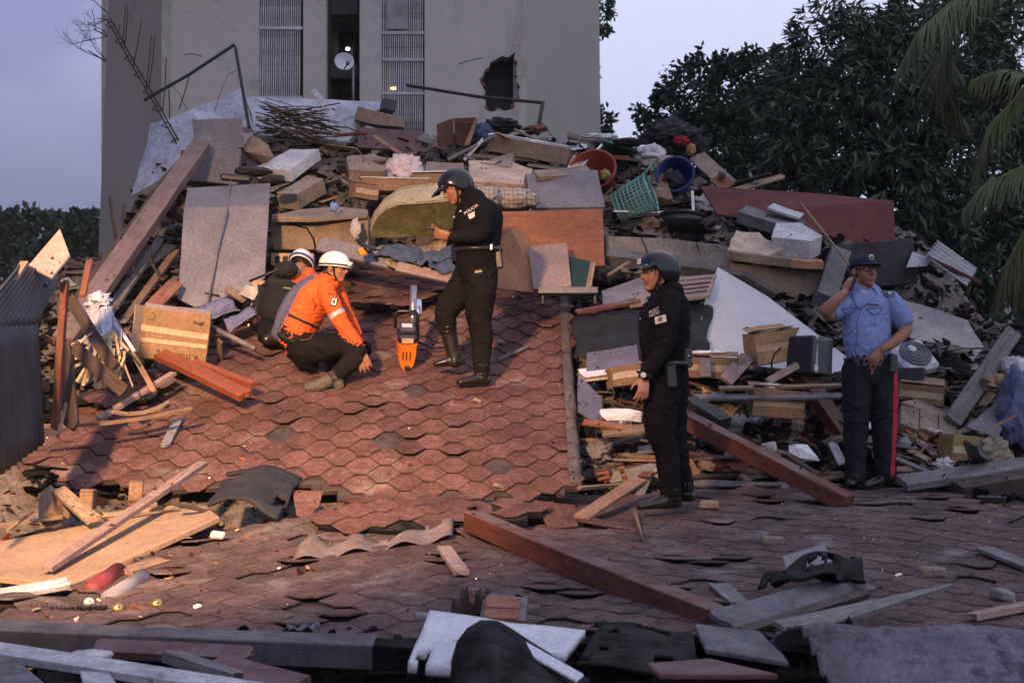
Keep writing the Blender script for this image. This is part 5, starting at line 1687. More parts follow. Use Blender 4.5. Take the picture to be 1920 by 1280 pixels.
def add_checks(m, col2, sc, rot=0.0, width=0.75):
    N_, L_ = m.node_tree.nodes, m.node_tree.links
    b = N_["Principled BSDF"]
    src = b.inputs['Base Color'].links[0].from_socket
    tc = N_.new("ShaderNodeTexCoord"); mp = N_.new("ShaderNodeMapping"); mp.inputs['Rotation'].default_value = (0, 0, rot)
    L_.new(tc.outputs['Object'], mp.inputs[0])
    prev = src
    for d in ('X', 'Z'):
        w = N_.new("ShaderNodeTexWave"); w.bands_direction = d; w.inputs['Scale'].default_value = sc
        L_.new(mp.outputs[0], w.inputs['Vector'])
        r = N_.new("ShaderNodeValToRGB"); r.color_ramp.elements[0].position = width; r.color_ramp.elements[1].position = width + .08
        L_.new(w.outputs['Fac'], r.inputs[0])
        ml = N_.new("ShaderNodeMath"); ml.operation = 'MULTIPLY'; ml.inputs[1].default_value = .6
        L_.new(r.outputs[0], ml.inputs[0])
        x = N_.new("ShaderNodeMix"); x.data_type = 'RGBA'
        L_.new(ml.outputs[0], x.inputs[0]); L_.new(prev, x.inputs[6]); x.inputs[7].default_value = (*col2, 1)
        prev = x.outputs[2]
    L_.new(prev, b.inputs['Base Color'])
add_checks(plaid, (0.16, 0.13, 0.08), 6)
sheet("plaid_blanket", bumpy(quad(at(722, 470, 13.7), at(840, 445, 13.9), at(842, 505, 13.3), at(722, 500, 13.35)), .09, 4, 3), 30, 16, .015, plaid, "brown plaid blanket under the mattress", "blanket")
sheet("denim_cloth", bumpy(quad(at(700, 470, 13.5), at(770, 468, 13.6), at(852, 478, 13.3), at(790, 505, 13.15)), .10, 5, 8), 26, 16, .012, cloth_blue, "crumpled blue denim cloth in front of the plaid blanket", "cloth")
sheet("denim_cloth", bumpy(quad(at(790, 480, 13.4), at(848, 465, 13.6), at(850, 512, 13.1), at(810, 508, 13.1)), .10, 5, 18), 18, 14, .012, cloth_blue, "blue denim leg hanging behind the officer's thigh", "cloth")
strip_m = M("striped_bedding", (0.38, 0.33, 0.27), 0.95, 0.1, 4, 0.3, 30)
add_checks(strip_m, (0.18, 0.16, 0.17), 7)
blob("striped_bedding", at(950, 374, 14.2), (0.36, .2, .12), strip_m, "striped bedding roll above the orange door", "bedding", 31, .2, crease=.2)
blob("striped_bedding", at(905, 372, 14.0), (0.2, .18, .13), strip_m, "striped pillow against the officer's shoulder", "bedding", 34, .2, crease=.2)
blob("white_bag", at(667, 430, 13.9), (.055, .05, .11), cloth_wh, "limp white bag hanging at the end of the cracked beam", "bag", 37, .3, crease=.2)
blob("blue_wad", at(626, 388, 14.1), (.045, .04, .05), M("cloth_skyblue", (.16, .22, .45), .9, .25), "small wad of pale blue cloth on the cracked beam", "cloth", 38, .5, sub=3)
box("yellow_packet", at(681, 471, 13.3), (.10, .08, .08), (5, -20, 15), M("packet_yellow", (.55, .30, .05), .7, .1), "yellow packet lying behind the white helmet", "packet", bev=.012)
tube("black_torch", [at(674, 452, 13.4), at(692, 471, 13.2)], [.03, .022], black_pl, "black torch beside the yellow packet", "torch")
for k, (px, lab) in enumerate(((700, "magazine with blue cover under the denim cloth"), (728, "magazine with green cover under the denim cloth"))):
    box("magazine", at(px, 464, 13.6), (.2, .14, .012), (18, 6, 20 - 30 * k), (cloth_blue, M("mag_green", (.2, .3, .15), .6, .3))[k], lab, "magazine")
PL("grey_edging", (600, 458, 13.75), (850, 520, 13.3), .16, .04, grey_lav, "grey coping board behind the white helmet", "board", up=(0, -1, .5))
PL("pink_edging", (745, 500, 13.25), (860, 525, 13.1), .10, .03, pinkish, "pinkish batten along the top of the steep roof", "batten", up=(0, -1, .5))

Q("orange_door_leaf", [(935, 397), (1130, 391), (1134, 498), (1040, 500), (935, 470)], [13.85, 13.95, 13.75, 13.75, 13.75], .035, wood_orange, "orange varnished door lying upright behind the phone-reading officer", "door")
Q("tan_cabinet_side", [(925, 465), (958, 428), (1016, 550), (928, 540)], [13.55, 13.6, 13.3, 13.3], .02, M("board_tan_orange", (.38, .17, .07), .6, .15, 3, .1, 30), "orange-tan cabinet side under the door", "cabinet board")
Q("tan_cabinet_side", [(958, 428), (985, 430), (1022, 548), (1016, 550)], [13.6, 13.85, 13.4, 13.3], .015, M("board_tan_orange", (.38, .17, .07)), "narrow edge board of the orange-tan cabinet", "cabinet board")
Q("pale_board", [(990, 462), (1063, 454), (1072, 536), (1000, 542)], [13.5, 13.55, 13.25, 13.25], .02, pinkish, "pale pinkish board leaning on the orange door", "board", rough=.003, cuts=1)
Q("dark_green_folder", [(1068, 480), (1110, 490), (1112, 545), (1072, 540)], [13.6, 13.6, 13.3, 13.3], .03, M("folder_green", (.012, .035, .03), .6, .2), "dark green panel beside the pale board", "panel")
PL("light_strip", (1102, 545, 13.2), (1112, 492, 13.4), .05, .015, wood_pale, "short pale strip standing by the dark green panel", "strip", up=(0, -1, 0))
bn = empty("metal_bench", at(1065, 560, 13.0), "grey metal bench frame at the top corner of the steep roof", "bench")
box("seat", at(1065, 546, 13.1), (.55, .25, .06), (0, 0, -2), metal_grey, parent=bn)
for dx in (1018, 1115):
    box("leg", at(dx, 560, 13.15), (.03, .2, .12), (0, 0, -2), metal_dark, parent=bn)

# ================================================================= THE PIT
Q("white_slab", [(1322, 560), (1346, 500), (1440, 556), (1606, 682), (1560, 700), (1440, 688), (1300, 668)], [13.2, 13.75, 13.5, 12.6, 12.3, 12.3, 12.45], .06, M("white_laminate", (.50, .49, .51), .6, var=.06, scale=2, bump=.1, bscale=20, grime=.1, stain=((.45, .43, .43), 5, .68)), "big smooth white slab sloping behind the policeman", "slab")
sh = Q("louvred_shutter", [(1222, 524), (1344, 513), (1330, 553), (1180, 572)], [13.4, 13.4, 13.0, 12.95], .035, pinkish, "pink louvred shutter board behind the policeman's shoulder", "shutter")
for k in range(4):
    a = at(1238 - k * 9, 531 + k * 9, 13.32 - .1 * k); b = at(1335 - k * 3, 521 + k * 8, 13.32 - .1 * k)
    plank("slot", a, b, .012, .01, wood_dark, parent=sh, segs=1, up=(0, -1, .4))
Q("pink_board", [(1128, 545), (1200, 520), (1225, 545), (1130, 575)], [13.4, 13.5, 13.2, 13.0], .03, grey_lav, "flat mauve board beside the policeman's face", "board")
PL("pink_lath", (1080, 585, 12.9), (1200, 565, 13.0), .07, .03, wood_red, "red-brown lath under the mauve board", "lath", up=(0, -.4, 1))
PL("pale_lath", (1140, 515, 13.6), (1180, 490, 13.8), .02, .02, wood_pale, "short pale lath sticking up beside the helmet peak", "lath")
blob("dark_tyre_bag", at(1130, 515, 13.9), (.18, .12, .10), cloth_dk, "dark bag in the hollow beside the helmet", "bag", 43, .3)
sheet("black_tarp", bumpy(quad(at(1075, 590, 12.9), at(1330, 570, 13.2), at(1330, 690, 12.2), at(1080, 660, 12.3)), .12, 3, 5), 26, 14, .01, M("tarp_black", (.012, .012, .014), .7, .3), "black tarp sunk in the hollow behind the policeman", "tarp")
Q("books_board", [(1100, 660), (1195, 645), (1200, 692), (1100, 700)], [12.2, 12.3, 11.9, 11.9], .03, M("board_mauve_blue", (.12, .11, .15), .8, .2), "dark mauve board below the black tarp", "board", rough=.01, cuts=1)
for k in range(5):
    PL("thin_sheet", (1090, 700 + 2 * k, 11.9), (1205, 683 + 3 * k, 12.0), .25, .008, (paper_w, card_in, wood_tan)[k % 3], "thin sheet in the stack beside the policeman's wrist", "sheet", group="stacked thin sheets by the policeman", up=(0, -.3, 1))
open_box("wide_carton", at(1330, 688, 12.0), (.48, .3, .17), (4, 3, -8), card_m, "wide brown carton with tape beside the policeman's hip", seed=11)
open_box("wide_carton", at(1175, 705, 11.8), (.30, .25, .16), (-6, -8, 10), card_m, "tilted carton beside the policeman's hand", seed=12, flaps=False)
box("taped_end", at(1322, 690, 11.75), (.10, .06, .15), (0, 0, -8), metal_grey, "silver-taped parcel end on the wide carton", "parcel")
blob("white_papers", at(1325, 662, 12.1), (.16, .1, .025), paper_w, "heap of white papers on the wide carton", "papers", 45, .4, sub=3)
open_box("tall_carton", at(1444, 650, 12.0), (.36, .28, .26), (3, -8, 12), M("card_tan2", (.34, .22, .11), .8, .15), "open tan carton on the lower edge of the white slab", seed=13)
bb = empty("black_box", at(1518, 705, 11.8), "black plastic box with a clear lid beside the officer's elbow", "box")
box("body", at(1518, 668, 11.9), (.30, .26, .32), (0, 4, 42), black_pl, parent=bb, bev=.012)
box("clear_side", at(1538, 668, 11.76), (.012, .22, .28), (0, 4, -48), M("smoky_plastic", (.10, .11, .11), .25, .1, 4, 0, spec=.6), parent=bb)
box("corner_tape", at(1531, 665, 11.72), (.02, .02, .3), (0, 4, 42), plast_w, parent=bb)
box("label", at(1530, 690, 11.70), (.05, .01, .05), (0, 0, 42), paper_w, parent=bb)
open_box("printed_carton", at(1452, 756, 11.5), (.42, .26, .22), (2, 4, 6), card_m, "printed brown carton with a white bag on top", seed=14)
blob("white_bag", at(1440, 727, 11.45), (.11, .08, .035), cloth_wh, "thin white bag lying in the printed carton", "bag", 46, .4)
Q("orange_card", [(1318, 722), (1350, 745), (1392, 755), (1372, 782), (1326, 770)], [11.6, 11.5, 11.5, 11.3, 11.35], .02, M("card_orange", (.42, .20, .05), .75, .15), "torn orange carton flap beside the policeman's thigh", "cardboard", rough=.02, cuts=2)
blob("leaf_litter", at(1345, 760, 11.55), (.2, .1, .09), M("litter_olive", (.05, .05, .02), .9, .5), "dark olive litter heap under the orange flap", "litter", 47, .5)
PL("pink_batten", (1360, 715, 11.7), (1400, 670, 11.9), .12, .03, pinkish, "short pink board leaning on the wide carton", "board", up=(0, -1, .3))
PL("pink_batten", (1440, 715, 11.6), (1495, 685, 11.7), .06, .03, pinkish, "short pink batten below the open tan carton", "batten", up=(0, -1, .3))
PL("long_lath", (1350, 728, 11.4), (1590, 722, 11.4), .06, .02, wood_tan, "long flat lath running to the officer's trouser leg", "lath", up=(0, -.4, 1))
PL("grey_lath", (1300, 745, 11.4), (1590, 742, 11.3), .10, .02, wood_grey, "long grey board under the flat lath", "lath", up=(0, -.4, 1))
PL("square_timber", (1275, 782, 11.0), (1592, 943, 10.0), .13, .12, wood_red, "long square red-brown timber from the policeman's hip to the roof", "timber", up=(0, -.1, 1))
PL("square_timber", (1490, 685, 12.0), (1630, 880, 11.35), .14, .11, wood_red, "steep square red-brown timber ending at the officer's boots", "timber", up=(0, -.4, 1))
PL("round_log", (1290, 752, 11.3), (1360, 795, 11.0), .13, .10, metal_dark, "dark rounded duct above the square timber", "duct", up=(0, -.3, 1))
chunk("foam_block", at(1165, 777, 11.2), (.36, .16, .11), (3, 4, 8), foam, "white foam block beside the policeman's thigh", "foam", seed=7, n=26, rough=.006)
chunk("foam_block", at(1508, 848, 10.9), (.25, .16, .14), (4, 8, -5), foam, "white foam block beside the square timber", "foam", seed=8, n=20, rough=.006)
PL("orange_lath", (1095, 790, 11.1), (1215, 808, 11.0), .10, .02, wood_orange, "orange lath below the white foam block", "lath", up=(0, -.4, 1))
PL("tan_board", (1130, 812, 11.0), (1215, 802, 11.0), .14, .02, wood_tan, "tan board between foam block and policeman's knee", "board", up=(0, -.4, 1))
Q("slate_board", [(1085, 700), (1130, 745), (1135, 800), (1085, 770)], [11.6, 11.4, 11.1, 11.1], .02, M("panel_slate", (.13, .13, .17), .7, .2), "slate-blue panel against the roof verge", "panel", rough=.01, cuts=1)
for k, (a, b, m, lab) in enumerate((
        ((1085, 868), (1225, 840), wood_grey, "grey board beside the policeman's shin"), ((1090, 890), (1230, 870), wood_dark, "black board beside the policeman's boots"),
        ((1095, 850), (1230, 858), wood_tan, "tan lath crossing beside the policeman's shin"), ((1280, 850), (1400, 862), wood_red, "red lath beside the policeman's shin"),
        ((1290, 905), (1480, 912), wood_grey, "long grey board at the foot of the pit"), ((1300, 895), (1440, 885), wood_dark, "dark bent board in the pit"),
        ((1380, 880), (1520, 892), wood_tan, "tan board below the foam block"), ((1540, 900), (1580, 890), wood_tan, "short tan board beside the officer's shoes"),
        ((1640, 905), (1760, 908), wood_red, "flat red batten at the officer's shoes"), ((1680, 860), (1790, 905), wood_grey, "grey lath sloping beside the officer's shoes"),
        ((1085, 915), (1210, 905), wood_tan, "tan strip on the edge of the flat roof"), ((1400, 830), (1520, 812), wood_grey, "grey board beside the square timber"),
        ((1560, 830), (1580, 870), paper_w, "white strip beside the officer's knee"), ((1620, 790), (1650, 860), paper_w, "white strip between the officer's legs"))):
    PL("pit_board", (a[0], a[1], None), (b[0], b[1], None), (.10, .12, .05, .06, .09, .05, .08, .05, .04, .05, .04, .07, .07, .09)[k], .022, m, lab, "board", up=(0, -.5, 1), splinter=.015, lift=.12)
for k, (px, py, r, m, lab) in enumerate(((1385, 800, (.14, .1, .10), cloth_wh, "dusty grey rag beside the square timber"), (1430, 792, (.12, .1, .09), paper_w, "crumpled white packing beside the square timber"), (1480, 790, (.12, .1, .12), M("paper_buff", (.45, .36, .24), .9, .2), "crumpled buff paper sack below the printed carton"), (1250, 660, (.1, .1, .1), cloth_dk, "dark rag behind the policeman's back"), (1365, 875, (.2, .1, .05), brick_m, "heap of broken orange clay bits beside the policeman's shin"), (1120, 850, (.13, .1, .1), conc_dark, "dark clod beside the policeman's knee"))):
    blob("pit_rag" if k not in (4, 5) else "clay_bits", at(px, py, D_(px, py) - .1), r, m, lab, "rag" if k not in (4, 5) else "rubble", 70 + k, .5, crease=.35, sub=4)

# ================================================================= LEFT SIDE
# corrugated zinc: upright sheet with a folded-over top
def zinc_fn(a, b, c, d, n):
    q = quad(a, b, c, d)
    nr = (Vector(b) - Vector(a)).cross(Vector(d) - Vector(a)).normalized()
    return lambda u, v: q(u, v) + nr * .012 * math.sin(u * n * 2 * math.pi)
zs = empty("corrugated_sheet", at(40, 870, 9.3), "bent dark corrugated zinc sheet standing beside the straw tangle", "zinc sheet")
sheet("upright_face", zinc_fn(at(-60, 935, 8.0), at(84, 830, 9.9), at(72, 606, 9.8), at(-60, 612, 7.9), 13), 104, 6, .003, zinc, parent=zs, smooth=True)
sheet("folded_face", zinc_fn(at(-60, 612, 7.9), at(72, 606, 9.8), at(112, 520, 10.3), at(38, 492, 9.4), 12), 96, 6, .003, zinc, parent=zs, smooth=True)
Q("pointed_board", [(52, 498), (112, 428), (131, 478), (96, 520)], [9.75, 9.9, 9.8, 9.6], .025, M("board_rose", (.36, .27, .25), .8, .15, 3, .15, 30), "pointed rose-grey board above the corrugated sheet", "board")
PL("pale_batten", (4, 556, 9.0), (46, 492, 9.4), .05, .02, wood_pale, "pale batten laid along the corrugated sheet's fold", "batten", up=(0, -1, .3))
PL("tall_post", (103, 805, 9.7), (122, 530, 9.9), .045, .06, wood_red, "tall thin red-brown post beside the corrugated sheet", "post", up=(0, -1, 0), splinter=.02)
PL("tall_post", (135, 800, 9.9), (118, 640, 10.2), .10, .04, wood_dark, "charred wide post behind the thin red-brown one", "post", up=(0, -1, 0), splinter=.03)  # dark wood put in where the gap beside the zinc is only shaded
PL("stick", (108, 818, 9.6), (138, 704, 10.3), .022, .02, wood_tan, "short tan stick leaning at the foot of the thin post", "stick")
PL("stick", (155, 555, 11.5), (168, 490, 11.9), .05, .03, wood_orange, "stub coloured orange like lamplight above the straw tangle", "stick", up=(0, -1, 0))  # lamplight on the stub put into the orange wood colour
PL("rafter", (130, 560, 11.2), (215, 690, 10.9), .09, .05, wood_dark, "charred rafter behind the straw tangle", "rafter", up=(0, -1, .2))
PL("rafter", (140, 650, 10.9), (235, 735, 10.7), .10, .06, wood_dark, "charred rafter low behind the corrugated sheet", "rafter", up=(0, -1, .2))
PL("rafter", (215, 600, 11.5), (290, 735, 11.2), .04, .04, wood_tan, "slim tan rafter ending on the roof by the carton", "rafter", up=(0, -1, .2))
PL("orange_board", (285, 575, 12.8), (330, 530, 13.2), .14, .02, wood_orange, "orange board end above the cardboard box", "board", up=(0, -1, .2), splinter=.02)
PL("bleached_lath", (185, 785, 10.9), (325, 700, 11.6), .055, .03, M("lath_bleached", (.34, .23, .19), .8, .2, 3, .2, 30, grain=WG), "bleached lath sloping over the torn roof corner", "lath", up=(0, -.4, 1))
PL("long_stick", (58, 804, 10.4), (362, 770, 10.9), .035, .022, wood_tan, "long thin stick lying across the torn roof corner", "stick", up=(0, -.3, 1), bow=.04)
PL("curled_strip", (215, 778, 10.7), (320, 757, 10.9), .06, .015, wood_tan, "curled wooden strip under the bleached lath", "strip", up=(0, -.3, 1), bow=.05, splinter=.02)
tube("shovel_shaft", [at(395, 612, 12.2), at(478, 654, 12.1)], .022, wood_grey, "grey tool handle lying beside the cardboard box", "handle")
tube("iron_bar", [at(468, 527, 12.9), at(522, 505, 12.8)], .012, metal_dark, "iron bar pointing at the black backpack", "bar")
# straw and cloth tangle
tg = empty("cloth_tangle", at(205, 720, 11.0), "knotted blue-white cloth with straw-coloured strips spilling down", "cloth tangle")
blob("knot", at(185, 562, 11.4), (.11, .09, .07), M("cloth_bluewhite", (.42, .44, .55), .9, .2, 6, .3), None, None, 51, .5, parent=tg, crease=.4)
blob("knot", at(176, 595, 11.4), (.09, .07, .10), MATS["cloth_bluewhite"], None, None, 52, .5, parent=tg, crease=.4)
rnd = random.Random(5)
for k in range(26):
    x0 = 170 + rnd.uniform(0, 40); x1 = x0 + rnd.gauss(8, 16)
    y0 = 570 + rnd.uniform(0, 40); y1 = 640 + rnd.uniform(0, 30)
    plank("cloth_strip", at(x0, y0, 11.35 + rnd.uniform(-.12, .05)), at(x1, y1, 11.2 + rnd.uniform(-.12, .05)), rnd.uniform(.02, .045), .005, MATS["cloth_bluewhite"], parent=tg, up=(rnd.gauss(0, .4), -1, .2), segs=4, bow=rnd.gauss(0, .03))
straw = M("straw_strip", (.50, .40, .25), .8, .2, 4, .2, 30)
for k in range(46):
    x0 = 165 + rnd.uniform(0, 70); y0 = 618 + rnd.uniform(0, 80)
    ang = rnd.gauss(1.9, .55); l = rnd.uniform(25, 70)
    plank("straw_strip", at(x0, y0, 11.15 + rnd.uniform(-.15, .1)), at(x0 + l * math.cos(ang), y0 + l * math.sin(ang), 11.05 + rnd.uniform(-.15, .1)), rnd.uniform(.012, .03), .004, straw, parent=tg, up=(rnd.gauss(0, .5), -1, rnd.gauss(0, .4)), segs=2)
# cardboard box
cbx = empty("cardboard_box", at(330, 690, 11.9), "battered cardboard carton lying on its side beside the rescuers", "carton")
rmc = Matrix((Vector((.98, .18, -.13)).normalized(), Vector((-.20, .97, .10)).normalized(), Vector((.10, -.08, .99)).normalized())).transposed()
cc = at(328, 628, 12.1)
bw, bd, bh = .56, .34, .42
box("front_wall", cc + rmc @ Vector((0, -bd / 2, 0)), (bw, .01, bh), rmc, card_m, parent=cbx, rough=.006, cuts=2)
box("back_wall", cc + rmc @ Vector((0, bd / 2, 0)), (bw, .01, bh), rmc, card_m, parent=cbx, rough=.006, cuts=2)
box("top_wall", cc + rmc @ Vector((0, 0, bh / 2)), (bw, bd, .01), rmc @ Matrix.Rotation(R(8), 3, 'X'), M("cardboard_pale", (.40, .29, .22), .8, .12), parent=cbx, rough=.006, cuts=2)
box("bottom_wall", cc + rmc @ Vector((0, 0, -bh / 2)), (bw, bd, .01), rmc, card_m, parent=cbx)
box("side_wall", cc + rmc @ Vector((-bw / 2, 0, 0)), (.01, bd, bh), rmc, card_m, parent=cbx, rough=.006, cuts=2)
box("side_wall", cc + rmc @ Vector((bw / 2, 0, 0)), (.01, bd, bh), rmc, card_m, parent=cbx, rough=.006, cuts=2)
box("end_flap", cc + rmc @ Vector((-bw / 2 - .02, -.22, .02)), (.008, .16, bh * .95), rmc @ Matrix.Rotation(R(-28), 3, 'Z'), M("cardboard_pale", (.4, .29, .22)), parent=cbx, rough=.006, cuts=2)
box("tape", cc + rmc @ Vector((0, -bd / 2 - .009, .03)), (bw * .99, .003, .05), rmc @ Matrix.Rotation(R(2), 3, 'Y'), tape_m, parent=cbx)
box("tape", cc + rmc @ Vector((0, -bd / 2 - .009, -.06)), (bw * .97, .003, .035), rmc, tape_m, parent=cbx)
ink = M("ink_black", (.02, .016, .014), .9, .1)
tr = rmc @ Matrix.Rotation(R(90), 3, 'X')
text("handwriting", "R. ITURBE", .055, ink, cc + rmc @ Vector((.09, -bd / 2 - .012, -.155)), tr @ Matrix.Rotation(R(180), 3, 'Z'), cbx)
text("handwriting", "III", .04, ink, cc + rmc @ Vector((-.12, -bd / 2 - .012, -.14)), tr @ Matrix.Rotation(R(186), 3, 'Z'), cbx)
text("handwriting", "Fragil", .04, ink, cc + rmc @ Vector((.19, -bd / 2 - .012, .135)), tr, cbx)
bm = lathe([(.028, 0), (.033, 0), (.033, .002), (.028, .002), (.028, 0)], 20)
local("round_mark", bm, ink, cc + rmc @ Vector((-.20, -bd / 2 - .009, .135)), tr, cbx)
PL("orange_plank", (300, 664, 11.9), (460, 742, 11.3), .13, .05, M("plank_orange", (.24, .065, .025), .5, .2, 3, .1, 30, grain=WG), "broad orange painted plank under the cardboard box", "plank", up=(0, -.6, 1))
PL("orange_plank", (365, 680, 11.8), (476, 722, 11.5), .06, .05, M("plank_orange", (.24, .065, .025)), "narrow orange painted plank beside the broad one", "plank", up=(0, -.6, 1))
sheet("bent_flashing", bumpy(quad(at(330, 590, 12.9), at(430, 560, 13.2), at(452, 585, 12.9), at(350, 610, 12.6)), .05, 4, 2), 16, 8, .004, M("flashing_blue", (.20, .20, .29), .5, .2, 4, .2, 20, metal=.3), "bent bluish metal flashing behind the cardboard box", "flashing")
sheet("bent_flashing", bumpy(quad(at(420, 600, 12.7), at(470, 575, 12.9), at(480, 590, 12.7), at(430, 618, 12.5)), .05, 5, 7), 10, 6, .004, MATS["flashing_blue"], "small bluish metal scrap at the backpack's side", "flashing")
chunk("tan_rock", at(468, 548, 13.1), (.2, .16, .14), (10, 5, 20), conc_white, "pale rock beside the black backpack", "rock", seed=3, n=20, rough=.01)
chunk("tan_rock", at(440, 552, 13.2), (.22, .16, .10), (10, 25, 40), conc_tan, "tan rock below the grey metal sheet", "rock", seed=4, n=20, rough=.01)

# ================================================================= ON THE ROOFS
def RP(name, a, b, w, t, mat, label, za, zb, up=(0, 0, 1), zf=z_low, **k):
    """board lying on a roof: picture points, heights of its ends above the shingles"""
    pa, pb = on(zf, *a), on(zf, *b)
    return plank(name, pa + Vector((0, 0, za)), pb + Vector((0, 0, zb)), w, t, mat, label, k.pop('cat', 'plank'), up=up, **k)
plank("timber_beam", on(z_low, 886, 1002) + Vector((0, 0, .085)), on(z_low, 1345, 1172) + Vector((0, 0, .015)), .125, .12, wood_red, "thick square timber beam lying across the flat roof", "timber", up=(0, -.05, 1))
PL("beam_splinter", (836, 985, 9.4), (872, 992, 9.3), .05, .03, wood_pale, "pale splinter at the thick beam's upper end", "splinter", splinter=.03)
plank("loose_plank", at(704, 938, 9.95), at(800, 822, 11.15), .10, .025, M("plank_brown", (.27, .155, .10), .75, .25, 3, .2, 30, grain=WG), "short brown plank lying on the steep roof's lower edge", "plank", up=(0, -.35, 1))
RP("short_lath", (832, 1036), (866, 1084), .08, .025, MATS["lath_bleached"], "short bleached lath below the metal strip", .03, .03)
def flash_fn(u, v):
    a = at(545, 1068, 8.0).lerp(at(848, 1022, 8.7), u)
    return a + Vector((0, 0.30 * v, .05 + .09 * v * v + .03 * math.sin(u * 9) * v + .02 * math.sin(u * 21)))
sheet("torn_flashing", flash_fn, 36, 8, .004, M("flashing_brown", (.17, .13, .12), .8, .3, 5, .3, 25, stain=((.30, .28, .29), 4, .56)), "long curled strip of torn metal flashing on the flat roof", "flashing", keep=lambda u, v: v < .8 + .3 * noise.noise(Vector((u * 7, 1, 0))))
sheet("torn_flashing", lambda u, v: at(528, 1078, 7.9).lerp(at(600, 1050, 8.1), u) + Vector((0, .12 * v, .025 + .02 * math.sin(u * 5))), 10, 4, .003, tar_grey, "small grey flap at the lower end of the torn flashing", "flashing")
def char_fn(u, v):
    p = quad(at(388, 945, 9.2), at(520, 970, 9.0), at(568, 890, 9.9), at(425, 885, 9.9))(u, v)
    return p + Vector((0, 0, .06 * math.sin(u * 3.2) + .05 * noise.noise(p * 5)))
sheet("charred_sheet", char_fn, 26, 18, .02, M("charred_board", (.026, .026, .034), .8, .4, 5, .7, 30), "curled blackened roofing sheet over the gap in the roof", "roofing sheet", keep=lambda u, v: noise.noise(Vector((u * 4, v * 4, 3))) > -.33)
Q("loose_shingle", [(548, 918), (606, 920), (598, 948), (578, 970), (556, 965)], [9.6, 9.6, 9.4, 9.25, 9.25], .008, shingle_up, "red shingle piece hanging beside the blackened sheet", "shingle")
Q("loose_shingle", [(768, 975), (832, 970), (836, 982), (804, 1000)], [9.5, 9.5, 9.3, 9.1], .008, shingle_up, "folded shingle tip beside the thick beam's end", "shingle")
Q("loose_shingle", [(1000, 935), (1078, 945), (1085, 985), (1030, 990)], [9.8, 9.8, 9.3, 9.3], .01, shingle_up, "curled shingle flap beside the orange laths", "shingle", rough=.015, cuts=1)
Q("loose_shingle", [(1085, 975), (1180, 990), (1190, 996), (1095, 960)], [9.4, 9.2, 9.3, 9.6], .008, shingle_up, "dark-edged shingle strip below the leaning brown plank", "shingle", rough=.01, cuts=1)
for k in range(3):
    RP("orange_lath", (925 + 3 * k, 962 + 6 * k), (1022 + 5 * k, 968 + 6 * k), .05, .018, wood_orange if k else wood_pale, ("pale top lath of the stack behind the thick beam", "middle orange lath of the stack behind the thick beam", "lowest orange lath of the stack behind the thick beam")[k], .06 - .02 * k, .06 - .02 * k, cat="lath")
plank("leaning_plank", at(1090, 970, 9.45), at(1200, 898, 10.4), .11, .022, MATS["plank_brown"], "brown plank leaning at the policeman's feet", "plank", up=(0, -.4, 1))
RP("splinter", (1190, 968), (1206, 1020), .03, .02, wood_tan, "pointed tan splinter on the flat roof", .03, .02, cat="splinter", tap=.15)
RP("grey_lath", (1345, 1102), (1390, 1140), .10, .015, wood_grey, "grey lath end poking from under the shredded felt", .02, .02, cat="lath")
RP("edge_lath", (1845, 1038), (1940, 1075), .12, .02, wood_grey, "greyish splintered plank beyond the shredded felt", .03, .03, splinter=.03)
RP("edge_lath", (1822, 1168), (1945, 1142), .07, .03, MATS["lath_bleached"], "bleached lath lying near the grey stone chip", .03, .03, splinter=.02)
for px, py, m, lab in ((1750, 1082, conc_tan, "tan brick half near the grey pointed board"), (1448, 1018, conc_tan, "small tan brick chip on the flat roof"), (1330, 955, conc_tan, "flat tan stone by the policeman's heel"), (1880, 1125, concrete, "grey stone chip beyond the pointed grey plank"), (1012, 950, conc_tan, "tan chip beside the orange laths")):
    p = on(z_low, px, py)
    box("brick_chip", p + Vector((0, 0, .03)), (.13, .09, .05), (5, 3, random.Random(px).uniform(-40, 40)), m, lab, "brick chip", bev=.01, rough=.012, cuts=1, seed=px)
for k, (px, py, lab) in enumerate(((895, 756, "small tan block below the officer's boot"), (850, 940, "small tan chip above the thick beam's end"), (935, 918, "small pink chip on the steep roof's lower edge"), (975, 561, "tan stone at the top of the steep roof"), (940, 648, "flat tan chip behind the officer's boot"))):
    p = on(z_up, px, py)
    if p:
        box("stone_chip", p + Vector((0, 0, .025)), (.07, .05, .03), (5, 25, 20 * k), conc_tan, lab, "chip", bev=.006)
RP("thin_bar", (935, 680), (990, 655), .03, .02, wood_grey, "thin grey batten beside the officer's boots", .03, .03, zf=z_up, cat="batten")
RP("twig_scrap", (310, 842), (334, 798), .07, .02, grey_lav, "grey splintered scrap on the sunlit-looking roof slope".replace("sunlit-looking ", "bright "), .03, .05, zf=z_up, cat="scrap", splinter=.03)
Q("gap_shade", [(155, 905), (200, 903), (240, 908), (230, 960), (180, 955)], 10.6, .02, wood_dark, "dark sheet drawn for the shaded gap under the broken roof lip", "boarding")  # dark panel standing in for shade in the void below the lip
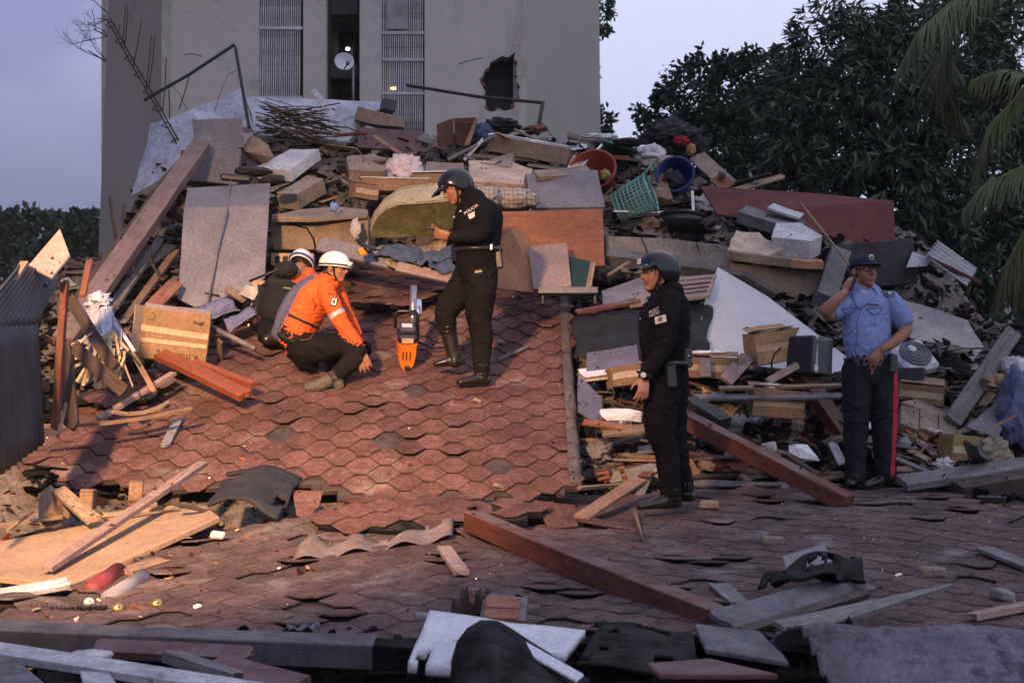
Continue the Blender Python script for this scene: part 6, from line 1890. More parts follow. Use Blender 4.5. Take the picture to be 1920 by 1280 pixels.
# plywood and boards below the broken lip, left
plyt = on(z_low, 200, 1060)
Q("plywood_sheet", [(-30, 1078), (132, 1096), (412, 968), (385, 948), (290, 958), (-30, 1020)], [7.9, 7.75, 8.75, 9.3, 9.4, 8.8], .035, ply, "large pale plywood sheet lying below the broken roof lip", "plywood")
PL("diagonal_plank", (88, 1066, 7.95), (380, 868, 9.7), .075, .03, M("plank_mauve", (.26, .18, .165), .8, .25, 3, .25, 30, grain=WG), "weathered plank lying diagonally over the plywood sheet", "plank", up=(0, -.3, 1))
PL("prop_block", (95, 975, 9.3), (92, 925, 9.6), .11, .10, wood_tan, "upright wooden block propping the broken roof lip", "block", up=(0, -1, 0))
PL("prop_board", (110, 918, 9.5), (175, 975, 8.9), .09, .03, wood_pale, "pale board sloping down from the wooden prop", "board", up=(0, -.6, 1))
for k, (px, py, lab) in enumerate(((165, 935, "small wooden prop under the roof lip, first from the pale board"), (255, 920, "orange-lit wooden prop under the middle of the roof lip"), (280, 950, "cut wood block on the plywood sheet"), (115, 952, "short block behind the pale board"))):
    box("wood_block", at(px, py, 9.5), (.09, .1, .13 if k != 2 else .07), (0, 3, 12 * k), wood_tan, lab, "wood block")
for k, (a, b) in enumerate((((0, 985), (120, 968)), ((30, 1010), (110, 985)), ((190, 965), (330, 950)), ((0, 1030), (60, 1012)), ((330, 945), (400, 960)), ((60, 960), (20, 990)))):
    PL("broken_strip", (a[0], a[1], 9.2 - .05 * k), (b[0], b[1], 9.3 - .05 * k), .05, .012, (wood_tan, wood_dark, wood_pale)[k % 3], ("tan", "dark", "pale", "short tan", "short dark", "thin pale")[k] + " broken strip among the chips under the roof lip", "strip", splinter=.03, up=(0, -.3, 1))
Q("dark_scrap", [(30, 1002), (95, 985), (108, 994), (50, 1008)], 9.0, .006, tar_m, "torn black felt scrap beside the plywood", "scrap", rough=.015, cuts=1)
Q("shingle_scrap", [(325, 1035), (345, 1020), (392, 1026), (372, 1045)], [8.6, 8.8, 8.8, 8.55], .01, M("shingle_maroon", (.10, .04, .045), .9, .2), "maroon shingle scrap at the plywood's raised end", "shingle")
Q("grey_scrap", [(418, 1066), (440, 1062), (470, 1072), (440, 1080)], [8.05, 8.1, 8.0, 7.9], .005, grey_lav, "small grey slip lying on the flat roof", "scrap")
# Christmas baubles, tubes, garland
def bauble(px, py, r, mat, lab, cap=True):
    p = on(z_low, px, py) or at(px, py, 8)
    c = at(px, py, p.y)
    root = empty("christmas_bauble", c - Vector((0, 0, r)), lab, "bauble", "Christmas baubles")
    bm = bmesh.new(); bmesh.ops.create_uvsphere(bm, u_segments=24, v_segments=16, radius=r)
    local("ball", bm, mat, c, None, root, True)
    if cap:
        bm = lathe([(0, r * 1.22), (r * .22, r * 1.2), (r * .24, r * .95), (0, r * .95)], 12)
        local("cap", bm, chrome, c, euler(50, 30, 0), root, True)
bauble(412, 984, .033, gold, "gold bauble sitting on a pale stone at the blackened sheet")
bauble(321, 1082, .018, gold, "tiny gold bauble beside the two tubes")
bauble(220, 1142, .036, gold, "gold bauble at the end of the black garland")
bauble(293, 1134, .037, gold, "gold bauble beside the folded dark shingle")
bauble(167, 1130, .027, M("bauble_white", (.62, .60, .56), .4, .3, 9, .1, stain=((.05, .04, .04), 30, .55)), "white and dark patterned bauble by the red tube")
bauble(962, 950, .022, M("bauble_mixed", (.5, .45, .45), .35, .4, 20, .1, stain=((.25, .05, .05), 30, .55)), "mottled little ball behind the orange laths", False)
box("pale_stone", at(408, 1001, 8.55), (.09, .07, .04), (3, 5, 10), conc_white, "pale stone under the gold bauble", "stone", bev=.01, rough=.01, cuts=1)
def lie(px1, py1, px2, py2, r, D1, D2):
    return at(px1, py1, D1), at(px2, py2, D2)
a, b = lie(172, 1108, 222, 1072, .05, 7.35, 7.75)
rt = tube("red_tube", [a, b], .052, M("tube_red", (.18, .03, .035), .35, .15, 4, .05, 20), "stout red cylinder tin beside the plywood's corner", "tube", seg=24)
tube("end_disc", [a + (a - b).normalized() * .004, a + (a - b).normalized() * .001], .046, M("tube_red_end", (.24, .05, .045), .6, .1), parent=rt, seg=24)
clear = bpy.data.materials.new("clear_plastic"); clear.use_nodes = True
cbs = clear.node_tree.nodes["Principled BSDF"]; cbs.inputs['Base Color'].default_value = (.85, .82, .9, 1); cbs.inputs['Roughness'].default_value = .12
cbs.inputs['Transmission Weight'].default_value = .75; cbs.inputs['IOR'].default_value = 1.1
a, b = lie(203, 1122, 268, 1082, .04, 7.2, 7.6)
tube("clear_tube", [a, b], .042, clear, "clear plastic tube lying against the red cylinder", "tube", seg=24)
gl = empty("black_garland", at(100, 1160, 6.9), "fuzzy black garland lying along the eaves", "garland")
gp = [at(-30, 1150, 7.0), at(40, 1146, 7.0), at(110, 1148, 6.95), at(200, 1143, 6.95)]
tube("core", gp, .022, tar_m, parent=gl, seg=8)
V, Fc = [], []
rnd = random.Random(3)
for k in range(1500):
    s = rnd.random() * 3
    p = gp[int(s)].lerp(gp[int(s) + 1], s - int(s))
    d = Vector((rnd.gauss(0, .4), rnd.gauss(0, 1), rnd.gauss(0, 1))).normalized()
    q = p + d * rnd.uniform(.03, .055)
    sd = d.orthogonal().normalized() * .0022
    b0 = len(V); V += [p - sd, p + sd, q]
    Fc.append((b0, b0 + 1, b0 + 2))
fz = mesh("tinsel", V, Fc, tar_m, gl); fz["kind"] = "stuff"
Q("folded_shingle", [(275, 1118), (318, 1102), (312, 1120), (270, 1142)], [7.4, 7.5, 7.3, 7.1], .008, tar_grey, "folded dark shingle behind the gold bauble", "shingle", rough=.01, cuts=1)
box("split_brick", at(258, 1142, 7.0), (.10, .08, .05), (0, 12, 20), brick_m, "split brown brick between two gold baubles", "brick", bev=.01, rough=.02, cuts=1)
PL("edge_board", (-20, 1118, 7.4), (130, 1092, 7.6), .10, .025, wood_white, "whitish board under the plywood's front edge", "board", up=(0, -.4, 1))
PL("edge_board", (235, 1072, 7.7), (305, 1052, 8.0), .10, .03, wood_tan, "tan board end beside the red cylinder", "board", up=(0, -.4, 1))

# ================================================================= FOREGROUND BELOW THE EAVES
gut = M("gutter_dark", (.075, .07, .08), .7, .3, 4, .3, 20, dust=.3)
PL("eaves_gutter", (-60, 1190, 6.2), (705, 1222, 6.1), .13, .11, gut, "long dark metal gutter along the eaves below the baubles", "gutter", up=(0, -.2, 1))
PL("eaves_gutter", (700, 1222, 6.08), (815, 1230, 6.1), .11, .10, tar_m, "short black gutter end beside the long one", "gutter", up=(0, -.2, 1))
PL("maroon_board", (180, 1213, 5.9), (470, 1228, 5.8), .10, .03, maroon, "maroon board lying under the gutter", "board", up=(0, -.4, 1))
PL("maroon_board", (400, 1245, 5.6), (560, 1285, 5.3), .12, .03, maroon, "second maroon board lower under the gutter", "board", up=(0, -.4, 1))
PL("white_plank", (-30, 1216, 5.5), (480, 1296, 5.05), .09, .03, wood_white, "long white-painted plank sloping below the dark gutter", "plank", up=(0, -.3, 1))
PL("grey_log", (315, 1228, 5.5), (440, 1268, 5.3), .07, .04, wood_grey, "stubby grey board behind the white plank", "board", splinter=.03)
blob("lint_lump", at(170, 1228, 5.45), (.08, .06, .02), conc_white, "grey crumbly lump on the white plank", "plaster", 81, .4)
Q("grey_sheet", [(-30, 1240, ), (30, 1232), (95, 1285), (-30, 1300)], [5.2, 5.3, 4.9, 4.8], .02, tar_grey, "grey slab corner under the white-painted plank", "slab", rough=.01, cuts=1)
Q("white_sheet", [(150, 1256), (205, 1260), (230, 1295), (160, 1295)], [5.0, 5.0, 4.8, 4.8], .015, wood_white, "white sheet corner under the white plank", "sheet")
# white foam board with curled black felt
def foam_fn(u, v):
    p = quad(at(765, 1250, 5.2), at(1020, 1262, 5.1), at(1098, 1188, 5.9), at(805, 1150, 6.0))(u, v)
    return p + Vector((0, 0, .02 * noise.noise(p * 4) + .05 * (u - .5) ** 2))
sheet("foam_board", foam_fn, 30, 20, .035, foam, "broken white foam board leaning at the eaves", "foam board", keep=lambda u, v: not (u > .72 and v < .35 + .4 * (u - .72)) and noise.noise(Vector((u * 6, v * 6, 9))) > -.42)
CT = [(846, 1300), (850, 1245), (862, 1205), (880, 1180), (903, 1167), (930, 1170), (965, 1190), (1010, 1220), (1060, 1250), (1105, 1275)]
def curl_fn(u, v):
    k = min(int(u * 9), 8); t = u * 9 - k
    x = CT[k][0] * (1 - t) + CT[k + 1][0] * t; y = CT[k][1] * (1 - t) + CT[k + 1][1] * t
    top = at(x, y, 5.25)
    bot = at(855 + 210 * u, 1310, 4.75)
    p = top.lerp(bot, v)
    return p + Vector((0, -.10 * math.sin(v * 3.14) + .02 * noise.noise(p * 7), .02 * noise.noise(p * 5)))
sheet("curled_felt", curl_fn, 36, 12, .012, tar_m, "curled black roofing felt standing before the white foam board", "felt")  # felt curl, with the shade inside it drawn as solid black sheet
Q("foam_strip", [(985, 1200), (1095, 1262), (1080, 1275), (990, 1225)], [5.2, 4.95, 4.9, 5.1], .012, foam, "white strip edging the curled black felt", "foam strip")
def cavity_fn(u, v):
    p = quad(at(1080, 1235, 5.4), at(1310, 1240, 5.3), at(1300, 1165, 6.0), at(1130, 1158, 6.1))(u, v)
    return p + Vector((0, 0, .02 * math.sin(u * 4 + 1) + .02 * noise.noise(p * 4) - .03))
sheet("cavity_shade", cavity_fn, 24, 14, .012, tar_m, "black sheet drawn for the dark cavity beside the foam board", "felt", keep=lambda u, v: noise.noise(Vector((u * 5, v * 5, 2))) > -.38)  # black sheet standing in for the shade of an open cavity
Q("felt_sheet", [(1302, 1168), (1425, 1180), (1470, 1225), (1480, 1240), (1325, 1215)], [5.7, 5.6, 5.3, 5.2, 5.35], .02, tar_grey, "dark grey felt panel at the end of the thick beam", "felt", rough=.006, cuts=1)
Q("mauve_board", [(1212, 1240), (1330, 1232), (1460, 1262), (1235, 1262)], [5.1, 5.2, 4.9, 4.9], .02, maroon, "mauve board low before the felt panel", "board", rough=.006, cuts=1)
def ridge_fn(u, v):
    a = at(1420, 1195, 5.35).lerp(at(1990, 1205, 5.4), u)
    s = v - .5
    top = 0.13 * (1 - (s * 1.9) ** 2 * .55)
    return a + Vector((.25 * s * (u - .2), -.55 * v + .2, top - .10 + .03 * noise.noise(a * 3 + Vector((0, v * 4, 0))) + .02 * noise.noise(a * 9 + Vector((0, v * 9, 0))) - (0.22 * max(0, v - .55))))
sheet("felt_ridge", ridge_fn, 70, 26, .015, M("felt_lavender", (.125, .115, .135), .95, .35, 5, .7, 50, stain=((.05, .046, .058), 5, .52)), "long crumpled lavender-grey felt ridge below the pointed grey plank", "felt", keep=lambda u, v: u > .06 + .12 * v)
def shred_fn(u, v):
    p = quad(at(1420, 1130, 6.6), at(1625, 1105, 6.6), at(1600, 1042, 7.3), at(1480, 1085, 7.2))(u, v)
    return p + Vector((0, 0, .10 * noise.noise(p * 5) + .06))
sheet("shredded_felt", shred_fn, 26, 16, .012, tar_m, "shredded black felt on the flat roof", "felt", keep=lambda u, v: noise.noise(Vector((u * 7, v * 5, 4))) > -.25)
Q("mauve_flap", [(1465, 1040), (1545, 1018), (1562, 1045), (1520, 1080), (1478, 1075)], [7.4, 7.6, 7.4, 7.1, 7.1], .01, grey_lav, "mauve flap standing behind the shredded felt", "flap", rough=.008, cuts=1)
PL("grey_board", (1352, 1165, 6.2), (1618, 1092, 6.8), .16, .025, tar_grey, "wide grey board across the shredded felt", "board", up=(0, -.5, 1))
PL("grey_board", (1390, 1185, 6.0), (1622, 1112, 6.6), .05, .03, wood_dark, "dark edge board under the wide grey board", "board", up=(0, -.5, 1))
PL("pointed_plank", (1470, 1180, 5.9), (1782, 1098, 6.9), .13, .02, wood_grey, "long grey plank tapering to a point on the flat roof", "plank", up=(0, -.5, 1), tap=.12)
def stump_fn(u, v):
    a = at(852, 1158, 6.5).lerp(at(915, 1158, 6.5), u)
    return a + Vector((0, .06 * math.sin(u * 3), v * (.05 + .13 * abs(noise.noise(Vector((u * 9, 0, 2)))) * 1.6)))
sheet("splintered_stump", stump_fn, 26, 6, .02, wood_dark, "splintered dark stump standing behind the foam board", "stump")
bf = empty("framed_brick", at(940, 1160, 6.4), "red brick set in a grey mortar frame beside the splintered stump", "brick")
Q("mortar", [(900, 1160), (985, 1162), (990, 1118), (908, 1108)], [6.35, 6.35, 6.6, 6.6], .05, conc_dark, None, parent=bf, rough=.006, cuts=1)
Q("brick", [(908, 1136), (974, 1138), (977, 1120), (911, 1114)], [6.42, 6.42, 6.52, 6.52], .03, brick_m, None, parent=bf)
Q("brick", [(906, 1156), (972, 1158), (974, 1141), (908, 1139)], [6.30, 6.30, 6.40, 6.40], .03, brick_m, None, parent=bf)
box("grey_chip", at(790, 1155, 6.4), (.07, .06, .03), (3, 4, 10), concrete, "small grey mortar chip beside the splintered stump", "chip", bev=.006)
# torn roof corner behind right officer: black radio case and brick row
box("black_case", at(1855, 938, 10.4), (.28, .2, .09), (3, 2, 6), black_pl, "black box on the far corner of the flat roof", "case", bev=.012)
chunk("red_rubble", at(1870, 955, 10.1), (.34, .2, .09), (2, 3, 5), brick_m, "row of crumbled red brick beside the black box on the flat roof", "rubble", seed=12, n=24, rough=.02)
tube("bent_cable", [at(1940, 960, 9.4), at(1880, 985, 9.2), at(1845, 1003, 9.1)], .008, tar_m, "thin black cable beside the crumbled red brick", "cable", seg=5)

# more wreckage tumbled below the eaves
rnd = random.Random(88)
for k in range(30):
    px, py = rnd.uniform(-20, 1930), rnd.uniform(1205, 1290)
    p = hit(px, py, .06)
    L = rnd.uniform(.18, .6)
    aa = rnd.gauss(0, .5)
    dv = Vector((math.cos(aa), math.sin(aa), rnd.gauss(0, .12)))
    m, nm_ = rnd.choice(((wood_dark, "charred"), (wood_grey, "grey"), (tar_grey, "felt-covered"), (maroon, "maroon"), (wood_dark, "charred"), (wood_white, "whitish")))
    plank("tumbled_board", p - dv * L / 2, p + dv * L / 2, rnd.uniform(.03, .10), .018, m, nm_ + (" short" if L < .4 else " long") + " board tumbled below the eaves", "board", "boards tumbled below the eaves", splinter=.03, up=(rnd.gauss(0, .3), rnd.gauss(-.2, .3), 1), segs=3, seed=k)
for k in range(10):
    px, py = rnd.uniform(0, 1900), rnd.uniform(1195, 1285)
    p = hit(px, py, .05)
    w, h_ = rnd.uniform(.12, .3), rnd.uniform(.1, .22)
    rt_ = euler(rnd.gauss(0, 20), rnd.gauss(0, 20), rnd.uniform(0, 360))
    fn = lambda u, v, p=p, w=w, h_=h_, rt_=rt_, q=k * 3.1: p + rt_ @ Vector(((u - .5) * w, (v - .5) * h_, .07 * noise.noise(Vector((u * 3, v * 3, q)))))
    sheet("felt_scrap", fn, 9, 7, .006, (tar_m, tar_grey)[k % 2], ("torn black" if k % 2 == 0 else "torn grey") + " felt scrap among the boards below the eaves", "felt", "felt scraps below the eaves", keep=lambda u, v, q=k * 5.7: noise.noise(Vector((u * 5, v * 5, q))) > -.25)
# ================================================================= PEOPLE
from mathutils.kdtree import KDTree

skin_br = M("skin_brown", (0.30, 0.135, 0.075), 0.5, 0.12, 6, 0.08, 120, rand=0, spec=0.35, grime=0.12)
skin_lt = M("skin_tan", (0.42, 0.205, 0.125), 0.5, 0.12, 6, 0.08, 120, rand=0, spec=0.35, grime=0.12)
lip_m = M("lips", (0.24, 0.085, 0.06), 0.5, 0.1, grime=0)
hair_m = M("hair_black", (0.012, 0.010, 0.009), 0.6, 0.3, 20, 0.5, 120)
unif = M("uniform_black", (0.0075, 0.0072, 0.0082), 0.85, 0.35, 5, 0.35, 40, rand=0, spec=0.08)
unif_dirty = M("uniform_muddy", (0.010, 0.009, 0.0085), 0.85, 0.4, 5, 0.4, 40, rand=0, stain=((0.05, 0.038, 0.03), 5, 0.62), spec=0.08)
leather = M("boot_leather", (0.014, 0.011, 0.009), 0.32, 0.3, 8, 0.15, 60, rand=0, spec=0.5, stain=((0.07, 0.055, 0.04), 7, 0.62))
jacket_or = M("jacket_orange", (0.66, 0.10, 0.018), 0.8, 0.12, 5, 0.2, 50, rand=0, grime=0.22)
vest_bl = M("vest_blue", (0.085, 0.085, 0.15), 0.85, 0.2, 5, 0.3, 50, rand=0)
shirt_bl = M("shirt_blue", (0.20, 0.26, 0.47), 0.8, 0.10, 4, 0.15, 60, rand=0, grime=0.18)
navy = M("trousers_navy", (0.008, 0.009, 0.014), 0.85, 0.3, 5, 0.3, 50, rand=0)
red_st = M("stripe_red", (0.42, 0.02, 0.035), 0.8, 0.1, 5, 0.1, rand=0)
tee_wh = M("undershirt", (0.5, 0.42, 0.40), 0.9, 0.1, rand=0)
gloss_bk = M("helmet_black", (0.005, 0.005, 0.006), 0.22, 0.1, 5, 0.02, 20, spec=0.35, coat=0.12, rand=0, grime=0.15)
gloss_wh = M("helmet_white", (0.72, 0.70, 0.68), 0.35, 0.06, 5, 0.03, 20, spec=0.5, rand=0, grime=0.12)
strap_m = M("webbing_black", (0.012, 0.012, 0.012), 0.8, 0.2, rand=0)
patch_w = M("patch_white", (0.62, 0.58, 0.55), 0.8, 0.08, rand=0, grime=0.15)
eye_w = M("eye_white", (0.6, 0.56, 0.52), 0.3, 0.05, bump=0, grime=0, rand=0)
eye_d = M("eye_dark", (0.012, 0.008, 0.006), 0.2, 0.05, bump=0, grime=0, rand=0, spec=.6)
silver = M("reflective_tape", (0.42, 0.42, 0.42), 0.4, 0.1, rand=0)

class Fig:
    def __init__(s, D0):
        s.D0 = D0; s.V = []; s.F = []; s.mi = []
    def j(s, px, py, dy=0.0):
        return at(px, py, s.D0 + dy)
    def _rings(s, rings, mi):
        """rings: list of (centre, A, B); closed loft"""
        b = len(s.V); seg = 20
        for c, A, B in rings:
            for k in range(seg):
                t = 2 * math.pi * k / seg
                s.V.append(c + A * math.cos(t) + B * math.sin(t)); s.mi.append(mi)
        for i in range(len(rings) - 1):
            for k in range(seg):
                q = (k + 1) % seg
                s.F.append((b + i * seg + k, b + i * seg + q, b + (i + 1) * seg + q, b + (i + 1) * seg + k))
        s.F.append(tuple(b + k for k in reversed(range(seg))))
        e = b + (len(rings) - 1) * seg
        s.F.append(tuple(e + k for k in range(seg)))
    def loft(s, spec, mi, n=5):
        """spec: (centre, A vector, B vector) keys, interpolated with rounded ends"""
        K = [(Vector(c), Vector(a), Vector(b)) for c, a, b in spec]
        R_ = []
        m = len(K)
        def cr(p0, p1, p2, p3, t):
            return 0.5 * ((2 * p1) + (p2 - p0) * t + (2 * p0 - 5 * p1 + 4 * p2 - p3) * t * t + (3 * p1 - p0 - 3 * p2 + p3) * t ** 3)
        for i in range(m - 1):
            i0, i3 = max(i - 1, 0), min(i + 2, m - 1)
            for k in range(n):
                t = k / n
                R_.append(tuple(cr(K[i0][q], K[i][q], K[i + 1][q], K[i3][q], t) for q in range(3)))
        R_.append(K[-1])
        def capend(c, A, B, d):
            r = min(A.length, B.length)
            return [(c + d * r * math.sin(t), A * math.cos(t), B * math.cos(t)) for t in (0.45, 0.9, 1.3)]
        d0 = (K[0][0] - K[1][0]).normalized(); d1 = (K[-1][0] - K[-2][0]).normalized()
        R_ = list(reversed(capend(*R_[0], d0))) + R_ + capend(*R_[-1], d1)
        s._rings(R_, mi)
    def limb(s, pts, mi, flat=1.0, up=(0, -1, 0)):
        """pts: (point, radius) along the limb"""
        sp = []
        m = len(pts)
        for i, (p, r) in enumerate(pts):
            d = (Vector(pts[min(i + 1, m - 1)][0]) - Vector(pts[max(i - 1, 0)][0])).normalized()
            u = Vector(up)
            a = u - d * u.dot(d)
            if a.length < .1:
                a = d.orthogonal()
            a.normalize()
            sp.append((p, a * r * flat, d.cross(a) * r))
        s.loft(sp, mi)
    def ell(s, c, ax, r, mi):
        """ellipsoid: ax = (x, y, z) axes, r radii"""
        n = 12
        R_ = []
        for i in range(n + 1):
            t = -math.pi / 2 + math.pi * (i + .25) / (n + .5)
            R_.append((Vector(c) + ax[2] * r[2] * math.sin(t), ax[0] * r[0] * math.cos(t), ax[1] * r[1] * math.cos(t)))
        s._rings(R_, mi)
    def head(s, c, Fd, Ud, skin, lip, hair=None, k=1.0):
        f = Vector(Fd).normalized(); u = Vector(Ud); u = (u - f * u.dot(f)).normalized(); r = f.cross(u)
        s.hf = (Vector(c), r, f, u, k)
        ax = (r, f, u)
        P = lambda x, y, z: Vector(c) + (r * x + f * y + u * z) * k
        K = lambda *q: tuple(v * k for v in q)
        s.ell(P(0, -.012, .035), ax, K(.077, .098, .088), hair if hair is not None else skin)
        s.ell(P(0, .012, .012), ax, K(.070, .086, .085), skin)
        s.ell(P(0, .030, -.045), ax, K(.060, .066, .068), skin)
        s.ell(P(0, .070, -.094), ax, K(.028, .026, .022), skin)
        s.ell(P(.036, .066, -.030), ax, K(.024, .024, .028), skin)
        s.ell(P(-.036, .066, -.030), ax, K(.024, .024, .028), skin)
        s.limb([(P(0, .096, .018), .009 * k), (P(0, .108, -.008), .012 * k), (P(0, .114, -.026), .015 * k)], skin)
        s.ell(P(.012, .100, -.028), ax, K(.010, .012, .009), skin)
        s.ell(P(-.012, .100, -.028), ax, K(.010, .012, .009), skin)
        s.limb([(P(-.045, .080, .030), .009 * k), (P(0, .094, .030), .010 * k), (P(.045, .080, .030), .009 * k)], skin)
        s.limb([(P(-.022, .088, -.058), .007 * k), (P(0, .099, -.056), .0085 * k), (P(.022, .088, -.058), .007 * k)], lip)
        s.limb([(P(-.018, .086, -.069), .007 * k), (P(0, .096, -.070), .009 * k), (P(.018, .086, -.069), .007 * k)], lip)
        for sg in (-1, 1):
            s.ell(P(sg * .079, -.008, -.008), (r, (f * .9 + u * .2).normalized(), (u * .97 - f * .2).normalized()), K(.011, .021, .033), skin)
        s.P = P
    def hand(s, w, d, n, mi, thumb=1, curl=0.5, k=1.0, spread=0.10):
        """w wrist, d towards the fingers, n out of the palm (fingers curl that way)"""
        d = Vector(d).normalized(); n = Vector(n); n = (n - d * n.dot(d)).normalized(); t = d.cross(n) * thumb
        w = Vector(w)
        s.loft([(w - d * .02 * k, t * .026 * k, n * .021 * k), (w + d * .025 * k, t * .034 * k, n * .017 * k), (w + d * .07 * k, t * .042 * k, n * .015 * k), (w + d * .092 * k, t * .040 * k, n * .012 * k)], mi, 4)
        L = (.068, .078, .072, .056)
        for i in range(4):
            off = (1.5 - i) * .0215 * k
            p = w + d * .088 * k + t * off
            dd = (d + t * (1.5 - i) * spread).normalized()
            pts = [(p, .0098 * k)]
            ang = 0.15 + curl * .5
            for q, fr in enumerate((.45, .32, .23)):
                dd = (dd * math.cos(ang) + n * math.sin(ang)).normalized()
                p = p + dd * L[i] * fr * k * 1.08
                pts.append((p, (.0094, .0088, .0075)[q] * k))
                ang = curl * (.9, .8, .6)[q]
            s.limb(pts, mi, up=n)
        p = w + d * .030 * k + t * .030 * k + n * .004 * k
        dd = (d * .62 + t * .70 + n * .30).normalized()
        p2 = p + dd * .040 * k
        dd2 = (d * .90 + t * .28 + n * .40).normalized()
        p3 = p2 + dd2 * .034 * k
        s.limb([(p, .0125 * k), (p2, .0105 * k), (p3, .0085 * k)], mi, up=n)
    def foot(s, ankle, toe, mi, ground=None, r=.05, k=1.0):
        a, t = Vector(ankle), Vector(toe)
        d = (t - a); up = Vector((0, 0, 1))
        h = Vector((d.x, d.y, 0)).normalized() if Vector((d.x, d.y, 0)).length > .02 else d.normalized()
        sd = h.cross(up)
        heel = a - h * .045 * k + Vector((0, 0, -.05 * k))
        heel.z = t.z + .012
        L = (t - heel)
        s.loft([(heel + up * .012, sd * .036 * k, up * .040 * k), (heel + L * .3 + up * .02, sd * .040 * k, up * .048 * k), (heel + L * .62 + up * .012, sd * .049 * k, up * .036 * k), (heel + L * .95 + up * .0, sd * .040 * k, up * .026 * k)], mi, 4)
        s.limb([(a + up * .06, r), (a, r * .95), (heel + L * .2 + up * .03, r * .92)], mi)
    def finish(s, label, mats, voxel=0.0075, folds=None, over=None, smooth=3, mud=None):
        me = bpy.data.meshes.new("tmp")
        me.from_pydata([tuple(v) for v in s.V], [], s.F)
        me.update()
        tmp = bpy.data.objects.new("tmp", me)
        col.objects.link(tmp)
        md = tmp.modifiers.new("r", 'REMESH'); md.mode = 'VOXEL'; md.voxel_size = voxel; md.adaptivity = 0
        dg = bpy.context.evaluated_depsgraph_get()
        out = bpy.data.meshes.new_from_object(tmp.evaluated_get(dg))
        bpy.data.objects.remove(tmp); bpy.data.meshes.remove(me)
        nv = len(out.vertices)
        co = np.empty(nv * 3); out.vertices.foreach_get("co", co); co = co.reshape(-1, 3)
        ne = len(out.edges)
        ed = np.empty(ne * 2, dtype=np.int32); out.edges.foreach_get("vertices", ed); ed = ed.reshape(-1, 2)
        deg = np.bincount(ed.ravel(), minlength=nv)[:, None]
        for it in range(smooth):
            acc = np.zeros_like(co)
            np.add.at(acc, ed[:, 0], co[ed[:, 1]]); np.add.at(acc, ed[:, 1], co[ed[:, 0]])
            co = co * .5 + acc / np.maximum(deg, 1) * .5
        # which source piece each vertex belongs to
        kd = KDTree(len(s.V))
        for i, v in enumerate(s.V):
            kd.insert(v, i)
        kd.balance()
        vm = np.array([s.mi[kd.find(c)[1]] for c in co])
        out.vertices.foreach_set("co", co.ravel()); out.update()
        nr = np.empty(nv * 3); out.vertices.foreach_get("normal", nr); nr = nr.reshape(-1, 3)
        fold = np.zeros(nv)
        for i in range(nv):
            a = (folds or {}).get(int(vm[i]), 0)
            if a:
                c = Vector(co[i])
                q = Vector((c.x * 7, c.y * 7, c.z * 15 + 3 * noise.noise(c * 4)))
                rdg = 1 - abs(noise.noise(q)) * 2.2
                fold[i] = a * (0.8 * rdg + 0.6 * noise.noise(c * 22))
        co2 = co + nr * fold[:, None]
        lo = co2.min(0); hi = co2.max(0)
        org = Vector(((lo[0] + hi[0]) / 2, (lo[1] + hi[1]) / 2, lo[2]))
        out.vertices.foreach_set("co", (co2 - np.array(org)).ravel()); out.update()
        out.polygons.foreach_set("use_smooth", [True] * len(out.polygons))
        out.materials.clear()
        for m in mats:
            out.materials.append(m)
        pm = np.zeros(len(out.polygons), dtype=np.int32)
        for p in out.polygons:
            c = p.center + org
            m = None
            vi = p.vertices
            k = int(vm[vi[0]])
            if over:
                m = over(c, p.normal, k)
            pm[p.index] = k if m is None else m
        out.polygons.foreach_set("material_index", pm)
        out.name = "person"
        s.o = _link("person", out, None, None, org)
        tag(s.o, label, "person")
        s.bvh = BVHTree.FromPolygons([Vector(c) for c in co2], [tuple(p.vertices) for p in out.polygons])
        return s.o
    def surf(s, px, py, off=0.004):
        r = s.bvh.ray_cast(Vector((0, 0, CZ)), ray(px, py))
        if r[0] is None:
            return None
        n = Vector()
        for dx in (-7, -3, 0, 3, 7):
            for dy in (-6, 0, 6):
                q = s.bvh.ray_cast(Vector((0, 0, CZ)), ray(px + dx, py + dy))
                if q[0] is not None and (q[0] - r[0]).length < .12:
                    n += q[1] if q[1].dot(ray(px, py)) < 0 else -q[1]
        n.normalize()
        n = (n + Vector((0, -.35, 0))).normalized()
        return r[0] + n * off, n
    def badge(s, name, px, py, w, h, mat, rotd=0, t=.003, off=.004):
        """flat piece on the surface, upright as seen from the front"""
        q = s.surf(px, py, off)
        if not q:
            return None
        p, n = q
        x = Vector((1, 0, 0)); x = (x - n * x.dot(n)).normalized()
        rm = Matrix((x, n.cross(x), n)).transposed() @ Matrix.Rotation(R(rotd), 3, 'Z')
        return box(name, p, (w, h, t), rm, mat, parent=s.o, bev=.0008), p, rm
    def label_text(s, name, txt, size, mat, px, py, rotd=0, off=.008):
        q = s.surf(px, py, off)
        if not q:
            return
        p, n = q
        x = Vector((1, 0, 0)); x = (x - n * x.dot(n)).normalized()
        rm = Matrix((x, n.cross(x), n)).transposed() @ Matrix.Rotation(R(rotd), 3, 'Z')
        return text(name, txt, size, mat, p, rm, s.o)
    def path(s, name, pxs, rad, mat, off=.004, seg=6):
        pts = [s.surf(x, y, off) for x, y in pxs]
        pts = [p[0] for p in pts if p]
        if len(pts) > 1:
            return tube(name, pts, rad, mat, parent=s.o, seg=seg)
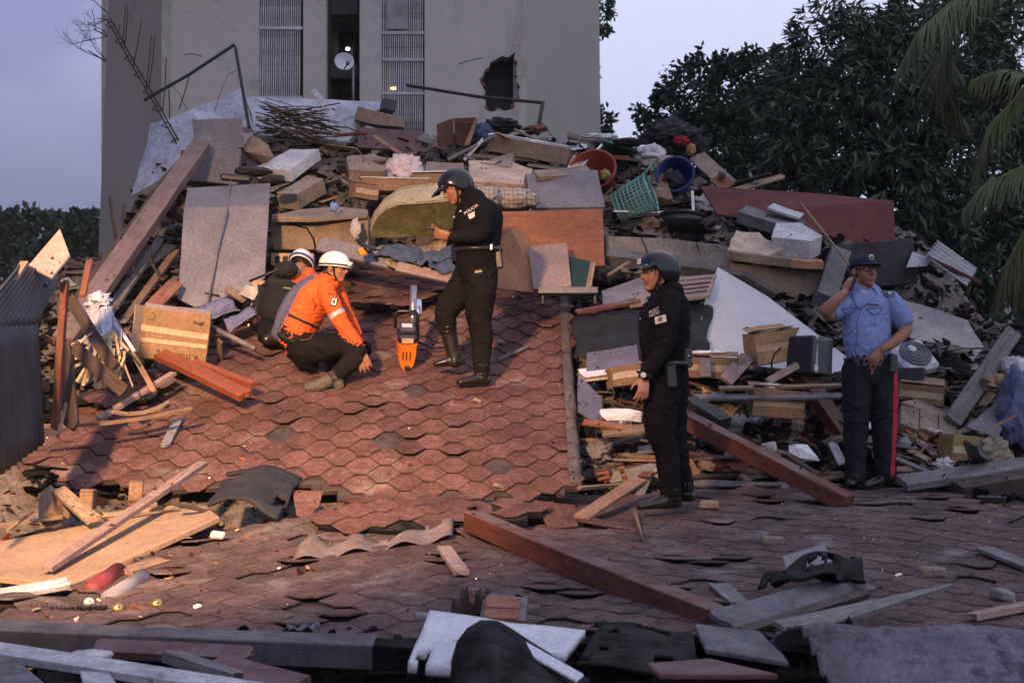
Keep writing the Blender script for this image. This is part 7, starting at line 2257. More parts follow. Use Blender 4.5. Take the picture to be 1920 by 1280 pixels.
    def eyes(s, look=(0, 0)):
        for sg in (-1, 1):
            for nm, m, r, y in (("eye", eye_w, .0125, .084), ("pupil", eye_d, .0072, .0905)):
                bm = bmesh.new(); bmesh.ops.create_uvsphere(bm, u_segments=12, v_segments=8, radius=r * s.hf[4])
                local(nm, bm, m, s.P(sg * .032 + (look[0] if nm == "pupil" else 0), y, .010), None, s.o, True)
            tube("eyebrow", [s.P(sg * .016, .102, .029), s.P(sg * .034, .098, .034), s.P(sg * .050, .084, .029)], [.004, .005, .003], hair_m, parent=s.o, seg=6)
    def dome(s, name, mat, r=(.107, .135, .118), cz=.028, cut=lambda a: -.01, parent=None, th=24):
        """helmet shell over the head; cut(angle) lower rim height, angle 0 = front"""
        c, rr, f, u, k = s.hf
        V, Fc = [], []
        nu = 14
        for i in range(th):
            a = 2 * math.pi * i / th
            z1 = cut(a)
            for q in range(nu + 1):
                t = q / nu
                zz = cz + r[2]
                z = zz + (z1 - zz) * (1 - math.cos(t * math.pi / 2))
                w = math.sqrt(max(0.0, 1 - min(1, max(-1, (z - cz) / r[2])) ** 2)) if z > cz else 1 - .18 * ((cz - z) / .1) ** 2
                V.append(s.P(math.sin(a) * r[0] * w, math.cos(a) * r[1] * w - .008, z))
        for i in range(th):
            i2 = (i + 1) % th
            for q in range(nu):
                Fc.append((i * (nu + 1) + q, i2 * (nu + 1) + q, i2 * (nu + 1) + q + 1, i * (nu + 1) + q + 1))
        N = len(V)
        cc = s.P(0, -.005, 0)
        V2 = [v + (cc - v).normalized() * .008 for v in V]
        F2 = [tuple(N + x for x in reversed(g_)) for g_ in Fc]
        rim = []
        for i in range(th):
            i2 = (i + 1) % th
            rim.append((i * (nu + 1) + nu, i2 * (nu + 1) + nu, N + i2 * (nu + 1) + nu, N + i * (nu + 1) + nu))
        return mesh(name, V + V2, Fc + F2 + rim, mat, parent or s.o, True)
    def peak(s, name, mat, z0, L, droop, w=1.0, r=(.107, .135), parent=None, spread=1.15):
        V = []
        nu, nv = 16, 5
        def fn(u_, v_):
            a = (u_ - .5) * 2 * spread
            bx_ = math.sin(a) * r[0]; by = math.cos(a) * r[1] - .008
            ext = L * v_ * max(0, math.cos(a * 1.1)) ** .7
            return s.P(bx_ * (1 + .02 * v_), by + ext, z0 - droop * v_ * v_ * .6 - droop * .4 * v_)
        return sheet(name, fn, nu, nv, .005, mat, parent=parent or s.o)
    def ring(s, name, mat, z, rad=.006, r=(.109, .137), parent=None, dz=0.0):
        pts = [s.P(math.sin(a) * r[0], math.cos(a) * r[1] - .008, z + dz * math.cos(a)) for a in [2 * math.pi * k / 28 for k in range(29)]]
        return tube(name, pts, rad, mat, parent=parent or s.o, seg=6)
    def chinstrap(s):
        for sg in (-1, 1):
            tube("chin_strap", [s.P(sg * .088, .030, .0), s.P(sg * .076, .034, -.05), s.P(sg * .045, .050, -.108), s.P(0, .056, -.120)], .008, strap_m, parent=s.o, seg=6)
            tube("chin_strap", [s.P(sg * .088, -.05, -.02), s.P(sg * .078, -.01, -.06), s.P(sg * .060, .034, -.095)], .007, strap_m, parent=s.o, seg=6)

def torso_axes(Fd):
    f = Vector((Fd[0], Fd[1], 0)).normalized()
    return f, Vector((f.y, -f.x, 0))     # front, his right-hand side

def police_helmet(g):
    h = g.dome("helmet", gloss_bk, r=(.118, .148, .125), cz=.030, cut=lambda a: .034 if math.cos(a) > .5 else (-.02 if math.cos(a) > .2 else -.068))
    g.peak("visor_peak", gloss_bk, .050, .075, .030, r=(.116, .145), parent=h, spread=1.0)
    g.ring("rim_trim", strap_m, .018, .005, (.1165, .146), h) if False else None
    bm = bm_box(.05, .008, .04, bev=.003)
    local("helmet_badge", bm, patch_w, g.P(.0, .138, .075), frame(g.hf[1], g.hf[3]), h)
    for sg in (-1, 1):
        bm = lathe([(0, .004), (.008, .003), (.009, 0), (0, 0)], 10)
        local("rivet", bm, chrome, g.P(sg * .070, .118, .045), frame(g.hf[3], g.hf[1] * sg), h)
    g.chinstrap()
    return h

# ---------------------------------------------------------------- policeman on the flat roof
a = Fig(9.8)
f, rt = torso_axes((-.95, -.30)); ls = -rt     # ls: his left, towards the eye
j = a.j
S_, B_, P_, K_, SK, LP_, HR = 0, 1, 2, 3, 4, 5, 6
a.loft([(j(1251, 712), f * .135, ls * .165), (j(1248, 680), f * .150, ls * .175), (j(1246, 640), f * .168, ls * .190), (j(1246, 600), f * .175, ls * .20), (j(1249, 572), f * .150, ls * .20), (j(1251, 554), f * .105, ls * .165)], S_)
a.limb([(j(1249, 556), .072), (j(1243, 538), .062), (j(1240, 520), .056)], SK)
a.loft([(j(1250, 555), f * .085, ls * .085), (j(1246, 543), f * .076, ls * .076)], S_)
a.limb([(j(1256, 566, -.17), .078), (j(1254, 590, -.22), .074), (j(1247, 645, -.25), .062), (j(1228, 678, -.26), .056), (j(1210, 702, -.26), .044)], S_)
a.hand(j(1209, 706, -.26), (-.12, -.05, -.98), (-.35, .9, 0), SK, thumb=-1, curl=.45, k=1.08)
a.limb([(j(1248, 568, .18), .075), (j(1236, 640, .24), .062), (j(1214, 690, .22), .046)], S_)
# legs: left near, right far
a.limb([(j(1244, 705, -.07), .125), (j(1240, 760, -.08), .118), (j(1238, 815, -.08), .096), (j(1250, 850, -.08), .080), (j(1256, 905, -.08), .072), (j(1258, 930, -.08), .066)], P_)
a.limb([(j(1258, 705, .08), .125), (j(1258, 760, .09), .114), (j(1262, 815, .10), .092), (j(1272, 860, .12), .078), (j(1280, 905, .12), .068), (j(1283, 920, .12), .064)], P_)
a.ell(j(1230, 818, -.09), (f, ls, Vector((0, 0, 1))), (.055, .065, .07), P_)
a.foot(j(1257, 930, -.08), j(1196, 949, -.16), K_, r=.060, k=1.06)
a.foot(j(1284, 920, .12), j(1240, 935, .12), K_, r=.058, k=1.06)
a.head(j(1234, 514), (-.93, -.34, .02), (0, 0, 1), SK, LP_, HR, k=1.06)
a.finish("policeman in black uniform and black helmet standing on the flat roof with arms hanging", [unif, unif, unif, leather, skin_lt, lip_m, hair_m], folds={S_: .007, P_: .008})
a.eyes()
police_helmet(a)
bp = a.badge("flag_patch", 1239, 599, .085, .050, patch_w, 6)
a.badge("patch_emblem", 1239, 599, .03, .028, M("emblem_dark", (.2, .12, .1), .8, .2), 6, off=.008)
a.label_text("sleeve_lettering", "POLICIA", .036, patch_w, 1233, 580, 14)
a.label_text("sleeve_lettering", "NACIONAL", .026, patch_w, 1234, 587, 12)
a.badge("collar_pin", 1213, 565, .022, .016, chrome, 20)
a.badge("chest_button", 1201, 598, .012, .012, chrome)
a.path("jacket_zip", [(1198, 600), (1200, 620), (1208, 640), (1216, 648)], .004, strap_m)
a.ring  # keep
belt = tube("duty_belt", [j(1250, 683) + f * .158 * math.cos(t) + ls * .186 * math.sin(t) for t in [2 * math.pi * k / 30 for k in range(31)]], .020, leather, parent=a.o, seg=8)
box("radio_pouch", j(1288, 672, -.12), (.06, .05, .13), (0, 4, 10), leather, parent=belt, bev=.01)
box("holster", j(1258, 705, -.20), (.07, .05, .16), (0, -4, 0), leather, parent=belt, bev=.012)
box("pouch_snap", j(1291, 667, -.16), (.01, .01, .01), (0, 0, 0), chrome, parent=belt, bev=.002)
wt = tube("wrist_watch", [j(1209, 702, -.26) + Vector((math.cos(t) * .05, math.sin(t) * .045, -.02 * math.cos(t))) for t in [2 * math.pi * k / 20 for k in range(21)]], .009, leather, parent=a.o, seg=6)
q = a.surf(1207, 703, .012)
bm = lathe([(0, .006), (.018, .005), (.02, 0), (0, 0)], 18)
local("watch_face", bm, patch_w, q[0] if q else j(1206, 703, -.32), frame((1, 0, 0), (-.2, -1, .1)), wt, True)

# ---------------------------------------------------------------- officer with phone on the steep roof
b = Fig(12.0)
f, rt = torso_axes((-.96, -.22)); ls = -rt
j = b.j
tl = Vector((-.18, 0, 1)).normalized()
ff = (f - tl * f.dot(tl)).normalized()
b.loft([(j(895, 515), f * .165, ls * .18), (j(896, 482), f * .18, ls * .195), (j(895, 445), ff * .205, ls * .21), (j(896, 415), ff * .215, ls * .22), (j(894, 394), ff * .185, ls * .21), (j(887, 378), ff * .125, ls * .17)], S_)
b.limb([(j(884, 380), .072), (j(874, 368), .062), (j(864, 358), .055)], SK)
b.loft([(j(884, 380), ff * .085, ls * .085), (j(877, 371), ff * .075, ls * .075)], S_)
b.limb([(j(903, 392, -.16), .080), (j(908, 412, -.22), .075), (j(903, 436, -.26), .068), (j(880, 442, -.27), .060), (j(850, 444, -.25), .046)], S_)
b.hand(j(845, 443, -.25), (-.95, .15, .18), (-.1, .85, .55), SK, thumb=1, curl=.75, k=1.12)
b.limb([(j(888, 395, .18), .075), (j(878, 435, .20), .062), (j(850, 438, -.02), .048)], S_)
b.hand(j(842, 438, -.04), (-.97, -.10, .12), (-.1, -.6, .75), SK, thumb=-1, curl=.75, k=1.1)
b.limb([(j(902, 508, -.05), .145), (j(901, 545, -.06), .132), (j(898, 592, -.06), .108), (j(903, 630, -.06), .092), (j(903, 680, -.06), .072), (j(903, 696, -.06), .066)], P_)
b.limb([(j(885, 510, .07), .14), (j(862, 548, .06), .122), (j(836, 585, .03), .098), (j(837, 608, .03), .086)], P_ + 0)
b.limb([(j(836, 600, .03), .078), (j(843, 632, .05), .068), (j(851, 668, .06), .056), (j(853, 678, .06), .055)], K_)
b.foot(j(904, 694, -.06), j(859, 716, -.14), K_, r=.060, k=1.08)
b.foot(j(853, 676, .06), j(815, 682, .06), K_, r=.056, k=1.06)
b.head(j(855, 353), (-.82, -.28, -.42), (-.42, 0, 1), SK, LP_, HR, k=1.08)
b.finish("helmeted officer in black looking down at a phone on the steep roof", [unif, unif, unif_dirty, leather, skin_br, lip_m, hair_m], folds={S_: .008, P_: .010})
b.eyes()
police_helmet(b)
b.badge("flag_patch", 887, 403, .085, .045, patch_w, 22)
b.label_text("sleeve_lettering", "POLICIA", .038, patch_w, 884, 393, 28)
b.badge("collar_pin", 864, 396, .02, .014, patch_w, 15)
b.badge("chest_button", 852, 407, .016, .016, patch_w)
b.badge("thigh_logo", 897, 509, .06, .022, M("logo_olive", (.25, .24, .12), .8, .2), 8)
belt = tube("duty_belt", [j(896, 470) + f * .195 * math.cos(t) + ls * .205 * math.sin(t) for t in [2 * math.pi * k / 30 for k in range(31)]], .021, leather, parent=b.o, seg=8)
box("holster", j(934, 482, -.08), (.07, .06, .20), (0, -8, 0), leather, parent=belt, bev=.015)
box("belt_clip", j(921, 463, -.19), (.02, .01, .05), (0, 0, 0), chrome, parent=belt, bev=.002)
box("knee_pad", j(897, 592, -.14), (.10, .05, .16), (0, 4, 10), unif_dirty, parent=b.o, bev=.02)
ph = empty("phone", j(808, 432, -.12), "black mobile phone in the helmeted officer's hands", "phone")
box("body", j(809, 430, -.12), (.075, .145, .010), frame((-.2, .95, .1), (-.1, .3, .95)) , black_pl, parent=ph, bev=.004)
box("screen", j(809, 428.6, -.12), (.065, .13, .003), frame((-.2, .95, .1), (-.1, .3, .95)), glass_dk, parent=ph, bev=.001)

# ---------------------------------------------------------------- officer in blue shirt
c = Fig(10.9)
f, rt = torso_axes((.18, -.98)); 
lx = -rt                                            # towards the beside the picture
j = c.j
SH, SKN, TR, BT, LPS, HAIR, TEE, RED = 0, 1, 2, 3, 4, 5, 6, 7
c.loft([(j(1629, 668), lx * .175, f * .125), (j(1626, 640), lx * .185, f * .135), (j(1625, 605), lx * .195, f * .135), (j(1627, 575), lx * .200, f * .125), (j(1628, 556), lx * .185, f * .10), (j(1625, 546), lx * .12, f * .075)], SH)
c.loft([(j(1630, 700), lx * .180, f * .125), (j(1630, 668), lx * .170, f * .118)], TR)
c.limb([(j(1624, 552), .062), (j(1622, 540), .058), (j(1621, 528), .055)], SKN)
# raised arm with phone
c.limb([(j(1587, 562, -.02), .068), (j(1576, 574, -.05), .076), (j(1564, 583, -.08), .078)], SH)
c.limb([(j(1572, 579, -.06), .046), (j(1552, 590, -.12), .049), (j(1547, 584, -.15), .046), (j(1564, 566, -.17), .042), (j(1582, 550, -.16), .033)], SKN)
c.hand(j(1583, 548, -.15), (.46, .02, .88), (.75, .55, -.3), SKN, thumb=1, curl=.55, k=1.0)
# arm on hip
c.limb([(j(1670, 562, -.02), .070), (j(1682, 580, -.03), .076), (j(1693, 600, -.03), .080)], SH)
c.limb([(j(1692, 602, -.03), .046), (j(1699, 618, -.05), .048), (j(1678, 640, -.13), .042), (j(1655, 654, -.18), .032)], SKN)
c.hand(j(1652, 655, -.18), (-.55, -.1, -.75), (-.2, .95, 0), SKN, thumb=1, curl=.4, k=1.08, spread=.22)
# legs
c.limb([(j(1608, 690, 0), .118), (j(1606, 735, 0), .112), (j(1605, 785, 0), .096), (j(1604, 840, .01), .084), (j(1603, 892, .02), .076)], TR)
c.limb([(j(1655, 690, 0), .118), (j(1657, 735, 0), .112), (j(1658, 785, 0), .098), (j(1659, 840, .01), .086), (j(1660, 888, .02), .080)], TR)
c.foot(j(1603, 890, .02), j(1594, 906, -.16), BT, r=.055)
c.foot(j(1660, 890, .02), j(1622, 909, -.10), BT, r=.055)
c.head(j(1620, 511), (.30, -.94, .10), (0.05, 0, 1), SKN, LPS, HAIR, k=1.10)
la, lb = j(1658, 690), j(1661, 890)
def over_c(cc, n, k):
    if k == TR:
        t = (cc.z - lb.z) / (la.z - lb.z)
        if -0.02 < t < 1.02:
            ax = lb.lerp(la, t)
            d = Vector((cc.x - ax.x, cc.y - ax.y, 0))
            if d.length > .02:
                d.normalize()
                if d.dot(Vector((.62, -.785, 0))) > .962:
                    return RED
    return None
c.finish("officer in pale blue shirt and dark trousers with red stripe, phoning with hand on hip", [shirt_bl, skin_br, navy, leather, lip_m, hair_m, tee_wh, red_st], folds={SH: .006, TR: .008}, over=over_c)
c.eyes()
cp_ = c.dome("cap", M("cap_navy", (.018, .02, .045), .85, .2, rand=0), r=(.092, .112, .098), cz=.034, cut=lambda a_: .038)
c.peak("cap_peak", M("cap_navy", (.018, .02, .045)), .042, .07, .012, r=(.090, .110), parent=cp_, spread=1.0)
c.badge("undershirt", 1620, 549, .05, .022, tee_wh, 0, t=.006)
bm = lathe([(0, .006), (.022, .005), (.024, 0), (0, 0)], 20)
local("cap_badge", bm, M("badge_gold", (.60, .52, .26), .4, .2, 20, .1), c.P(0, .098, .088), frame(c.hf[1], c.hf[2]), cp_, True)
bm = lathe([(0, .004), (.010, .003), (.011, 0), (0, 0)], 14)
local("badge_centre", bm, M("badge_green", (.05, .09, .06), .5, .2), c.P(0, .1045, .088), frame(c.hf[1], c.hf[2]), cp_, True)
gm = M("frame_dark", (.03, .015, .015), .4, .1, rand=0)
gl_ = tube("spectacles", [c.P(-.078, .02, .012), c.P(-.060, .098, .012), c.P(-.036, .106, .018), c.P(0, .113, .012), c.P(.036, .106, .018), c.P(.060, .098, .012), c.P(.078, .02, .012)], .0025, gm, parent=c.o, seg=5)
for sg in (-1, 1):
    tube("lens_rim", [c.P(sg * .034 + .022 * math.cos(t), .106, .004 + .017 * math.sin(t)) for t in [2 * math.pi * k / 16 for k in range(17)]], .0022, gm, parent=gl_, seg=5)
box("mobile_phone", j(1601, 530, -.165), (.014, .07, .14), (0, 20, -25), black_pl, "dark phone held to the blue-shirted officer's ear", "phone", bev=.003)
shirt_dk = M("shirt_seam", (.10, .14, .30), .8, .1, rand=0)
for (x0, pl) in ((1640, 1), (1592, 0)):
    c.path("pocket_flap", [(x0 - 14, 578), (x0 - 12, 584), (x0, 590), (x0 + 12, 584), (x0 + 13, 578)], .0035, shirt_dk)
    c.path("pocket_edge", [(x0 - 13, 578), (x0 + 13, 577)], .003, shirt_dk)
    c.path("pocket_pleat", [(x0, 590), (x0, 612)], .002, shirt_dk)
c.badge("name_plate", 1636, 571, .10, .014, leather, -2)
c.badge("name_strip", 1594, 575, .07, .012, shirt_dk, -2)
for y in (600, 621, 663):
    c.badge("button", 1605 - (y - 600) * .05, y, .011, .011, patch_w)
c.path("placket", [(1614, 580), (1608, 600), (1606, 640), (1604, 664)], .0022, shirt_dk)
for pts in ([(1613, 545), (1600, 551), (1592, 549)], [(1632, 543), (1642, 552), (1648, 549)]):
    pass
for sg, pts in ((-1, [(1604, 541), (1600, 556), (1606, 572), (1611, 578)]), (1, [(1636, 540), (1645, 551), (1630, 565), (1611, 580)])):
    c.path("collar_edge", pts, .007, shirt_bl, off=.006)
ep = c.badge("epaulette", 1664, 552, .11, .045, M("epaulette_dark", (.10, .10, .12), .7, .3), -12, t=.010)
c.badge("epaulette_star", 1660, 549, .022, .016, patch_w, -12, off=.014)
c.badge("epaulette_star", 1668, 551, .022, .016, patch_w, -12, off=.014)
c.badge("epaulette", 1590, 552, .07, .03, shirt_dk, 16, t=.008)
belt = tube("belt", [j(1629, 674) + lx * .182 * math.cos(t) + f * .130 * math.sin(t) for t in [2 * math.pi * k / 30 for k in range(31)]], .017, leather, parent=c.o, seg=8)
box("holster", j(1672, 682, -.10), (.07, .07, .15), (0, 6, 20), leather, parent=belt, bev=.015)
box("buckle", j(1606, 676, -.13), (.05, .012, .035), (0, 0, 4), metal_dark, parent=belt, bev=.004)

# ---------------------------------------------------------------- crouching rescuer in orange
d = Fig(12.1)
f, rt = torso_axes((.88, -.47))
j = d.j
up_ = Vector((.42, -.05, .9)).normalized()
ff = (f - up_ * f.dot(up_)).normalized()
JK, VS, PT, BT, SK, LPS, HR, BK = 0, 1, 2, 3, 4, 5, 6, 7
d.loft([(j(556, 632), ff * .14, rt * .175), (j(566, 605), ff * .145, rt * .175), (j(581, 575), ff * .15, rt * .185), (j(597, 550), ff * .145, rt * .19), (j(610, 532), ff * .115, rt * .165)], JK)
d.loft([(j(534, 626, .03), ff * .075, rt * .165), (j(545, 598, .03), ff * .085, rt * .175), (j(560, 567, .03), ff * .09, rt * .18), (j(579, 541, .03), ff * .09, rt * .175), (j(600, 523, .03), ff * .07, rt * .14)], VS)
d.limb([(j(613, 532), .068), (j(620, 520), .062), (j(626, 508), .056)], SK)
d.loft([(j(610, 533), ff * .088, rt * .088), (j(617, 520), ff * .078, rt * .078)], BK)
# near (right) arm straight down to the roof
d.limb([(j(612, 546, -.17), .078), (j(620, 566, -.22), .074), (j(640, 604, -.25), .064), (j(656, 626, -.25), .060), (j(668, 643, -.25), .056)], JK)
d.hand(j(673, 652, -.25), (.36, -.05, -.92), (-.2, .9, -.2), SK, thumb=-1, curl=.2, k=1.25)
# far arm
d.limb([(j(630, 545, .15), .07), (j(650, 590, .2), .06), (j(668, 625, .15), .05)], JK)
d.hand(j(671, 630, .14), (.5, 0, -.85), (-.4, .3, -.2), SK, thumb=1, curl=.4)
# pelvis and legs
d.loft([(j(566, 662), ff * .15, rt * .18), (j(560, 640), ff * .15, rt * .18), (j(556, 625), ff * .135, rt * .17)], PT)
d.limb([(j(572, 655, -.10), .135), (j(610, 650, -.18), .118), (j(650, 648, -.22), .092), (j(668, 656, -.24), .085)], PT)
d.limb([(j(668, 656, -.24), .085), (j(658, 678, -.27), .078), (j(636, 700, -.30), .066), (j(622, 710, -.31), .058)], PT)
d.limb([(j(575, 655, .10), .125), (j(625, 650, .16), .11), (j(678, 655, .16), .085)], PT)
d.limb([(j(678, 655, .16), .085), (j(660, 675, .14), .07), (j(610, 688, .10), .06)], PT)
d.limb([(j(628, 706, -.31), .056), (j(612, 716, -.33), .055), (j(592, 724, -.34), .050), (j(578, 726, -.34), .040)], BT)
d.limb([(j(632, 712, -.30), .05), (j(636, 724, -.31), .045)], BT)
d.limb([(j(604, 690, .08), .056), (j(588, 686, .04), .055), (j(576, 694, .02), .045)], BT)
d.head(j(628, 503), (.93, -.34, -.08), (.08, 0, 1), SK, LPS, HR, k=1.0)
va, vb = j(556, 640), j(608, 530)
def over_d(cc, n, k):
    if k == JK:
        t = (cc - va).dot((vb - va)) / (vb - va).length_squared
        if 0.02 < t < .10 or .30 < t < .345:
            ax = va.lerp(vb, t)
            if (cc - ax).dot(rt) < .205 and (cc - ax).length < .26 and (cc - d.j(640, 604, -.25)).length > .15:
                return BK
        e1 = (cc - d.j(640, 604, -.25)).length
        if abs((cc - d.j(632, 590, -.23)).dot((d.j(656, 626, -.25) - d.j(620, 566, -.22)).normalized())) < .018 and e1 < .16:
            return 8
    return None
d.finish("rescuer in orange jacket and white helmet crouching on the steep roof", [jacket_or, vest_bl, unif_dirty, M("boot_dusty", (.10, .085, .07), .9, .35, 6, .4, 40, rand=0), skin_br, lip_m, hair_m, strap_m, silver], folds={JK: .009, VS: .006, PT: .010}, over=over_d)
d.eyes()
h = d.dome("helmet", gloss_wh, r=(.112, .140, .112), cz=.036, cut=lambda a_: .010)
d.peak("helmet_brim", gloss_wh, .016, .022, .006, r=(.112, .140), parent=h, spread=3.1)
d.ring("helmet_band", strap_m, .026, .007, (.1135, .1415), h)
box("headlamp", d.P(.01, .150, .040), (.055, .035, .040), frame(d.hf[1], d.hf[3]), plast_w, parent=h, bev=.008)
bm = lathe([(0, .004), (.014, .003), (.015, 0), (0, 0)], 14)
local("headlamp_lens", bm, chrome, d.P(.01, .170, .040), frame(d.hf[1], d.hf[2]), h, True)
d.chinstrap()
gl_ = tube("spectacles", [d.P(-.078, .02, .012), d.P(-.060, .098, .012), d.P(0, .113, .012), d.P(.060, .098, .012), d.P(.078, .02, .012)], .0028, gm, parent=d.o, seg=5)
for sg in (-1, 1):
    tube("lens_rim", [d.P(sg * .034 + .023 * math.cos(t), .106, .004 + .019 * math.sin(t)) for t in [2 * math.pi * k / 16 for k in range(17)]], .003, gm, parent=gl_, seg=5)
d.badge("sleeve_patch", 626, 566, .055, .075, strap_m, -10)
d.badge("patch_shield", 626, 566, .042, .060, patch_w, -10, off=.008)
d.badge("patch_figure", 626, 566, .022, .034, M("patch_slate", (.12, .13, .16), .8, .3), -10, off=.011)
d.label_text("patch_lettering", "RESCATE", .020, strap_m, 623, 552, 4)
d.path("jacket_seam", [(585, 560), (592, 572), (588, 582)], .004, strap_m)
belt = tube("belt", [j(557, 634) + ff * .155 * math.cos(t) + rt * .19 * math.sin(t) for t in [2 * math.pi * k / 30 for k in range(31)]], .020, strap_m, parent=d.o, seg=8)
tube("orange_cord", [d.j(535, 612, -.12), d.j(540, 625, -.17), d.j(546, 618, -.19), d.j(548, 632, -.2), d.j(541, 634, -.19)], .007, M("cord_orange", (.6, .12, .03), .7, .1), parent=belt, seg=6)
d.path("pocket_trim", [(556, 633), (566, 638), (580, 636), (589, 626)], .004, M("trim_red", (.2, .06, .04), .8, .1))

# ---------------------------------------------------------------- rescuer lying forward into the rubble
e = Fig(13.0)
j = e.j
JK, PT, BT, SK, LPS, HR, BK = 0, 1, 2, 3, 4, 5, 6
ax1 = Vector((1, .1, 0)).normalized()
e.loft([(j(528, 606, -.1), ax1 * .17, Vector((0, .5, .85)).normalized() * .13), (j(530, 585, -.05), ax1 * .17, Vector((0, .5, .85)).normalized() * .13), (j(533, 565, .03), ax1 * .17, Vector((0, .45, .88)).normalized() * .13)], BK)
e.loft([(j(533, 565, .03), ax1 * .165, Vector((0, .4, .9)).normalized() * .12), (j(541, 540, .12), ax1 * .19, Vector((0, .5, .85)).normalized() * .13), (j(553, 518, .25), ax1 * .20, Vector((0, .6, .8)).normalized() * .12)], JK)
e.limb([(j(556, 512, .28), .065), (j(562, 502, .34), .06)], SK)
e.limb([(j(580, 520, .22), .075), (j(594, 530, .30), .066), (j(592, 550, .40), .055)], JK)
e.limb([(j(525, 522, .2), .075), (j(500, 545, .12), .064), (j(480, 578, .05), .05)], BK)
e.hand(j(478, 581, .04), (-.5, .2, -.8), (.3, .6, .2), SK, thumb=1, curl=.5)
e.limb([(j(520, 605, -.10), .125), (j(505, 618, -.25), .11), (j(502, 628, -.45), .09)], PT)
e.limb([(j(502, 628, -.45), .09), (j(515, 632, -.50), .075), (j(532, 632, -.35), .06)], PT)
e.limb([(j(540, 605, -.08), .125), (j(545, 622, -.22), .105), (j(536, 636, -.42), .085)], PT)
e.limb([(j(512, 634, -.55), .052), (j(500, 636, -.58), .045)], BT)
e.head(j(566, 497, .40), (.25, .75, -.55), (.1, .55, .8), HR, HR, HR)
e.finish("second rescuer bent forward with black backpack and white-and-blue helmet", [jacket_or, unif_dirty, leather, skin_br, lip_m, hair_m, strap_m], folds={JK: .010, PT: .010}, voxel=.009)
h = e.dome("helmet", gloss_wh, r=(.112, .140, .115), cz=.034, cut=lambda a_: -.005)
e.ring("helmet_band", M("band_blue", (.05, .09, .22), .5, .1), .022, .014, (.112, .140), h)
pk = empty("backpack", j(525, 600, -.2), "black backpack on the bent rescuer's back", "backpack")
blob("main_bag", j(526, 568, -.14), (.20, .13, .24), M("bag_black", (.010, .0095, .0095), .85, .3, 5, .3, 30), None, None, 55, .10, parent=pk, rot=(-25, 8, 0))
blob("top_pocket", j(527, 537, -.10), (.17, .10, .06), strap_m, None, None, 56, .12, parent=pk, rot=(-25, 8, 0))
box("logo_strip", j(538, 540, -.215), (.07, .004, .012), (-20, 8, 0), M("logo_olive", (.25, .24, .12)), parent=pk)
blob("black_hood", j(536, 506, .10), (.115, .10, .085), strap_m, "round black hood or bag behind the backpack's top", "bag", 57, .08)

# ---------------------------------------------------------------- cut-off saw on the roof
sw = empty("cutoff_saw", on(z_up, 765, 690), "orange and black petrol cut-off saw standing between the rescuer and the officer", "saw")
p0 = on(z_up, 762, 692)
sc = p0.y / F
X, Y, Z = Vector((1, .15, 0)).normalized(), Vector((-.10, .88, .47)).normalized(), Vector((0, -.46, .89)).normalized()
rs = Matrix((X, Y, X.cross(Y))).transposed()
W = lambda x, y, z: p0 + X * x + Y * y + X.cross(Y) * z
saw_or = M("saw_orange", (.72, .17, .015), .4, .15, 5, .05, 20, spec=.5, rand=0, stain=((.25, .09, .03), 9, .62))
def sbox(nm, c_, s_, m, par=sw, bev=.012):
    return box(nm, W(*c_), s_, rs, m, parent=par, bev=bev)
def taper(nm, prof, y0, y1, m, par):
    n_ = len(prof)
    vs_ = [W(x * kk, y, z) for y, kk in ((y0, .86), (y0 + .03, 1), (y1, 1)) for x, z in prof]
    fs_ = [tuple(reversed(range(n_))), tuple(range(2 * n_, 3 * n_))]
    for r_ in range(2):
        for k in range(n_):
            fs_.append((r_ * n_ + k, r_ * n_ + (k + 1) % n_, (r_ + 1) * n_ + (k + 1) % n_, (r_ + 1) * n_ + k))
    return mesh(nm, vs_, fs_, m, par)
body_ = taper("engine_body", [(-.03, .0), (.03, .0), (.065, .05), (.085, .14), (.088, .24), (-.088, .24), (-.085, .14), (-.065, .05)], -.03, .2, saw_or, sw)
for k in range(3):
    sbox("cooling_slot", (-.035 + .03 * k, -.032, .14), (.010, .006, .08), black_pl, body_, .002)
sbox("front_foot", (.005, -.045, .03), (.045, .04, .05), black_pl, body_, .012)
sbox("top_cover", (0, .10, .275), (.175, .22, .085), black_pl, bev=.025)
sbox("air_filter_lid", (0, .13, .34), (.14, .17, .05), M("saw_slate", (.05, .055, .075), .4, .1), bev=.02)
sbox("label_plate", (-.005, .11, .367), (.09, .07, .004), patch_w, bev=.001)
sbox("warning_label", (0, -.012, .275), (.10, .004, .045), M("label_peach", (.6, .4, .25), .6, .1), bev=.001)
tube("handle", [W(-.10, .20, .30), W(-.105, .22, .42), W(-.08, .225, .45), W(.07, .225, .45), W(.09, .22, .42), W(.10, .22, .18)], .014, black_pl, parent=sw, seg=10)
tube("cutting_arm", [W(.05, .22, .30), W(.055, .40, .46), W(.06, .52, .56)], .032, M("arm_steel", (.35, .35, .37), .3, .1, metal=.8), parent=sw, seg=10)
bm = lathe([(0, .006), (.155, .004), (.155, -.004), (0, -.006)], 40)
local("cutting_disc", bm, metal_dark, W(.105, .46, .30), frame(Y, X), sw)
def guard_fn(u, v):
    t_ = -.6 + 2.6 * u
    r_ = .165
    return W(.05 + .08 * v, .46 + r_ * math.cos(t_ + .7), .30 + r_ * math.sin(t_ + .7))
sheet("blade_guard", guard_fn, 24, 3, .004, chrome, parent=sw)
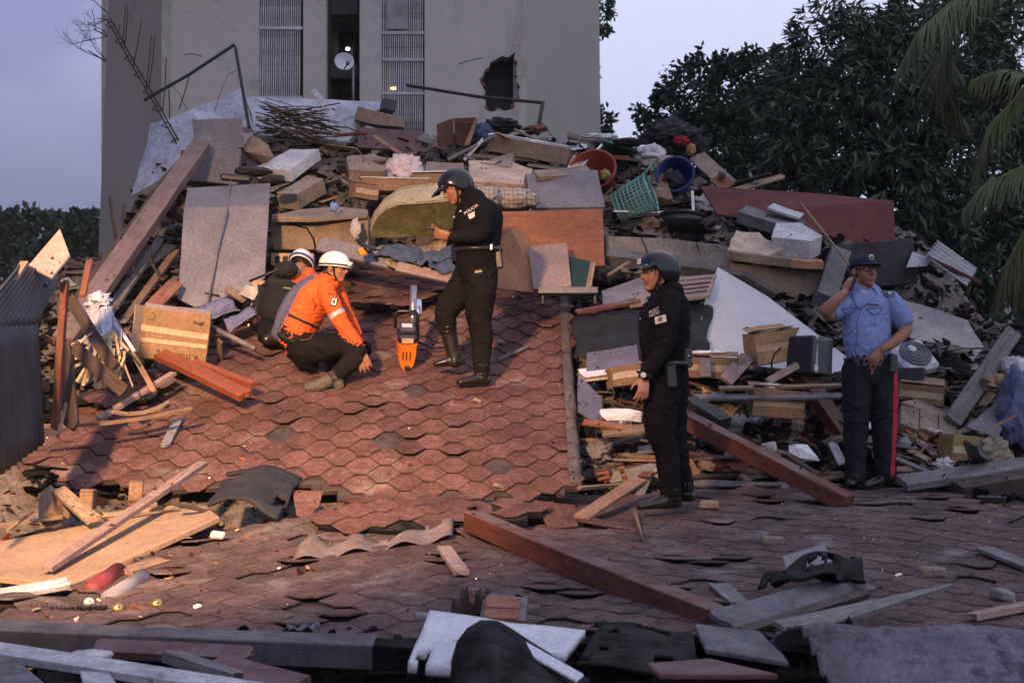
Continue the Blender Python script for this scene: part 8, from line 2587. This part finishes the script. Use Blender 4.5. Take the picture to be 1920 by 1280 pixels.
tube("water_hose", [W(.05, .3, .15), W(.25, .35, .04), W(.5, .42, .03), W(.8, .6, .03)], .012, black_pl, parent=sw, seg=8)
# ================================================================= CRUMBS SETTLED ON EVERYTHING
bpy.context.view_layer.update()
dgr = bpy.context.evaluated_depsgraph_get()
bare = ("person", "crown", "leaf", "frond", "trunk", "helmet", "wall", "wing", "louver", "shell", "visor", "cap", "hills", "ground", "bauble", "ball", "reflector", "white_slab", "lower_face", "upper_fold", "shingle", "plywood", "charred", "torn_flash")
def samp_all(rnd):
    for _ in range(5):
        px, py = rnd.uniform(60, 1920), rnd.uniform(225, 1000)
        ok, loc, nr, idx, ob, mx = scene.ray_cast(dgr, Vector((0, 0, CZ)), ray(px, py))
        if not ok or nr.z < 0.72 or loc.y > 19 or any(ob.name.startswith(q) for q in bare) or (ob.parent and ob.parent.name.startswith(("person", "apartment", "phone", "cutoff"))):
            continue
        return loc
    return None
stuff_cloud("settled_debris", 2200, samp_all, 0.008, 0.045, "fine chips and dust crumbs settled over boards, cartons and slabs", 44, pal=[(0.2, 0.18, 0.17), (0.25, 0.18, 0.12), (0.3, 0.25, 0.2), (0.36, 0.33, 0.31), (0.3, 0.26, 0.22)], flat=0.45)

# ================================================================= EVENING MIST
hz = bpy.data.meshes.new("haze")
bmh = bmesh.new(); bmesh.ops.create_cube(bmh, size=1)
for v in bmh.verts:
    v.co = Vector((v.co.x * 5600, 1260 + v.co.y * 2600, 210 + v.co.z * 424))
bmh.to_mesh(hz); bmh.free()
hm = bpy.data.materials.new("mist"); hm.use_nodes = True
hm.node_tree.nodes.remove(hm.node_tree.nodes["Principled BSDF"])
pv = hm.node_tree.nodes.new("ShaderNodeVolumePrincipled")
pv.inputs['Color'].default_value = (0.93, 0.94, 1.0, 1)
pv.inputs['Density'].default_value = 0.0004
hm.node_tree.links.new(pv.outputs[0], hm.node_tree.nodes["Material Output"].inputs['Volume'])
hz.materials.append(hm)
ho = bpy.data.objects.new("haze", hz)
col.objects.link(ho)
ho["kind"] = "stuff"
ho["label"] = "thin evening mist thickening towards the hill"
